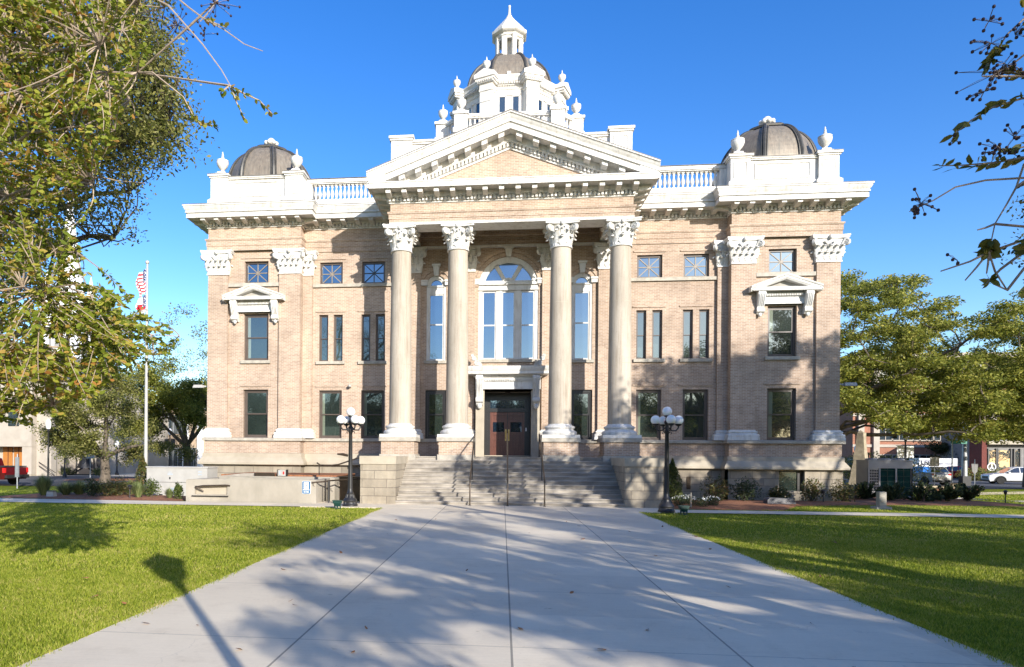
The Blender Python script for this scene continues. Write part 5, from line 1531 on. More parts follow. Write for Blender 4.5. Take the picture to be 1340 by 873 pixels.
def pickup(loc, rz, label):
    t = empty('pickup_truck', loc, label, 'pickup truck', None, rz)
    wf, wr = 1.75, -1.65
    lo = arch_poly((2.75,[(2.85,.55),(2.85,.95),(2.7,1.12)]), (-2.65,[(-2.72,1.22),(-2.76,.9),(-2.74,.55)]), wf, wr, .46, .42, [(1.25,1.22),(-.75,1.24),(-.75,1.26)])
    b = MB(); shear(b, lo, .92, .4, .98, 1.2)
    shear(b, [(1.2,1.215),(.55,1.78),(.3,1.86),(-.55,1.87),(-.78,1.80),(-.82,1.235)], .94, 1.2, .74, 1.87)
    b.build('body', M['carred'], t, smooth=30)
    bd = MB().box(-2.6,-.95,-.80,.80,1.24,1.30)
    for s in (-1,1): bd.box(-2.7,-.85,s*.86-.06,s*.86+.06,1.24,1.31)
    bd.build('bed_liner', M['blackplastic'], t)
    MB().box(-2.92,-2.70,-.92,.92,.50,.72).build('bumper', M['blackplastic'], t)
    wd = lambda z: .94+(.74-.94)*(z-1.2)/.67+.006
    m = MB()
    for p in ([(1.0,1.29),(.5,1.72),(.3,1.78),(.2,1.78),(.2,1.29)],[(.12,1.29),(.12,1.78),(-.6,1.78),(-.7,1.31)]):
        for s in (-1,1): m.add([(x,s*wd(z),z) for x, z in p], [tuple(range(len(p)))])
    m.build('side_window', M['carglass'], t)
    for s in (-1,1):
        MB().box(-2.775,-2.60,s*.84,s*.985,.86,1.18).build('tail_light', M['tail'], t)
        m = MB()
        for c in (wf, wr):
            A = [(c+.53*math.cos(a),.40+.53*math.sin(a)) for a in [PI*j/12 for j in range(13)]]; B = [(c+.46*math.cos(a),.40+.46*math.sin(a)) for a in [PI*j/12 for j in range(13)]]
            for j in range(12): m.add([(A[j][0],s*1.02,A[j][1]),(A[j+1][0],s*1.02,A[j+1][1]),(B[j+1][0],s*1.02,B[j+1][1]),(B[j][0],s*1.02,B[j][1]),(A[j][0],s*.93,A[j][1]),(A[j+1][0],s*.93,A[j+1][1])], [(0,1,2,3),(0,4,5,1)])
        m.build('wheel_arch', M['silver'], t)
        for x in (wf, wr): wheel(t, x, s*.86, .41, .27)
    return t
pickup((-35.4,43.6,zr(-35.4,43.6)), R(172), 'dark red pickup truck cut off by the left edge of the picture')
# box truck with lettering
tx0 = vp(1217,610,86).x
tk = empty('box_truck', (tx0,86,zr(tx0,86)), 'white box truck lettered LEE parked behind the silver suv', 'truck', None, R(180))
tk.scale = (.86,.86,.86)
MB().box(-2.7,2.0,-1.15,1.15,.85,2.95).box(-2.74,-2.7,-1.18,1.18,.8,2.98).box(1.98,2.02,-1.18,1.18,.8,2.98).build('cargo_box', M['carwhite'], tk)
MB().prism([(2.05,.5),(3.9,.5),(4.0,1.1),(3.75,1.35),(3.45,2.15),(2.05,2.2)], 'y', -1.0, 1.0).build('cab', M['carwhite'], tk)
m = MB()
for s in (-1,1): m.add([(2.5,s*1.006,1.35),(3.6,s*1.006,1.35),(3.35,s*1.006,2.05),(2.5,s*1.006,2.05)], [(0,1,2,3)])
m.build('side_window', M['carglass'], tk)
MB().box(-2.6,3.2,-.5,.5,.5,.85).build('chassis', M['blackplastic'], tk)
for x in (-1.6,3.0):
    for s in (-1,1): wheel(tk, x, s*.9, .42, .28)
def lettering(txt, size, mat, parent, loc, rot, name='lettering'):
    cu = bpy.data.curves.new(name, 'FONT'); cu.body = txt; cu.size = size; cu.extrude = .006; cu.offset = .03
    to = bpy.data.objects.new(name, cu); COL.objects.link(to)
    dg = bpy.context.evaluated_depsgraph_get(); dg.update()
    me = bpy.data.meshes.new_from_object(to.evaluated_get(dg)); bpy.data.objects.remove(to)
    me.materials.clear(); me.materials.append(mat)
    o = bpy.data.objects.new(name, me); COL.objects.link(o); o.parent = parent; o.location = loc; o.rotation_euler = rot
    return o
# the truck is turned by 180 degrees, so the side that faces the street is its +y side
lettering('LEE', .86, M['navy'], tk, (1.82,1.16,2.05), (R(90),0,R(180)))
m = MB()
for (x0,x1,z0,z1) in ((-.35,-.95,2.12,2.3),(-1.1,-2.15,2.14,2.28),(1.5,.5,1.78,1.86),(.35,-.5,1.78,1.86),(-.6,-1.3,1.78,1.86)): m.box(x0,x1,1.15,1.158,z0,z1)
m.build('small_lettering', M['navy'], tk)

# ------------------------------------------------------------------ background, right
def bwall(m, p0, p1, z0, z1, th=.4):
    """a plain wall between two plan points"""
    d = Vector((p1[0]-p0[0], p1[1]-p0[1], 0)).normalized(); n_ = Vector((-d.y, d.x, 0))*th
    P = [(p0[0],p0[1]),(p1[0],p1[1]),(p1[0]+n_.x,p1[1]+n_.y),(p0[0]+n_.x,p0[1]+n_.y)]
    m.prism(P, 'z', z0, z1)
rb_ = empty('brick_office_building', (60,96,-1), 'red brick office building with white pilasters behind the right trees', 'building')
xl = vp(1116,560,96).x; xr_ = vp(1352,560,96).x
m = MB(); m.box(xl, xr_+20, 96, 122, -1.2, 15); at(rb_, m, 'wall', M['redbrick'], rb_)
m = MB()
for z in (3.35,7.4,11.4): m.box(xl-.05, xr_+20, 95.85, 96, z, z+.35)
m.box(xl-.3, xr_+20, 95.6, 122, 15, 15.6)
at(rb_, m, 'string_course', M['stucco'], rb_)
for u in (1127,1147,1262,1300,1340):
    x = vp(u,560,95.7).x; at(rb_, MB().box(x-.36,x+.36,95.6,96,-1,15), 'pilaster', M['stucco'], rb_)
nwin = 0
for zz in (0.2,4.3,8.3,12.2):
    for u in (1160,1178,1196,1214,1232,1250,1275,1290,1318):
        x = vp(u,560,95.7).x
        o = at(rb_, MB().box(x-.75,x+.75,95.93,95.97,zz,zz+2.1), 'window', M['storeglass'], rb_)
        at(rb_, MB().box(x-.85,x+.85,95.88,95.99,zz+2.1,zz+2.22).box(x-.85,x-.75,95.88,95.99,zz,zz+2.1).box(x+.75,x+.85,95.88,95.99,zz,zz+2.1).box(x-.9,x+.9,95.8,95.99,zz-.14,zz).box(x-.04,x+.04,95.88,95.95,zz,zz+2.1), 'window_frame', M['stucco'], o)
sf = empty('storefront', (60,84,-.9), 'grey storefront with a dark red brick pier at the right edge', 'shop')
x0 = vp(1284,600,84).x; x1 = vp(1290.5,600,84).x; x2 = vp(1400,600,84).x
at(sf, MB().box(x0,x1,83.9,86,-1.2,6.5), 'brick_pier', M['darkbrick'], sf)
at(sf, MB().box(x1,x2,84.6,92,-1.2,5.2), 'wall', M['greystone'], sf)
at(sf, MB().box(x1,x2,83.7,84.6,3.55,3.95), 'canopy', M['limestone'], sf)
for u0, u1 in ((1294,1303),(1306,1322),(1328,1334)):
    a, b = vp(u0,600,84.5).x, vp(u1,600,84.5).x
    o = at(sf, MB().box(a,b,84.5,84.56,-.6,2.9), 'shop_window', M['storeglass'], sf)
    at(sf, MB().box(a-.14,a,84.42,84.6,-.9,3.1).box(b,b+.14,84.42,84.6,-.9,3.1), 'frame', M['iron'], o)
lg = MB(); c = vp(1297.5,611,84.45)
ring_ = [( .42*math.cos(2*PI*k/20), .42*math.sin(2*PI*k/20)) for k in range(21)]
lg.tube([(c.x+x, 84.46, c.z+z) for x, z in ring_], .06, 5); lg.box(c.x-.06,c.x+.06,84.42,84.48,c.z-.25,c.z+.25); lg.box(c.x-.2,c.x+.2,84.42,84.48,c.z-.22,c.z-.1)
at(sf, lg, 'round_emblem', M['signwhite'], sf)
# signal pole
px_ = vp(1262,629,64)
sp = empty('signal_pole', (px_.x,64,terr(px_.x,64)), 'thick grey steel signal pole with a dark base box', 'signal pole')
MB().lathe([(.28,0),(.22,1.0),(.17,3.6),(.12,6.5),(.10,8)], seg=14).build('pole', M['pole_grey'], sp, smooth=50)
MB().box(-.30,.36,-.3,.3,0,.85).build('base_box', M['blackplastic'], sp)
MB().tube([(0,0,4.6),(-4,-1.2,5.1),(-7.5,-2.3,5.3)], [.09,.07,.05], 8).build('mast_arm', M['pole_grey'], sp, smooth=50)
for x in (-3.6,-6.8): MB().box(x-.18,x+.18,-.3*abs(x)-.16,-.3*abs(x)+.2,4.0,5.05).build('signal_head', M['blackplastic'], sp)
pg = empty('street_name_sign', (36.2,60,terr(36,60)), 'green street name sign high on a thin pole behind the condenser', 'sign')
MB().tube([(0,0,0),(0,0,3.9)], .05, 8).build('pole', M['pole_grey'], pg)
MB().box(-.1,1.1,-.02,.02,3.55,3.85).build('blade', M['signgreen'], pg)
def banner_lamp(u, v, Y, h, label, banner=True, rz=0, r=.2):
    p = vp(u, v, Y); x = p.x
    t = empty('street_lamp', (x, Y, terr(x,Y)), label, 'street lamp', 'black street lamps along the streets', rz)
    MB().lathe([(.2,0),(.2,.12),(.14,.3),(.09,.45),(.07,.6),(.055,h*.6),(.05,h-.5),(.09,h-.45),(.06,h-.4),(.12,h-.3)], seg=12).build('pole', M['iron'], t, smooth=50)
    MB().lathe([(.12,h-.3),(r,h-.15),(r*1.15,h+.05),(r*.9,h+.25),(r*.4,h+.38),(.03,h+.42)], seg=14).build('globe', M['globe'], t, smooth=50)
    if banner:
        MB().tube([(-.7,0,h-.75),(.7,0,h-.75)], .02, 6).tube([(-.7,0,h-1.75),(.7,0,h-1.75)], .02, 6).build('bracket', M['iron'], t)
        for s in (-1,1):
            MB().box(*sorted((s*.1,s*.62)),-.01,.01,h-1.72,h-.78).build('banner', M['signwhite'] if banner == 1 else M['bronze_dark'], t)
    return t
banner_lamp(1184.5,622,58,4.1,'black street lamp with white banners above the condenser on the right',1)
banner_lamp(1120.5,622,72,3.2,'small globe street lamp between the building corner and the obelisk',False)
x_ = vp(1121,604,70); bs = empty('blue_banner_sign', (x_.x-.3,70,terr(40,70)), 'blue banner on a post beside the building corner', 'sign')
MB().tube([(0,0,0),(0,0,2.9)], .05, 6).build('post', M['iron'], bs); MB().box(-.55,.0,-.02,.02,1.3,2.4).build('banner', M['signblue'], bs)
xx = vp(1223,600,57).x; ss_ = empty('square_sign', (xx,57,terr(xx,57)), 'back of a square grey street sign above the silver suv', 'sign')
MB().tube([(0,0,0),(0,0,2.4)], .03, 6).build('post', M['pole_grey'], ss_); MB().box(-.33,.33,-.02,.0,1.75,2.45).build('plate', M['hvac'], ss_)
xx = vp(1275.5,610,66).x; s2 = empty('triangular_sign', (xx,66,terr(xx,66)), 'back of a tapered dark sign on a post, right of the signal pole', 'sign')
MB().tube([(0,0,0),(0,0,2.3)], .035, 6).build('post', M['pole_grey'], s2); MB().prism([(-.28,1.9),(.28,1.9),(.2,1.2),(0,.95),(-.2,1.2)], 'y', -.02, .02).build('plate', M['greystone'], s2)
# obelisk
ob = empty('stone_obelisk', (22.85,47,0), 'pale rough stone obelisk behind the small condenser', 'obelisk', None, R(0))
oz = terr(22.85,47)
m = MB()
base_ = [(-.85,-.02),(.16,-.75),(.72,.1),(-.2,.8)]; top_ = [(-.18,-.02),(.05,-.30),(.40,.04),(.06,.30)]
N_ = 8; rg_ = random.Random(4)
for k in range(N_+1):
    f = (k/N_); f2 = f**.75
    for (a, b) in zip(base_, top_):
        j = .02 if 0 < k < N_ else 0
        m.v.append((a[0]*(1-f2)+b[0]*f2+rg_.gauss(0,j), a[1]*(1-f2)+b[1]*f2+rg_.gauss(0,j), oz+3.75*f))
for k in range(N_):
    for i in range(4): m.f.append((k*4+i, k*4+(i+1)%4, (k+1)*4+(i+1)%4, (k+1)*4+i))
m.v.append((.02,.0,oz+3.95)); q_ = len(m.v)-1
for i in range(4): m.f.append((N_*4+i, N_*4+(i+1)%4, q_))
m.build('shaft', M['moss_rock'], ob); MB().box(-1.0,.9,-.85,.9,oz-.2,oz+.2).build('plinth', M['sill'], ob)
# stone border block by the corner
sb = empty('stone_border', (31.5,54.2,terr(31.5,54.2)), 'low tan stone border of the corner planting bed', 'stone border')
MB().prism([(-2.8,-.6),(2.2,1.5),(2.0,1.9),(-3.0,-.2)], 'z', -.1, .30).build('wall', M['moss_rock'], sb); MB().box(1.9,2.9,1.3,2.0,-.1,.52).build('end_block', M['moss_rock'], sb)

# ------------------------------------------------------------------ background, left
ch = empty('church', (-50,60,-.9), 'cream stucco church with orange wooden doors and a pale steeple', 'church')
ux = lambda u, Y: vp(u,600,Y).x
xa, xb = ux(-160,60.5), ux(41,60.5)
at(ch, MB().box(xa,ux(66,62)+.0,62,80,-1.2,9), 'wall', M['stucco'], ch)
at(ch, MB().box(xa+.05,xb,60.5,61.99,2.35,8.9), 'porch_block', M['stucco'], ch)
at(ch, MB().box(ux(29.3,60.6),xb-.02,60.55,61.98,-1.2,2.34), 'porch_pier', M['stucco'], ch)
at(ch, MB().box(xb+.01,ux(67,61.2),61.2,61.99,-1.2,8.7), 'side_wall', M['stucco'], ch)
at(ch, MB().box(ux(66.5,66),ux(136,66),66,79.5,-1.2,7.5), 'hall', M['stucco'], ch)
at(ch, MB().box(ux(66.2,65.8),ux(136.5,65.8),65.85,65.98,7.5,7.8), 'hall_coping', M['limestone'], ch)
for a, b in ((4,16),(18.5,29)):
    o = at(ch, MB().box(ux(a,61.9),ux(b,61.9),61.88,61.97,-.8,2.3), 'door', M['orange_wood'], ch)
    at(ch, MB().box(ux((a+b)/2,61.8)-.03,ux((a+b)/2,61.8)+.03,61.84,61.89,-.8,2.3), 'door_joint', M['wood'], o)
at(ch, MB().box(ux(-2,61.2),ux(41,60),59.2,60.5,-1.2,-.45).box(ux(-2,61.2),ux(36,60),60.51,61.9,-1.2,-.25), 'steps', M['limestone'], ch)
at(ch, MB().prism([(xa-1,9),(ux(66,62)+.3,9),((xa+ux(66,62))/2,13.5)], 'y', 62.1, 80), 'roof', M['lead'], ch)
for u0, u1 in ((10,24),):
    o = at(ch, MB().box(ux(u0,60.4),ux(u1,60.4),60.42,60.48,4.3,6.0), 'window', M['storeglass'], ch)
xb = xb
tb_ = MB(); tx_, ty_ = vp(84,400,79).x, 80
tb_.box(tx_-2.0,tx_+2.0,ty_-2,ty_+2,-1,19.5); tb_.box(tx_-2.2,tx_+2.2,ty_-2.2,ty_+2.2,19.5,20.0)
tb_.lathe([(1.95,20),(1.6,22.5),(1.1,26),(.25,33)], (tx_,ty_,0), 8, R(22.5))
for sx_ in (-1,1):
    for sy_ in (-1,1): tb_.frustum((tx_+sx_*1.75,ty_+sy_*1.75),.35,.35,20,.30,.30,21.2); tb_.frustum((tx_+sx_*1.75,ty_+sy_*1.75),.42,.42,21.2,.02,.02,24)
at(ch, tb_, 'steeple', M['signwhite'], ch)
at(ch, MB().box(tx_-.55,tx_+.55,ty_-2.06,ty_-2.0,14.5,18).box(tx_+.2-1.5,tx_-.9,ty_-2.05,ty_-2.0,14.5,17.4).box(tx_+.9,tx_+1.5,ty_-2.05,ty_-2,14.5,17.4), 'louvred_opening', M['hvac'], ch)
hrb = MB()
for k in range(2): hrb.tube([(xb+.4,61.0,.9-.35*k),(xb+2.4,60.6,-.1-.35*k)], .03, 6)
at(ch, hrb, 'step_rail', M['rail'], ch)
fn = empty('iron_fence', (-44,57,-.6), 'thin dark railing in front of the church doors', 'fence')
m = MB()
for k in range(12): m.tube([(-8+k*.5,0,0),(-8+k*.5,0,1.1)], .02, 5)
m.tube([(-8,0,1.1),(-2.5,0,1.1)], .03, 6); m.build('railing', M['iron'], fn)
tb2 = empty('tan_shop_building', (-42,80,-.9), 'tan shop building with white pilasters and pale storefront glass', 'building')
xa, xb = vp(137,600,80).x, vp(330,600,80).x
at(tb2, MB().box(xa,xb,80,95,-1.2,7.2), 'wall', M['tanwall'], tb2); at(tb2, MB().box(xa-.3,xb,79.7,95,7.2,7.8), 'parapet', M['signwhite'], tb2)
for u in (166,208,243,262): x = vp(u,600,79.8).x; at(tb2, MB().box(x-.33,x+.33,79.6,80,-1,7.2), 'pilaster', M['signwhite'], tb2)
for u0,u1,z0,z1 in ((144,162,-.5,2.6),(144,162,4.2,6.4),(214,239,-.5,2.4),(214,239,4.2,6.4),(246,256,-.5,2.4)):
    a, b = vp(u0,600,79.9).x, vp(u1,600,79.9).x
    o = at(tb2, MB().box(a,b,79.9,79.96,z0,z1), 'shop_window', M['storeglass'], tb2)
    fm = MB().box(a-.08,b+.08,79.85,79.99,z1,z1+.12)
    for k in range(5): fm.box(a+(b-a)*k/4-.04,a+(b-a)*k/4+.04,79.86,79.95,z0,z1)
    at(tb2, fm, 'frame', M['pole_grey'], o)
x = vp(161.5,600,74).x; gpole = empty('grey_pole', (x,74,terr(x,74)), 'thick grey utility pole in front of the tan shop', 'pole')
MB().lathe([(.3,0),(.28,1),(.2,9)], seg=12).build('pole', M['pole_grey'], gpole, smooth=50)
# bell monument
bx = vp(114,618,64); bl = empty('bell_monument', (bx.x,64,terr(bx.x,64)), 'old black church bell in an iron cradle with a wheel', 'bell')
MB().lathe([(.80,.75),(.76,.85),(.62,1.1),(.52,1.5),(.47,1.85),(.38,2.02),(.15,2.10),(.12,2.2)], (-.2,0,0), 20).build('bell_body', M['iron'], bl, smooth=50)
m = MB()
for s in (-1,1):
    for y in (-.4,.4): m.tube([(s*.55-.2,y,.0),(s*1.25-.2,y,.0),(s*.95-.2,0,.75),(s*.90-.2,0,1.7)], .07, 6); 
    m.tube([(s*1.5-.2,0,.05),(s*.3-.2,0,.75)], .08, 6)
m.tube([(-1.2,0,1.85),(.95,0,1.85)], .08, 6); m.box(-1.7,1.3,-.5,.5,-.05,.15)
m.build('cradle', M['iron'], bl)
MB().tube([(1.05, .75*math.cos(2*PI*k/20), 1.55+.75*math.sin(2*PI*k/20)) for k in range(21)], .05, 6).tube([(1.05,-.75,1.55),(1.05,.75,1.55)], .035, 5).tube([(1.05,0,.8),(1.05,0,2.3)], .035, 5).build('wheel', M['iron'], bl).rotation_euler = (0,0,R(20))
banner_lamp(63,630,44.5,4.2,'tall brown street lamp in the left bed, nearest of the left lamps',False,0,.16)
banner_lamp(84.5,622,58,3.9,'black street lamp with dark banners left of the bell',2)
banner_lamp(153,622,66,3.1,'short black street lamp before the tan shop window',False)
banner_lamp(222,618,72,4.6,'black street lamp with dark banners beside the flagpole',2)
for (u, v, Y, lab, w_, h_, zc_) in ((118,622,58,'grey crosswise street signs on a post in front of the bell',.42,.34,2.1),(22.5,637,40,'small grey sign seen from behind on a post by the pickup',.14,.62,1.35)):
    x = vp(u,v,Y).x; s_ = empty('street_sign', (x,Y,terr(x,Y)), lab, 'sign')
    MB().tube([(0,0,0),(0,0,zc_+h_+.2)], .035, 6).build('post', M['pole_grey'], s_); MB().box(-w_,w_,-.03,-.005,zc_-h_,zc_+h_).build('plate', M['pole_grey'], s_)
# flagpole and flags
fx, fy = vp(190.5,640,33).x, 33
fp = empty('flagpole', (fx,fy,0), 'tall white flagpole left of the courthouse', 'flagpole')
MB().lathe([(.10,0),(.085,3),(.05,11.3),(.05,11.4)], seg=12).sphere((0,0,11.48), .10, 12, 8).build('pole', M['alu'], fp, smooth=50)
MB().box(.05,.10,-.03,.03,5.7,5.9).build('cleat', M['iron'], fp)
def flag(name, z1, hgt, label, mat):
    t = empty(name, (fx,fy,z1), label, 'flag', None, R(190))
    nu, nv = 14, 16; m = MB()
    for j in range(nv+1):
        for i in range(nu+1):
            u, v = i/nu, j/nv
            m.v.append((.06+u*(.42+.12*math.sin(v*5)), .10*math.sin(u*11+v*2)*(.4+u), -v*hgt-u*.30))
    for j in range(nv):
        for i in range(nu): m.f.append((j*(nu+1)+i, j*(nu+1)+i+1, (j+1)*(nu+1)+i+1, (j+1)*(nu+1)+i))
    return m.build('cloth', mat, t, smooth=80)
def flag_mat(name, stripes, canton, w=.5, hgt=1.0, ch_=.5):
    m, t, b = base_mat(name)
    tc = t.new('ShaderNodeTexCoord'); x, y, z = t.xyz(tc.outputs['Object'])
    zz = t.math('ADD', z, t.math('MULTIPLY', x, .55))
    st_ = t.math('GREATER_THAN', t.math('FRACT', t.math('MULTIPLY', zz, stripes/hgt/2)), .5)
    c = t.mix(st_, (.55,.012,.025), (.78,.78,.78))
    cn = t.math('MULTIPLY', t.math('GREATER_THAN', zz, -hgt*ch_), t.math('LESS_THAN', x, w*.5))
    star_ = t.math('GREATER_THAN', t.noise(tc.outputs['Object'], 26, 0, .5), .60)
    c = t.mix(cn, c, t.mix(star_, (.012,.02,.10), (.75,.75,.75)))
    t.link(c, b.inputs['Base Color']); b.inputs['Roughness'].default_value = .8
    return m
flag('striped_flag', 11.15, 1.15, 'red and white striped flag with a blue star field, upper on the flagpole', flag_mat('stars_and_stripes', 13, 1, .5, 1.2, .5))
flag('state_flag', 9.85, .85, 'red flag with a dark blue corner, lower on the flagpole', flag_mat('red_state_flag', 3, 1, .5, 1.0, .55))

# ------------------------------------------------------------------ shrubs and beds
G1 = 'spiky dark shrubs along the right bed'
for (u, v, Y, lab, i) in ((1135,655,32.2,'dark spiky shrub in front of the small condenser',0),(1169,657,31.4,'dark spiky shrub in front of the large condenser right of the concrete post',1),(1206,657,31.4,'dark spiky shrub just right of the large condenser',2),(1239,656,31.8,'middle dark spiky shrub below the silver suv',3),(1267,657,32.2,'dark spiky shrub at the right end of the row',4)):
    shrub('spiky_shrub', (vp(u,v,Y).x, Y), lab, .80, 1.25, M['shrub'], .15, 1300, 30+i, G1, shape='spiky')
shrub('holly_bush', (7.05,29.6), 'tall green holly bush between the right stair block and the wing', 1.75, 1.15, M['holly'], .085, 4200, 41, None, 'bush', 'cone')
for (u, v, Y, h, w, mt, lab, i) in ((938,652,29.6,1.0,1.1,'redgreen','reddish leggy shrub at the inner corner of the right pavilion',0),(975,652,29.8,.95,1.15,'shrub','dark spreading shrub left of the basement window',1),(1018,650,30.0,.6,.8,'redgreen','small shrub in front of the basement window left side',2),(1062,652,30.0,.95,.95,'redgreen','leafy shrub right of the basement window',3),(1103,654,30.2,.85,1.1,'redgreen','light leaved shrub at the right corner of the stone base',4)):
    shrub('foundation_shrub', (vp(u,v,Y).x, Y), lab, h, w, M[mt], .10, 1100, 50+i, 'shrubs along the right stone base')
for i, (u, Y, lab) in enumerate(((889,26.3,'white flowering clump nearest the right lamp post'),(916,25.9,'white flowering clump right of the wooden stake'),(931,26.6,'small white flowering clump furthest right in the straw bed'),(898,27.3,'white flowering clump in the back of the straw bed'))):
    x = vp(u,650,Y).x
    t = shrub('flower_clump', (x, Y), lab, .34, .68, M['shrub'], .05, 900, 60+i, 'white flower clumps in the straw bed', 'flowers')
    rg = np.random.default_rng(90+i); n = 46; a = rg.uniform(0,2*PI,n); r = rg.uniform(0,1,n)**.5*.33
    leaf_object('flowers', np.stack([r*np.cos(a),r*np.sin(a),.20+.17*np.sqrt(1-(r/.36)**2)*rg.uniform(.8,1.1,n)],1), .045, M['flower'], t, 70+i, up=.0, aspect=.9)
for i, (u, Y, h, w, n, lab) in enumerate(((57,26.6,.85,.95,620,'tall dark ornamental grass at the left end of the left bed'),(86,27.0,.55,1.1,520,'low ornamental grass second from the left in the left bed'),(181,26.1,.62,.75,460,'pale ornamental grass in front of the cabinet corner'),(152,27.6,.55,1.2,480,'low spreading ornamental grass behind the junction box'),(222,26.0,.42,.55,300,'short ornamental grass in front of the utility cabinet'),(104,27.4,.6,1.2,520,'broad soft ornamental grass in the middle of the left bed'),(170,27.8,.6,1.0,460,'ornamental grass at the back of the left bed near the young evergreen'))):
    grass_clump((vp(u,650,Y).x, Y), lab, h, w, n, 100+i)
for (u, Y, h, w, mt, lab, i) in ((121,26.4,.62,.55,'shrub','small dark shrub beside the thin path light in the left bed',0),(140,26.6,.55,.8,'redgreen','low reddish shrub next to the pale green junction box',1),(158,27.2,.6,.9,'redgreen','olive leaved shrub in the middle of the left bed',2),(198,26.8,.60,.55,'holly','small bright green shrub against the cabinet',3),(233,25.9,.50,.30,'holly','thin upright shrub at the ramp wall end',4)):
    shrub('bed_shrub', (vp(u,650,Y).x, Y), lab, h*1.25, w*1.15, M[mt], .08, 1200, 110+i, 'small shrubs in the left bed')
shrub('young_magnolia', (vp(186,640,29.0).x, 29.0), 'upright young evergreen with reddish leaves left of the utility cabinet', 1.75, 1.0, M['redgreen'], .13, 1500, 120, None, 'bush', 'cone')
shrub('street_hedge', (31.5,62), 'loose olive green hedge before the brick office building', 2.6, 7.5, M['oliveoak'], .17, 7000, 121, None, 'hedge', 'dome', 9)
shrub('low_hedge', (vp(1284,630,80).x,80), 'low pale hedge behind the grey signal pole', 1.4, 5, M['oliveoak'], .16, 2500, 122, None, 'hedge')
for i, (dx, w_) in enumerate(((-1.6,1.4),(1.9,1.6))):
    shrub('bell_shrub', (bx.x+dx, 63.2), ('low green shrub left of the church bell','low green shrub right of the church bell')[i], .8, w_, M['holly'], .12, 900, 124+i, 'shrubs by the bell')

# ------------------------------------------------------------------ trees
def inside(poly, x, y):
    r = False; n = len(poly)
    for i in range(n):
        (x1,y1),(x2,y2) = poly[i], poly[(i+1)%n]
        if (y1 > y) != (y2 > y) and x < (x2-x1)*(y-y1)/(y2-y1)+x1: r = not r
    return r
def sample(poly, n, Y0, Y1, rg):
    xs_ = [p[0] for p in poly]; ys_ = [p[1] for p in poly]; out = []
    while len(out) < n:
        x, y = rg.uniform(min(xs_),max(xs_)), rg.uniform(min(ys_),max(ys_))
        if inside(poly, x, y): out.append(vp(x, y, rg.uniform(Y0, Y1)))
    return out
rg = random.Random(31)
polyR = [(1060,370),(1100,352),(1128,372),(1150,368),(1200,362),(1232,382),(1256,410),(1272,420),(1290,412),(1310,394),(1345,384),(1420,362),(1480,390),(1480,580),(1345,590),(1310,572),(1270,575),(1235,565),(1195,572),(1165,565),(1140,545),(1110,532),(1080,520),(1060,450)]
RO = sample(polyR, 540, 46, 63, rg) + sample([(1100,470),(1180,470),(1340,480),(1340,575),(1240,570),(1160,562),(1100,525)], 170, 46, 58, rg)
trunks = [(22,57),(42.6,61),(50,48)]
grp = [[], [], []]
for p in RO: grp[min(range(3), key=lambda i: ((p.x-trunks[i][0])**2+(p.y-trunks[i][1])**2)*(.8,1,.55)[i])].append(p)
def spreading_oak(loc, label, h, r, pts, nmain, seed, per, crad, leaf, mat):
    t = empty('live_oak', loc, label, 'tree', 'live oaks on the right'); rg = random.Random(seed); L0 = Vector(loc)
    m = MB(); top = Vector((0,0,h))
    m.tube([(0,0,-.3),(0,0,.05),(.05,0,h*.5),tuple(top)], [r*1.7,r*1.25,r,r*.9], 10)
    loc_pts = [p-L0 for p in pts]; left = list(loc_pts); ch_ = [max(left, key=lambda p: p.length)]
    while len(ch_) < nmain: ch_.append(max(left, key=lambda p: min((p-q).length for q in ch_)))
    pool = []
    for e_ in ch_:
        c_ = Vector((e_.x*.42, e_.y*.42, h+(e_.z-h)*.35+rg.uniform(.2,1.6)))
        P = quad_curve(top-Vector((0,0,rg.uniform(0,.6))), c_, e_, 16)
        P = [p+(Vector((rg.gauss(0,.16),rg.gauss(0,.16),rg.gauss(0,.16))) if 0 < k < 16 else Vector()) for k, p in enumerate(P)]
        m.tube(P, [r*.48*(1-k/17)**.9+.03 for k in range(17)], 7); pool += P[3:]
    rest = sorted([p for p in loc_pts if p not in ch_], key=lambda p: min((p-q).length for q in pool))
    for e_ in rest:
        b = min(pool, key=lambda q: (q-e_).length_squared*rg.uniform(.7,1.4))
        P = quad_curve(b, b*.5+e_*.5+Vector((rg.gauss(0,.3),rg.gauss(0,.3),rg.gauss(0,.2)+.15)), e_, 5)
        m.tube(P, [.055-.009*k for k in range(6)], 5); pool += P[2:]
    m.build('trunk', M['bark'], t, smooth=60)
    rs = [crad*rg.uniform(.55,1.3) for _ in loc_pts]
    leaf_object('crown', clump_points([tuple(p) for p in loc_pts], rs, per, seed, .42), leaf, mat, t, seed, up=.35)
def quad_curve(a, b, c, n): return [a*(1-t)**2+b*2*t*(1-t)+c*t*t for t in [k/n for k in range(n+1)]]
for i, lab in enumerate(('broad live oak rising from behind the right corner of the courthouse','wide live oak over the signal pole with long level limbs','live oak leaning in from the right edge over the white suv')):
    x, y = trunks[i]
    spreading_oak((x,y,terr(x,y)), lab, (3.6,4.0,3.6)[i], (.42,.36,.45)[i], grp[i], 11, 201+i, 300, 1.05, .215, M['oakleaf'])
tree('distant_tree', (vp(1247,600,92).x,92,-.9), 'dark green tree behind the box truck', 3, .4, 5, 1.6, 2, M['darkoak'], .26, 60, .9, 204, 'trees behind the right street', flat=.65, bulk=(60,2.6,.6,6.5))
tree('distant_tree', (vp(1270,600,90).x,90,-.9), 'dark green tree behind the signal pole', 3, .4, 5, 1.5, 2, M['darkoak'], .26, 60, .9, 205, 'trees behind the right street', flat=.65, bulk=(55,2.4,.6,6.0))
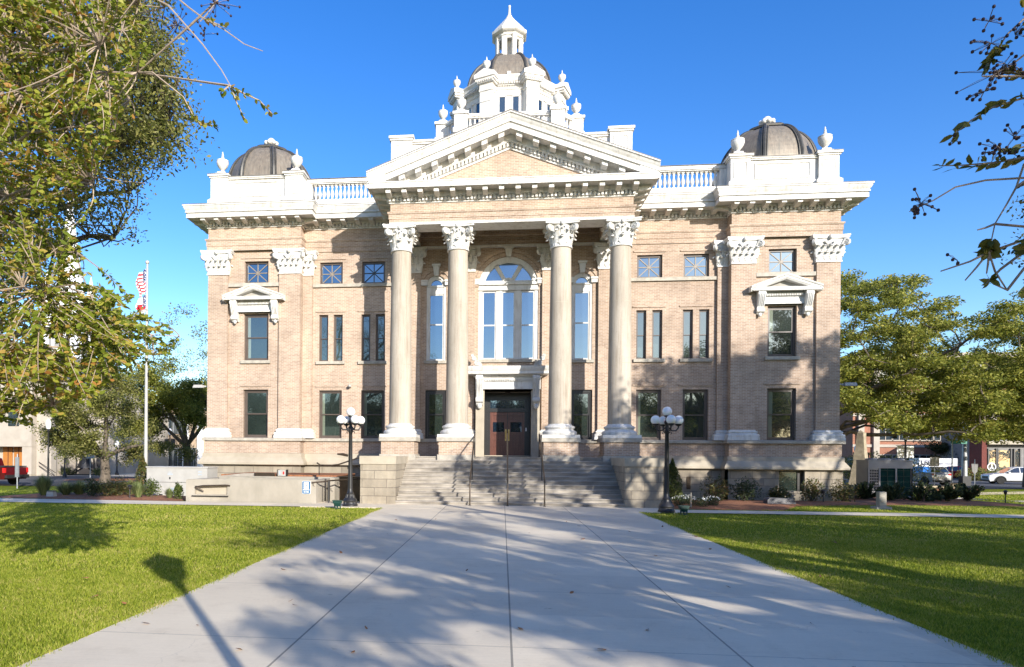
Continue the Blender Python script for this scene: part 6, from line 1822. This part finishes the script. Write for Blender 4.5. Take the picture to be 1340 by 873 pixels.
tree('street_tree', (vp(137,627,49).x,49,terr(-30,49)), 'mid sized oak with a thick pale trunk left of the flagpole', 2.1, .34, 6, 2.7, 3, M['oliveoak'], .17, 100, .85, 206, None, flat=.65, elev=(.45,1.15), bark='bark', bulk=(85,4.5,2.1,5.8))
tree('dark_oak', (vp(249,600,58).x,58,terr(-28,58)), 'dark shaded oak behind the left corner of the courthouse', 3.0, .36, 6, 3.4, 3, M['oakleaf'], .20, 75, 1.1, 207, None, flat=.65, elev=(.5,1.2), lean=(-.12,0), bulk=(110,5.4,4.0,11.6))
tree('background_tree', (-36,92,-.9), 'dense green tree behind the tan shop building', 4, .4, 6, 4.5, 3, M['darkoak'], .36, 36, 1.6, 208, 'trees behind the shops', flat=.65, bulk=(60,7.5,3,8.5))
# trees that stand behind the camera and throw the dappled shade
SH = [((23.8,12.0),5.4,4.4,301,'tall oak outside the right edge whose shade falls on the right wing',78,7.4,4.6,8.8,150,.78),
      ((15.6,8.0),5.6,3.0,305,'oak just outside the right edge whose shade falls across the front steps',16,4.2,5.6,4.0,34,1.0),
      ((14.6,-4.0),4.0,3.4,302,'open crowned oak behind the viewer shading the middle of the path',74,5.2,4.2,4.6,26,.62),
      ((11.2,-5.6),4.2,2.6,306,'small open crowned tree behind the viewer on the right',40,3.3,4.3,4.4,24,.5),
      ((12.6,-8.6),5.2,2.4,308,'slender open crowned tree behind the viewer beyond the lantern post',34,2.8,7.4,4.0,24,.5),
      ((20.0,-3.0),4.2,3.6,307,'open crowned oak outside the right edge shading the near right lawn',46,5.0,3.6,5.0,24,.7),
      ((30.0,-7.0),4.5,4.4,303,'large oak far behind the viewer on the right',34,6.2,4.0,7.0,30,1.0),
      ((33.0,15.0),5.0,4.2,304,'oak beyond the right edge shading the right lawn',34,6.0,4.5,8.0,30,1.0)]
for (p, ht, L, sd, lab, nb, br, bz, bh, per_, cr0) in SH:
    tree('shade_oak', (p[0],p[1],terr(*p)), lab, ht, .42, 6, L, 3, M['oakleaf'], .24 if per_ > 30 else .17, per_*(1 if per_ > 30 else 2), cr0, sd, 'oaks outside the picture', spread=.65, flat=.55, elev=(.2,.95), bulk=(nb,br,bz,bh))

bt = tree('tree_row_oak', (-6,-52,0), 'oak in the tree row across the lawn behind the viewer', 3, .5, 6, 4.6, 3, M['darkoak'], .42, 36, 1.7, 310, 'tree row behind the viewer', flat=.65, bulk=(60,7.5,2.5,9))
for i, (x, y) in enumerate(((-24,-50),(-40,-46),(12,-55),(-13,-60),(3,-62),(-58,-42),(27,-50),(40,-42),(53,-38),(36,-58),(66,-30),(-90,-60),(-120,-95),(-75,-110),(-30,-110),(10,-115),(50,-110),(85,-95),(120,-80),(150,-50),(105,-50),(-150,-60),(85,-28),(115,-15),(-85,-20),(-110,15))):
    o = copy_tree(bt); o.location = (x, y, terr(x,y)); o.rotation_euler = (0,0,1.3*i); o.scale = (1,1,.85+.1*(i%3)) if i < 12 else (1.7,1.7,1.25)
# the live oak at the upper left, standing outside the left edge
rg = random.Random(77)
olo = Vector((-13.5,12.5,0))
lo_ = empty('left_live_oak', tuple(olo), 'large grey green live oak filling the upper left sky behind the crape myrtle', 'tree')
polyO = [(-140,-150),(60,-150),(190,-90),(225,-40),(230,60),(228,100),(250,150),(250,190),(222,212),(196,220),(168,250),(178,275),(195,300),(190,335),(172,335),(150,300),(100,300),(60,330),(20,400),(-60,440),(-140,440)]
cs = sample(polyO, 620, 9.5, 14.5, rg) + sample([(120,40),(225,40),(225,95),(250,150),(245,195),(200,215),(150,240),(110,200)], 130, 10, 13, rg)
m = MB(); m.tube([(0,0,-.2),(0,0,.1),(.3,.1,2.0),(.5,.2,4.2)], [.6,.45,.36,.32], 10)
node = [Vector((.5,.2,4.1))]
mains = []
for (u, v, Y) in ((180,20,12),(215,170,11.5),(170,250,13),(100,100,14),(20,30,11),(60,250,12.5),(-120,120,13),(-60,-150,13),(120,-120,11.5),(-250,250,13),(150,310,11.5),(60,150,10.5),(200,90,13.5),(140,200,14.5),(90,330,12),(20,400,12)):
    e_ = vp(u,v,Y)-olo; c_ = Vector((e_.x*.35, e_.y*.35, 4.1+(e_.z-4.1)*.75)); s_ = node[0]
    pts = []
    for k in range(13):
        t = k/12; p = s_*(1-t)**2+c_*2*t*(1-t)+e_*t*t
        pts.append(p+Vector((rg.gauss(0,.10),rg.gauss(0,.10),rg.gauss(0,.10)))*(1 if 0 < k < 12 else 0))
    m.tube(pts, [.13*(1-k/13)**.8+.015 for k in range(13)], 7); mains += pts[2:]
for c in cs:
    e_ = c-olo; b = min(mains, key=lambda q: (q-e_).length_squared*rg.uniform(.45,1.6))
    md = (b+e_)/2+Vector((rg.gauss(0,.15),rg.gauss(0,.15),rg.gauss(0,.15)-.1))
    m.tube([b, md, e_], [.02,.012,.005], 4)
m.build('trunk', M['bark'], lo_, smooth=60)
P = clump_points([tuple(c-olo) for c in cs], [rg.uniform(.2,.6) for _ in cs], 330, 78, .75)
leaf_object('crown', P, .074, M['oliveoak'], lo_, 79, up=.2, aspect=.5)

# crape myrtles: pale stems, coloured leaves set in pairs along thin twigs
def quad_curve(a, b, c, n): return [a*(1-t)**2+b*2*t*(1-t)+c*t*t for t in [k/n for k in range(n+1)]]
def myrtle(org, label, mains, twigs, seed, lmat, leafs, loose=None, lsz=.075, pods=()):
    org = Vector(org); rg = random.Random(seed)
    t = empty('crape_myrtle', tuple(org), label, 'tree', 'crape myrtles at the picture edges')
    m = MB(); pool = []
    stems = [Vector((rg.gauss(0,.18), rg.gauss(0,.18), 0)) for _ in range(5)]
    for s_ in stems: m.tube([s_*.6+Vector((0,0,-.1)), s_, s_*1.7+Vector((0,0,1.2)), s_*2.6+Vector((0,0,2.3))], [.085,.07,.06,.05], 8)
    for (e_, lift) in mains:
        e_ = Vector(e_)-org; s_ = rg.choice(stems)*2.6+Vector((0,0,2.2))
        c_ = Vector((e_.x*.35, e_.y*.35, max(2.4, e_.z)+lift))
        pts = quad_curve(s_, c_, e_, 16)
        pts = [p+(Vector((rg.gauss(0,.025),rg.gauss(0,.025),rg.gauss(0,.025))) if 0 < k < 16 else Vector()) for k, p in enumerate(pts)]
        m.tube(pts, [.026*(1-k/16)**.8+.0045 for k in range(17)], 6); pool += pts[3:]
    LC = []; LD = []
    def leafy(pts, n0, sp=.5):
        L = sum((b-a).length for a, b in zip(pts, pts[1:]))
        n_ = max(2, int(L/(lsz*sp)))
        for k in range(n_):
            f = n0+(1-n0)*(k+.5)/n_; i = min(len(pts)-2, int(f*(len(pts)-1))); q = f*(len(pts)-1)-i
            p = pts[i]*(1-q)+pts[i+1]*q; d = (pts[i+1]-pts[i]).normalized()
            sd = d.cross(Vector((0,0,1)))
            if sd.length < .2: sd = Vector((1,0,0))
            sd.normalize()
            for s_ in (-1, 1):
                if rg.random() < .16: continue
                dd = (d*.55+sd*s_*.8+Vector((rg.gauss(0,.3),rg.gauss(0,.3),rg.gauss(0,.3)-.1))).normalized()
                LC.append(tuple(p+dd*lsz*.55)); LD.append(tuple(dd))
    for e_ in twigs:
        e_ = Vector(e_)-org; b = min(pool, key=lambda q: (q-e_).length_squared*rg.uniform(.5,1.8))
        md = b*.45+e_*.55+Vector((rg.gauss(0,.09),rg.gauss(0,.09),rg.gauss(0,.08)+.05))
        pts = quad_curve(b, md, e_, 7); m.tube(pts, [.0065*(1-k/8)+.0018 for k in range(8)], 4)
        if rg.random() < leafs: leafy(pts, .3)
    pm_ = MB()
    if loose:
        for pts, lf in loose:
            pts = [Vector(p)-org for p in pts]
            b = min(pool, key=lambda q: (q-pts[0]).length_squared) if pool else pts[0]
            m.tube([b]+pts, [.008]+[.0065*(1-k/len(pts))+.002 for k in range(len(pts))], 5)
            if lf is not None and lf < 1: leafy(pts, lf, .42)
    for (p, n_, r_) in pods:
        p = Vector(p)-org
        pm_ = MB()
        for k in range(n_):
            q = p+Vector((rg.gauss(0,r_),rg.gauss(0,r_),rg.gauss(0,r_*.8)))
            pm_.sphere(q, .011, 6, 5); m.tube([p, (p+q)/2+Vector((0,0,.01)), q], .0015, 4); pm_.tube([p, q], .0018, 4)
        pm_.build('seed_cluster', M['berry'], t, smooth=60)
    m.build('trunk', M['palebark'], t, smooth=60)
    leaf_object('foliage', np.array(LC), lsz, M[lmat], t, seed, D=np.array(LD), aspect=.48, oval=True)
    return t
rg = random.Random(5)
lmain = [(vp(u,v,Y), l) for u, v, Y, l in ((215,10,6.6,.9),(180,95,6.2,.7),(150,170,6.9,.6),(120,240,6.4,.5),(100,330,6.6,.5),(150,392,7.6,.4),(235,440,8.4,.4),(200,465,8.0,.3),(140,420,6.6,.3),(120,500,7.2,.2),(70,530,6.8,.1),(60,380,6.2,.3),(20,450,6.4,.2),(40,60,6.2,.9),(60,-20,6.4,.9),(130,60,6.0,.8),(90,140,6.8,.6),(30,120,6.2,.7),(110,10,6.9,.9),(160,40,7.2,.8),(70,200,7.0,.5),(60,300,7.4,.4),(150,440,7.4,.3),(170,130,7.8,.7),(20,260,7.6,.5),(100,-60,6.6,.8),(-40,200,6.6,.6),(-60,520,7.4,.1),(190,240,7.4,.5))]
polyC = [(-80,-80),(150,-80),(205,-20),(196,60),(160,120),(150,190),(110,250),(90,300),(110,335),(130,372),(180,398),(215,420),(240,445),(222,470),(165,490),(130,520),(85,540),(40,560),(-30,570),(-90,560)]
tw = sample(polyC, 1450, 5.6, 9.0, rg) + sample([(-60,400),(130,390),(190,430),(180,480),(90,540),(-60,555)], 230, 5.8, 8.2, rg) + sample([(-60,-30),(120,-30),(110,130),(60,230),(-60,260)], 130, 5.4, 8, rg)
def PV(lst, Y): return [vp(u, v, Y) for u, v in lst]
loose = [(PV([(150,-30),(220,7),(265,58),(290,92),(302,113)],5.6), None), (PV([(302,113),(318,122),(340,132),(357,150)],5.6), 0.0), (PV([(302,113),(310,135),(320,155)],5.6), .0), (PV([(300,112),(288,122)],5.6), 0.0),
         (PV([(200,-30),(247,10),(270,27),(292,38),(320,58),(344,67)],5.8), None), (PV([(262,22),(280,30),(296,36)],5.8), 0.1),
         (PV([(200,95),(240,127),(252,150),(261,161),(285,165)],6.0), .2), (PV([(285,0),(270,20),(262,28)],5.8), None)]
pods = [(vp(283,5,5.8),16,.07),(vp(233,33,6.0),18,.09),(vp(268,45,5.9),8,.05)]
myrtle((-7.6,7.2,0), 'crape myrtle with pale stems and yellow orange leaves at the left edge', lmain, tw, 11, 'crape', .92, loose, .068, pods)
Yr = 4.7
rmain = [(vp(u,v,Yr), .2) for u, v in ((1372,60),(1375,140),(1372,215),(1380,300))]
loose = [(PV([(1372,60),(1340,72),(1318,90)],Yr), None), (PV([(1385,5),(1345,20),(1318,45),(1291,87)],Yr), .75), (PV([(1372,118),(1340,128),(1300,140),(1270,158),(1246,178)],Yr), 0.0),
         (PV([(1370,195),(1340,206),(1300,213),(1262,216),(1229,217)],Yr), 0.05), (PV([(1376,180),(1350,190),(1320,197)],Yr), 0.0), (PV([(1380,228),(1340,233),(1290,236),(1250,245),(1222,262),(1190,277)],Yr), None),
         (PV([(1372,215),(1340,215),(1330,245),(1316,270),(1302,293),(1294,330)],Yr), .9), (PV([(1294,330),(1270,342),(1231,355)],Yr), None), (PV([(1294,330),(1278,350),(1263,367)],Yr), None),
         (PV([(1294,330),(1302,355),(1318,380)],Yr), None), (PV([(1294,330),(1293,345),(1291,358)],Yr), None), (PV([(1340,100),(1300,100),(1285,100)],Yr), None), (PV([(1372,90),(1350,95),(1325,92)],Yr), 0.0),
         (PV([(1302,293),(1290,298),(1279,301)],Yr), None), (PV([(1330,245),(1345,240),(1360,236)],Yr), .1), (PV([(1318,380),(1302,372),(1296,365)],Yr), .6), (PV([(1310,352),(1300,362),(1290,372)],Yr), .4)]
pods = [(vp(u,v,Yr),n_,r_) for u,v,n_,r_ in ((1297,57,12,.05),(1294,28,8,.04),(1306,95,20,.07),(1288,120,12,.05),(1318,85,10,.05),(1205,266,16,.05),(1192,276,5,.025),(1310,195,14,.06),(1328,180,10,.05),(1290,200,6,.03),(1247,182,3,.02),(1252,340,4,.03),(1328,45,8,.04))]
rg = random.Random(9)
tw = sample([(1352,-80),(1480,-80),(1500,420),(1352,420)], 120, 4.0, 5.6, rg)
myrtle((4.75,4.5,0), 'crape myrtle with dark seed pods and sparse leaves at the right edge', rmain, tw, 12, 'crape2', .8, loose, .078, pods)
# a sprig of live oak that hangs in at the right edge
so = vp(1400,330,9); hs = empty('hanging_oak', (so.x+1.5,9,0), 'dark live oak whose twig tips hang in at the right edge', 'tree')
o_ = Vector((so.x+1.5,9,0)); m = MB(); m.tube([(0,0,-.1),(0,0,2.5),(-.2,0,5),(0,.2,7)], [.3,.24,.18,.08], 8)
cs = []
for (u, v) in ((1336,330),(1350,315),(1345,270),(1372,300),(1380,350),(1400,250),(1420,320),(1440,200)):
    e_ = vp(u,v,9)-o_; m.tube(quad_curve(Vector((-.1,0,4.6)), Vector((e_.x*.4,0,5.6)), e_, 8), [.05-.005*k for k in range(9)], 5); cs.append(tuple(e_))
m.build('trunk', M['bark'], hs); leaf_object('crown', clump_points(cs, [.22]*8, 1100, 91, .9), .05, M['darkoak'], hs, 92)

# ------------------------------------------------------------------ lawn blades (nobody could count them) and fallen leaves
def on_lawn(x, y):
    ok = (np.abs(x-X0) > 4.32)
    ok &= ~((x > X0-7.2) & (x < X0+5.5) & (y > 23.28) & (y < 26.2))
    yl = 22.9+(x+38)/(38+X0-7.2)*.4
    ok &= ~((x < X0-7) & (y > yl) & (y < yl+2.25))
    yr = 23.3+(x-X0-5.5)/32*.4
    ok &= ~((x > X0+5.3) & (y > yr) & (y < yr+1.33))
    ok &= ~((x < -3) & (y > 24.6) & (x > -16.5)) & ~((x > 0) & (x < 9) & (y > 25)) & ~((x < 0) & (y > 25) & (x > -21.2))
    ok &= ~((x > 8.5) & (x < 15.8) & (y > 27.9+(x-11)*.25)) & ~((x > 13.5) & (x < 22.6) & (y > 29.2))
    return ok
rgn = np.random.default_rng(3)
def blades(x, y, h, w, seed):
    rg = np.random.default_rng(seed); n = len(x)
    d = np.maximum(np.maximum(np.abs(x)-20, y-42), 0); z = -.45*np.clip(d/9,0,1)**2*(3-2*np.clip(d/9,0,1))
    a = rg.uniform(0,2*PI,n); hh = h*rg.uniform(.5,1.2,n); ww = w*rg.uniform(.7,1.3,n)
    lx, ly = rg.normal(size=n)*.45*hh, rg.normal(size=n)*.45*hh
    tx_, ty_ = np.cos(a)*ww*.5, np.sin(a)*ww*.5
    return np.stack([np.stack([x-tx_,y-ty_,z],1), np.stack([x+tx_,y+ty_,z],1), np.stack([x+lx,y+ly,z+hh],1)],1)
parts_ = []
for (x0,x1,y0,y1,n,h,w_) in ((-11,-4,4.6,10,150000,.036,.009),(4.4,12,5.2,11,150000,.036,.009),(-17,-4,10,16,110000,.042,.014),(4.4,17,11,17,110000,.042,.014),(-24,-4,16,24,80000,.045,.022),(4.4,24,17,32,100000,.045,.024),(-30,-16,25,38,12000,.07,.05),(16,40,30,52,26000,.07,.05)):
    x = rgn.uniform(x0,x1,n); y = rgn.uniform(y0,y1,n); k = on_lawn(x,y); parts_.append(blades(x[k],y[k],h,w_,int(n+x0)))
# ragged blades over the path edge
for s in (-1,1):
    n = 9000; y = rgn.uniform(4.6,23.2,n); x = X0+s*(4.3+rgn.normal(size=n)*.045+.02+.05*np.sin(y*1.9+s)*np.sin(y*.7)); parts_.append(blades(x,y,.06,.014,500+s))
# taller tufts here and there
for (x0,x1,y0,y1,n) in ((-14,-4,5,16,420),(4.4,15,5,17,420)):
    cx_ = rgn.uniform(x0,x1,n); cy_ = rgn.uniform(y0,y1,n)
    x = np.repeat(cx_,22)+rgn.normal(size=n*22)*.045; y = np.repeat(cy_,22)+rgn.normal(size=n*22)*.045; k = on_lawn(x,y); parts_.append(blades(x[k],y[k],.065,.010,900+int(x0)))
V = np.concatenate(parts_).reshape(-1,3).astype(np.float32); n = len(V)//3
me = bpy.data.meshes.new('grass'); me.vertices.add(3*n); me.vertices.foreach_set('co', V.ravel())
me.loops.add(3*n); me.loops.foreach_set('vertex_index', np.arange(3*n,dtype=np.int32))
me.polygons.add(n); me.polygons.foreach_set('loop_start', np.arange(0,3*n,3,dtype=np.int32)); me.update(calc_edges=True); me.materials.append(M['grass'])
go = bpy.data.objects.new('grass', me); COL.objects.link(go); tag(go, 'short bright green lawn grass on both sides of the path', 'grass', kind='stuff')
rg = random.Random(21); fl0 = None
for k in range(46):
    if k < 30: x, y = rg.uniform(PXL+.1,PXR-.1), rg.uniform(5.6,20)
    else: x, y = (rg.choice((-1,1))*rg.uniform(4.5,9)+X0, rg.uniform(6,16))
    z = .034 if k < 30 else .06
    if fl0 is None:
        fl0 = MB().add([(-.045,0,.004),(-.015,-.022,.012),(.025,-.018,.008),(.05,0,.016),(.022,.02,.010),(-.018,.022,.006)], [(0,1,2,3,4,5)]).build('fallen_leaf', M['deadleaf'], fix=False); o = fl0
    else: o = fl0.copy(); COL.objects.link(o)
    o.location = (x, y, z); s_ = rg.uniform(.6,1.25); o.scale = (s_,s_,s_); o.rotation_euler = (rg.gauss(0,.3), rg.gauss(0,.3), rg.uniform(0,6.28))
    tag(o, 'brown fallen leaf lying on the '+('pale concrete path' if k < 30 else 'lawn near the path'), 'fallen leaf', 'fallen leaves on the '+('path' if k < 30 else 'lawn'))

# ------------------------------------------------------------------ camera, sky, sun
cam_d = bpy.data.cameras.new('camera'); cam = bpy.data.objects.new('camera', cam_d); COL.objects.link(cam)
cam.location = (0,0,EYE)
right = Vector((math.cos(PSI),math.sin(PSI),0)); fwd = Vector((-math.sin(PSI),math.cos(PSI),0)); up = Vector((0,0,1))
cr_ = right*cR + up*sR; cu_ = up*cR - right*sR
cam.matrix_world = Matrix.Translation(cam.location) @ Matrix((( cr_.x,cu_.x,-fwd.x),(cr_.y,cu_.y,-fwd.y),(cr_.z,cu_.z,-fwd.z))).to_4x4()
cam_d.sensor_fit = 'HORIZONTAL'; cam_d.sensor_width = 36; cam_d.lens = FOC/1340*36
cam_d.shift_x = (670-CX)/1340; cam_d.shift_y = (CY-436.5)/1340
cam_d.clip_start = .1; cam_d.clip_end = 3000
scene.camera = cam
AZ, EL = R(32.5), R(18)          # sun behind the camera, to the right
sd = Vector((math.sin(AZ)*math.cos(EL), -math.cos(AZ)*math.cos(EL), math.sin(EL)))
sl_ = bpy.data.lights.new('sun', 'SUN'); sl_.energy = 4.3; sl_.angle = R(.45); sl_.color = (1,.95,.87)
so_ = bpy.data.objects.new('sun', sl_); COL.objects.link(so_); so_.rotation_euler = sd.to_track_quat('Z','Y').to_euler()
w_ = bpy.data.worlds.new('World'); scene.world = w_; w_.use_nodes = True
nt = w_.node_tree; bg = nt.nodes['Background']
sk = nt.nodes.new('ShaderNodeTexSky'); sk.sky_type = 'NISHITA'; sk.sun_disc = False
sk.sun_elevation = EL; sk.sun_rotation = math.atan2(sd.x, sd.y); sk.altitude = 0; sk.air_density = 1.0; sk.dust_density = .6; sk.ozone_density = 2.2
hs_ = nt.nodes.new('ShaderNodeHueSaturation'); hs_.inputs['Saturation'].default_value = 1.38; hs_.inputs['Hue'].default_value = .516
sp_ = nt.nodes.new('ShaderNodeSeparateColor'); nt.links.new(sk.outputs[0], sp_.inputs[0])
m1 = nt.nodes.new('ShaderNodeMath'); m1.operation = 'DIVIDE'; nt.links.new(sp_.outputs[0], m1.inputs[0]); nt.links.new(sp_.outputs[2], m1.inputs[1])
m2 = nt.nodes.new('ShaderNodeMapRange'); nt.links.new(m1.outputs[0], m2.inputs[0])   # deepen only the blue part of the sky
m2.inputs[1].default_value = 1.10; m2.inputs[2].default_value = .62; m2.inputs[3].default_value = 0; m2.inputs[4].default_value = 1
nt.links.new(m2.outputs[0], hs_.inputs['Fac']); nt.links.new(sk.outputs[0], hs_.inputs['Color']); nt.links.new(hs_.outputs[0], bg.inputs['Color']); bg.inputs['Strength'].default_value = .15
vs_ = scene.view_settings; vs_.view_transform = 'Standard'; vs_.look = 'None'; vs_.exposure = .92; vs_.gamma = 1; vs_.use_curve_mapping = False
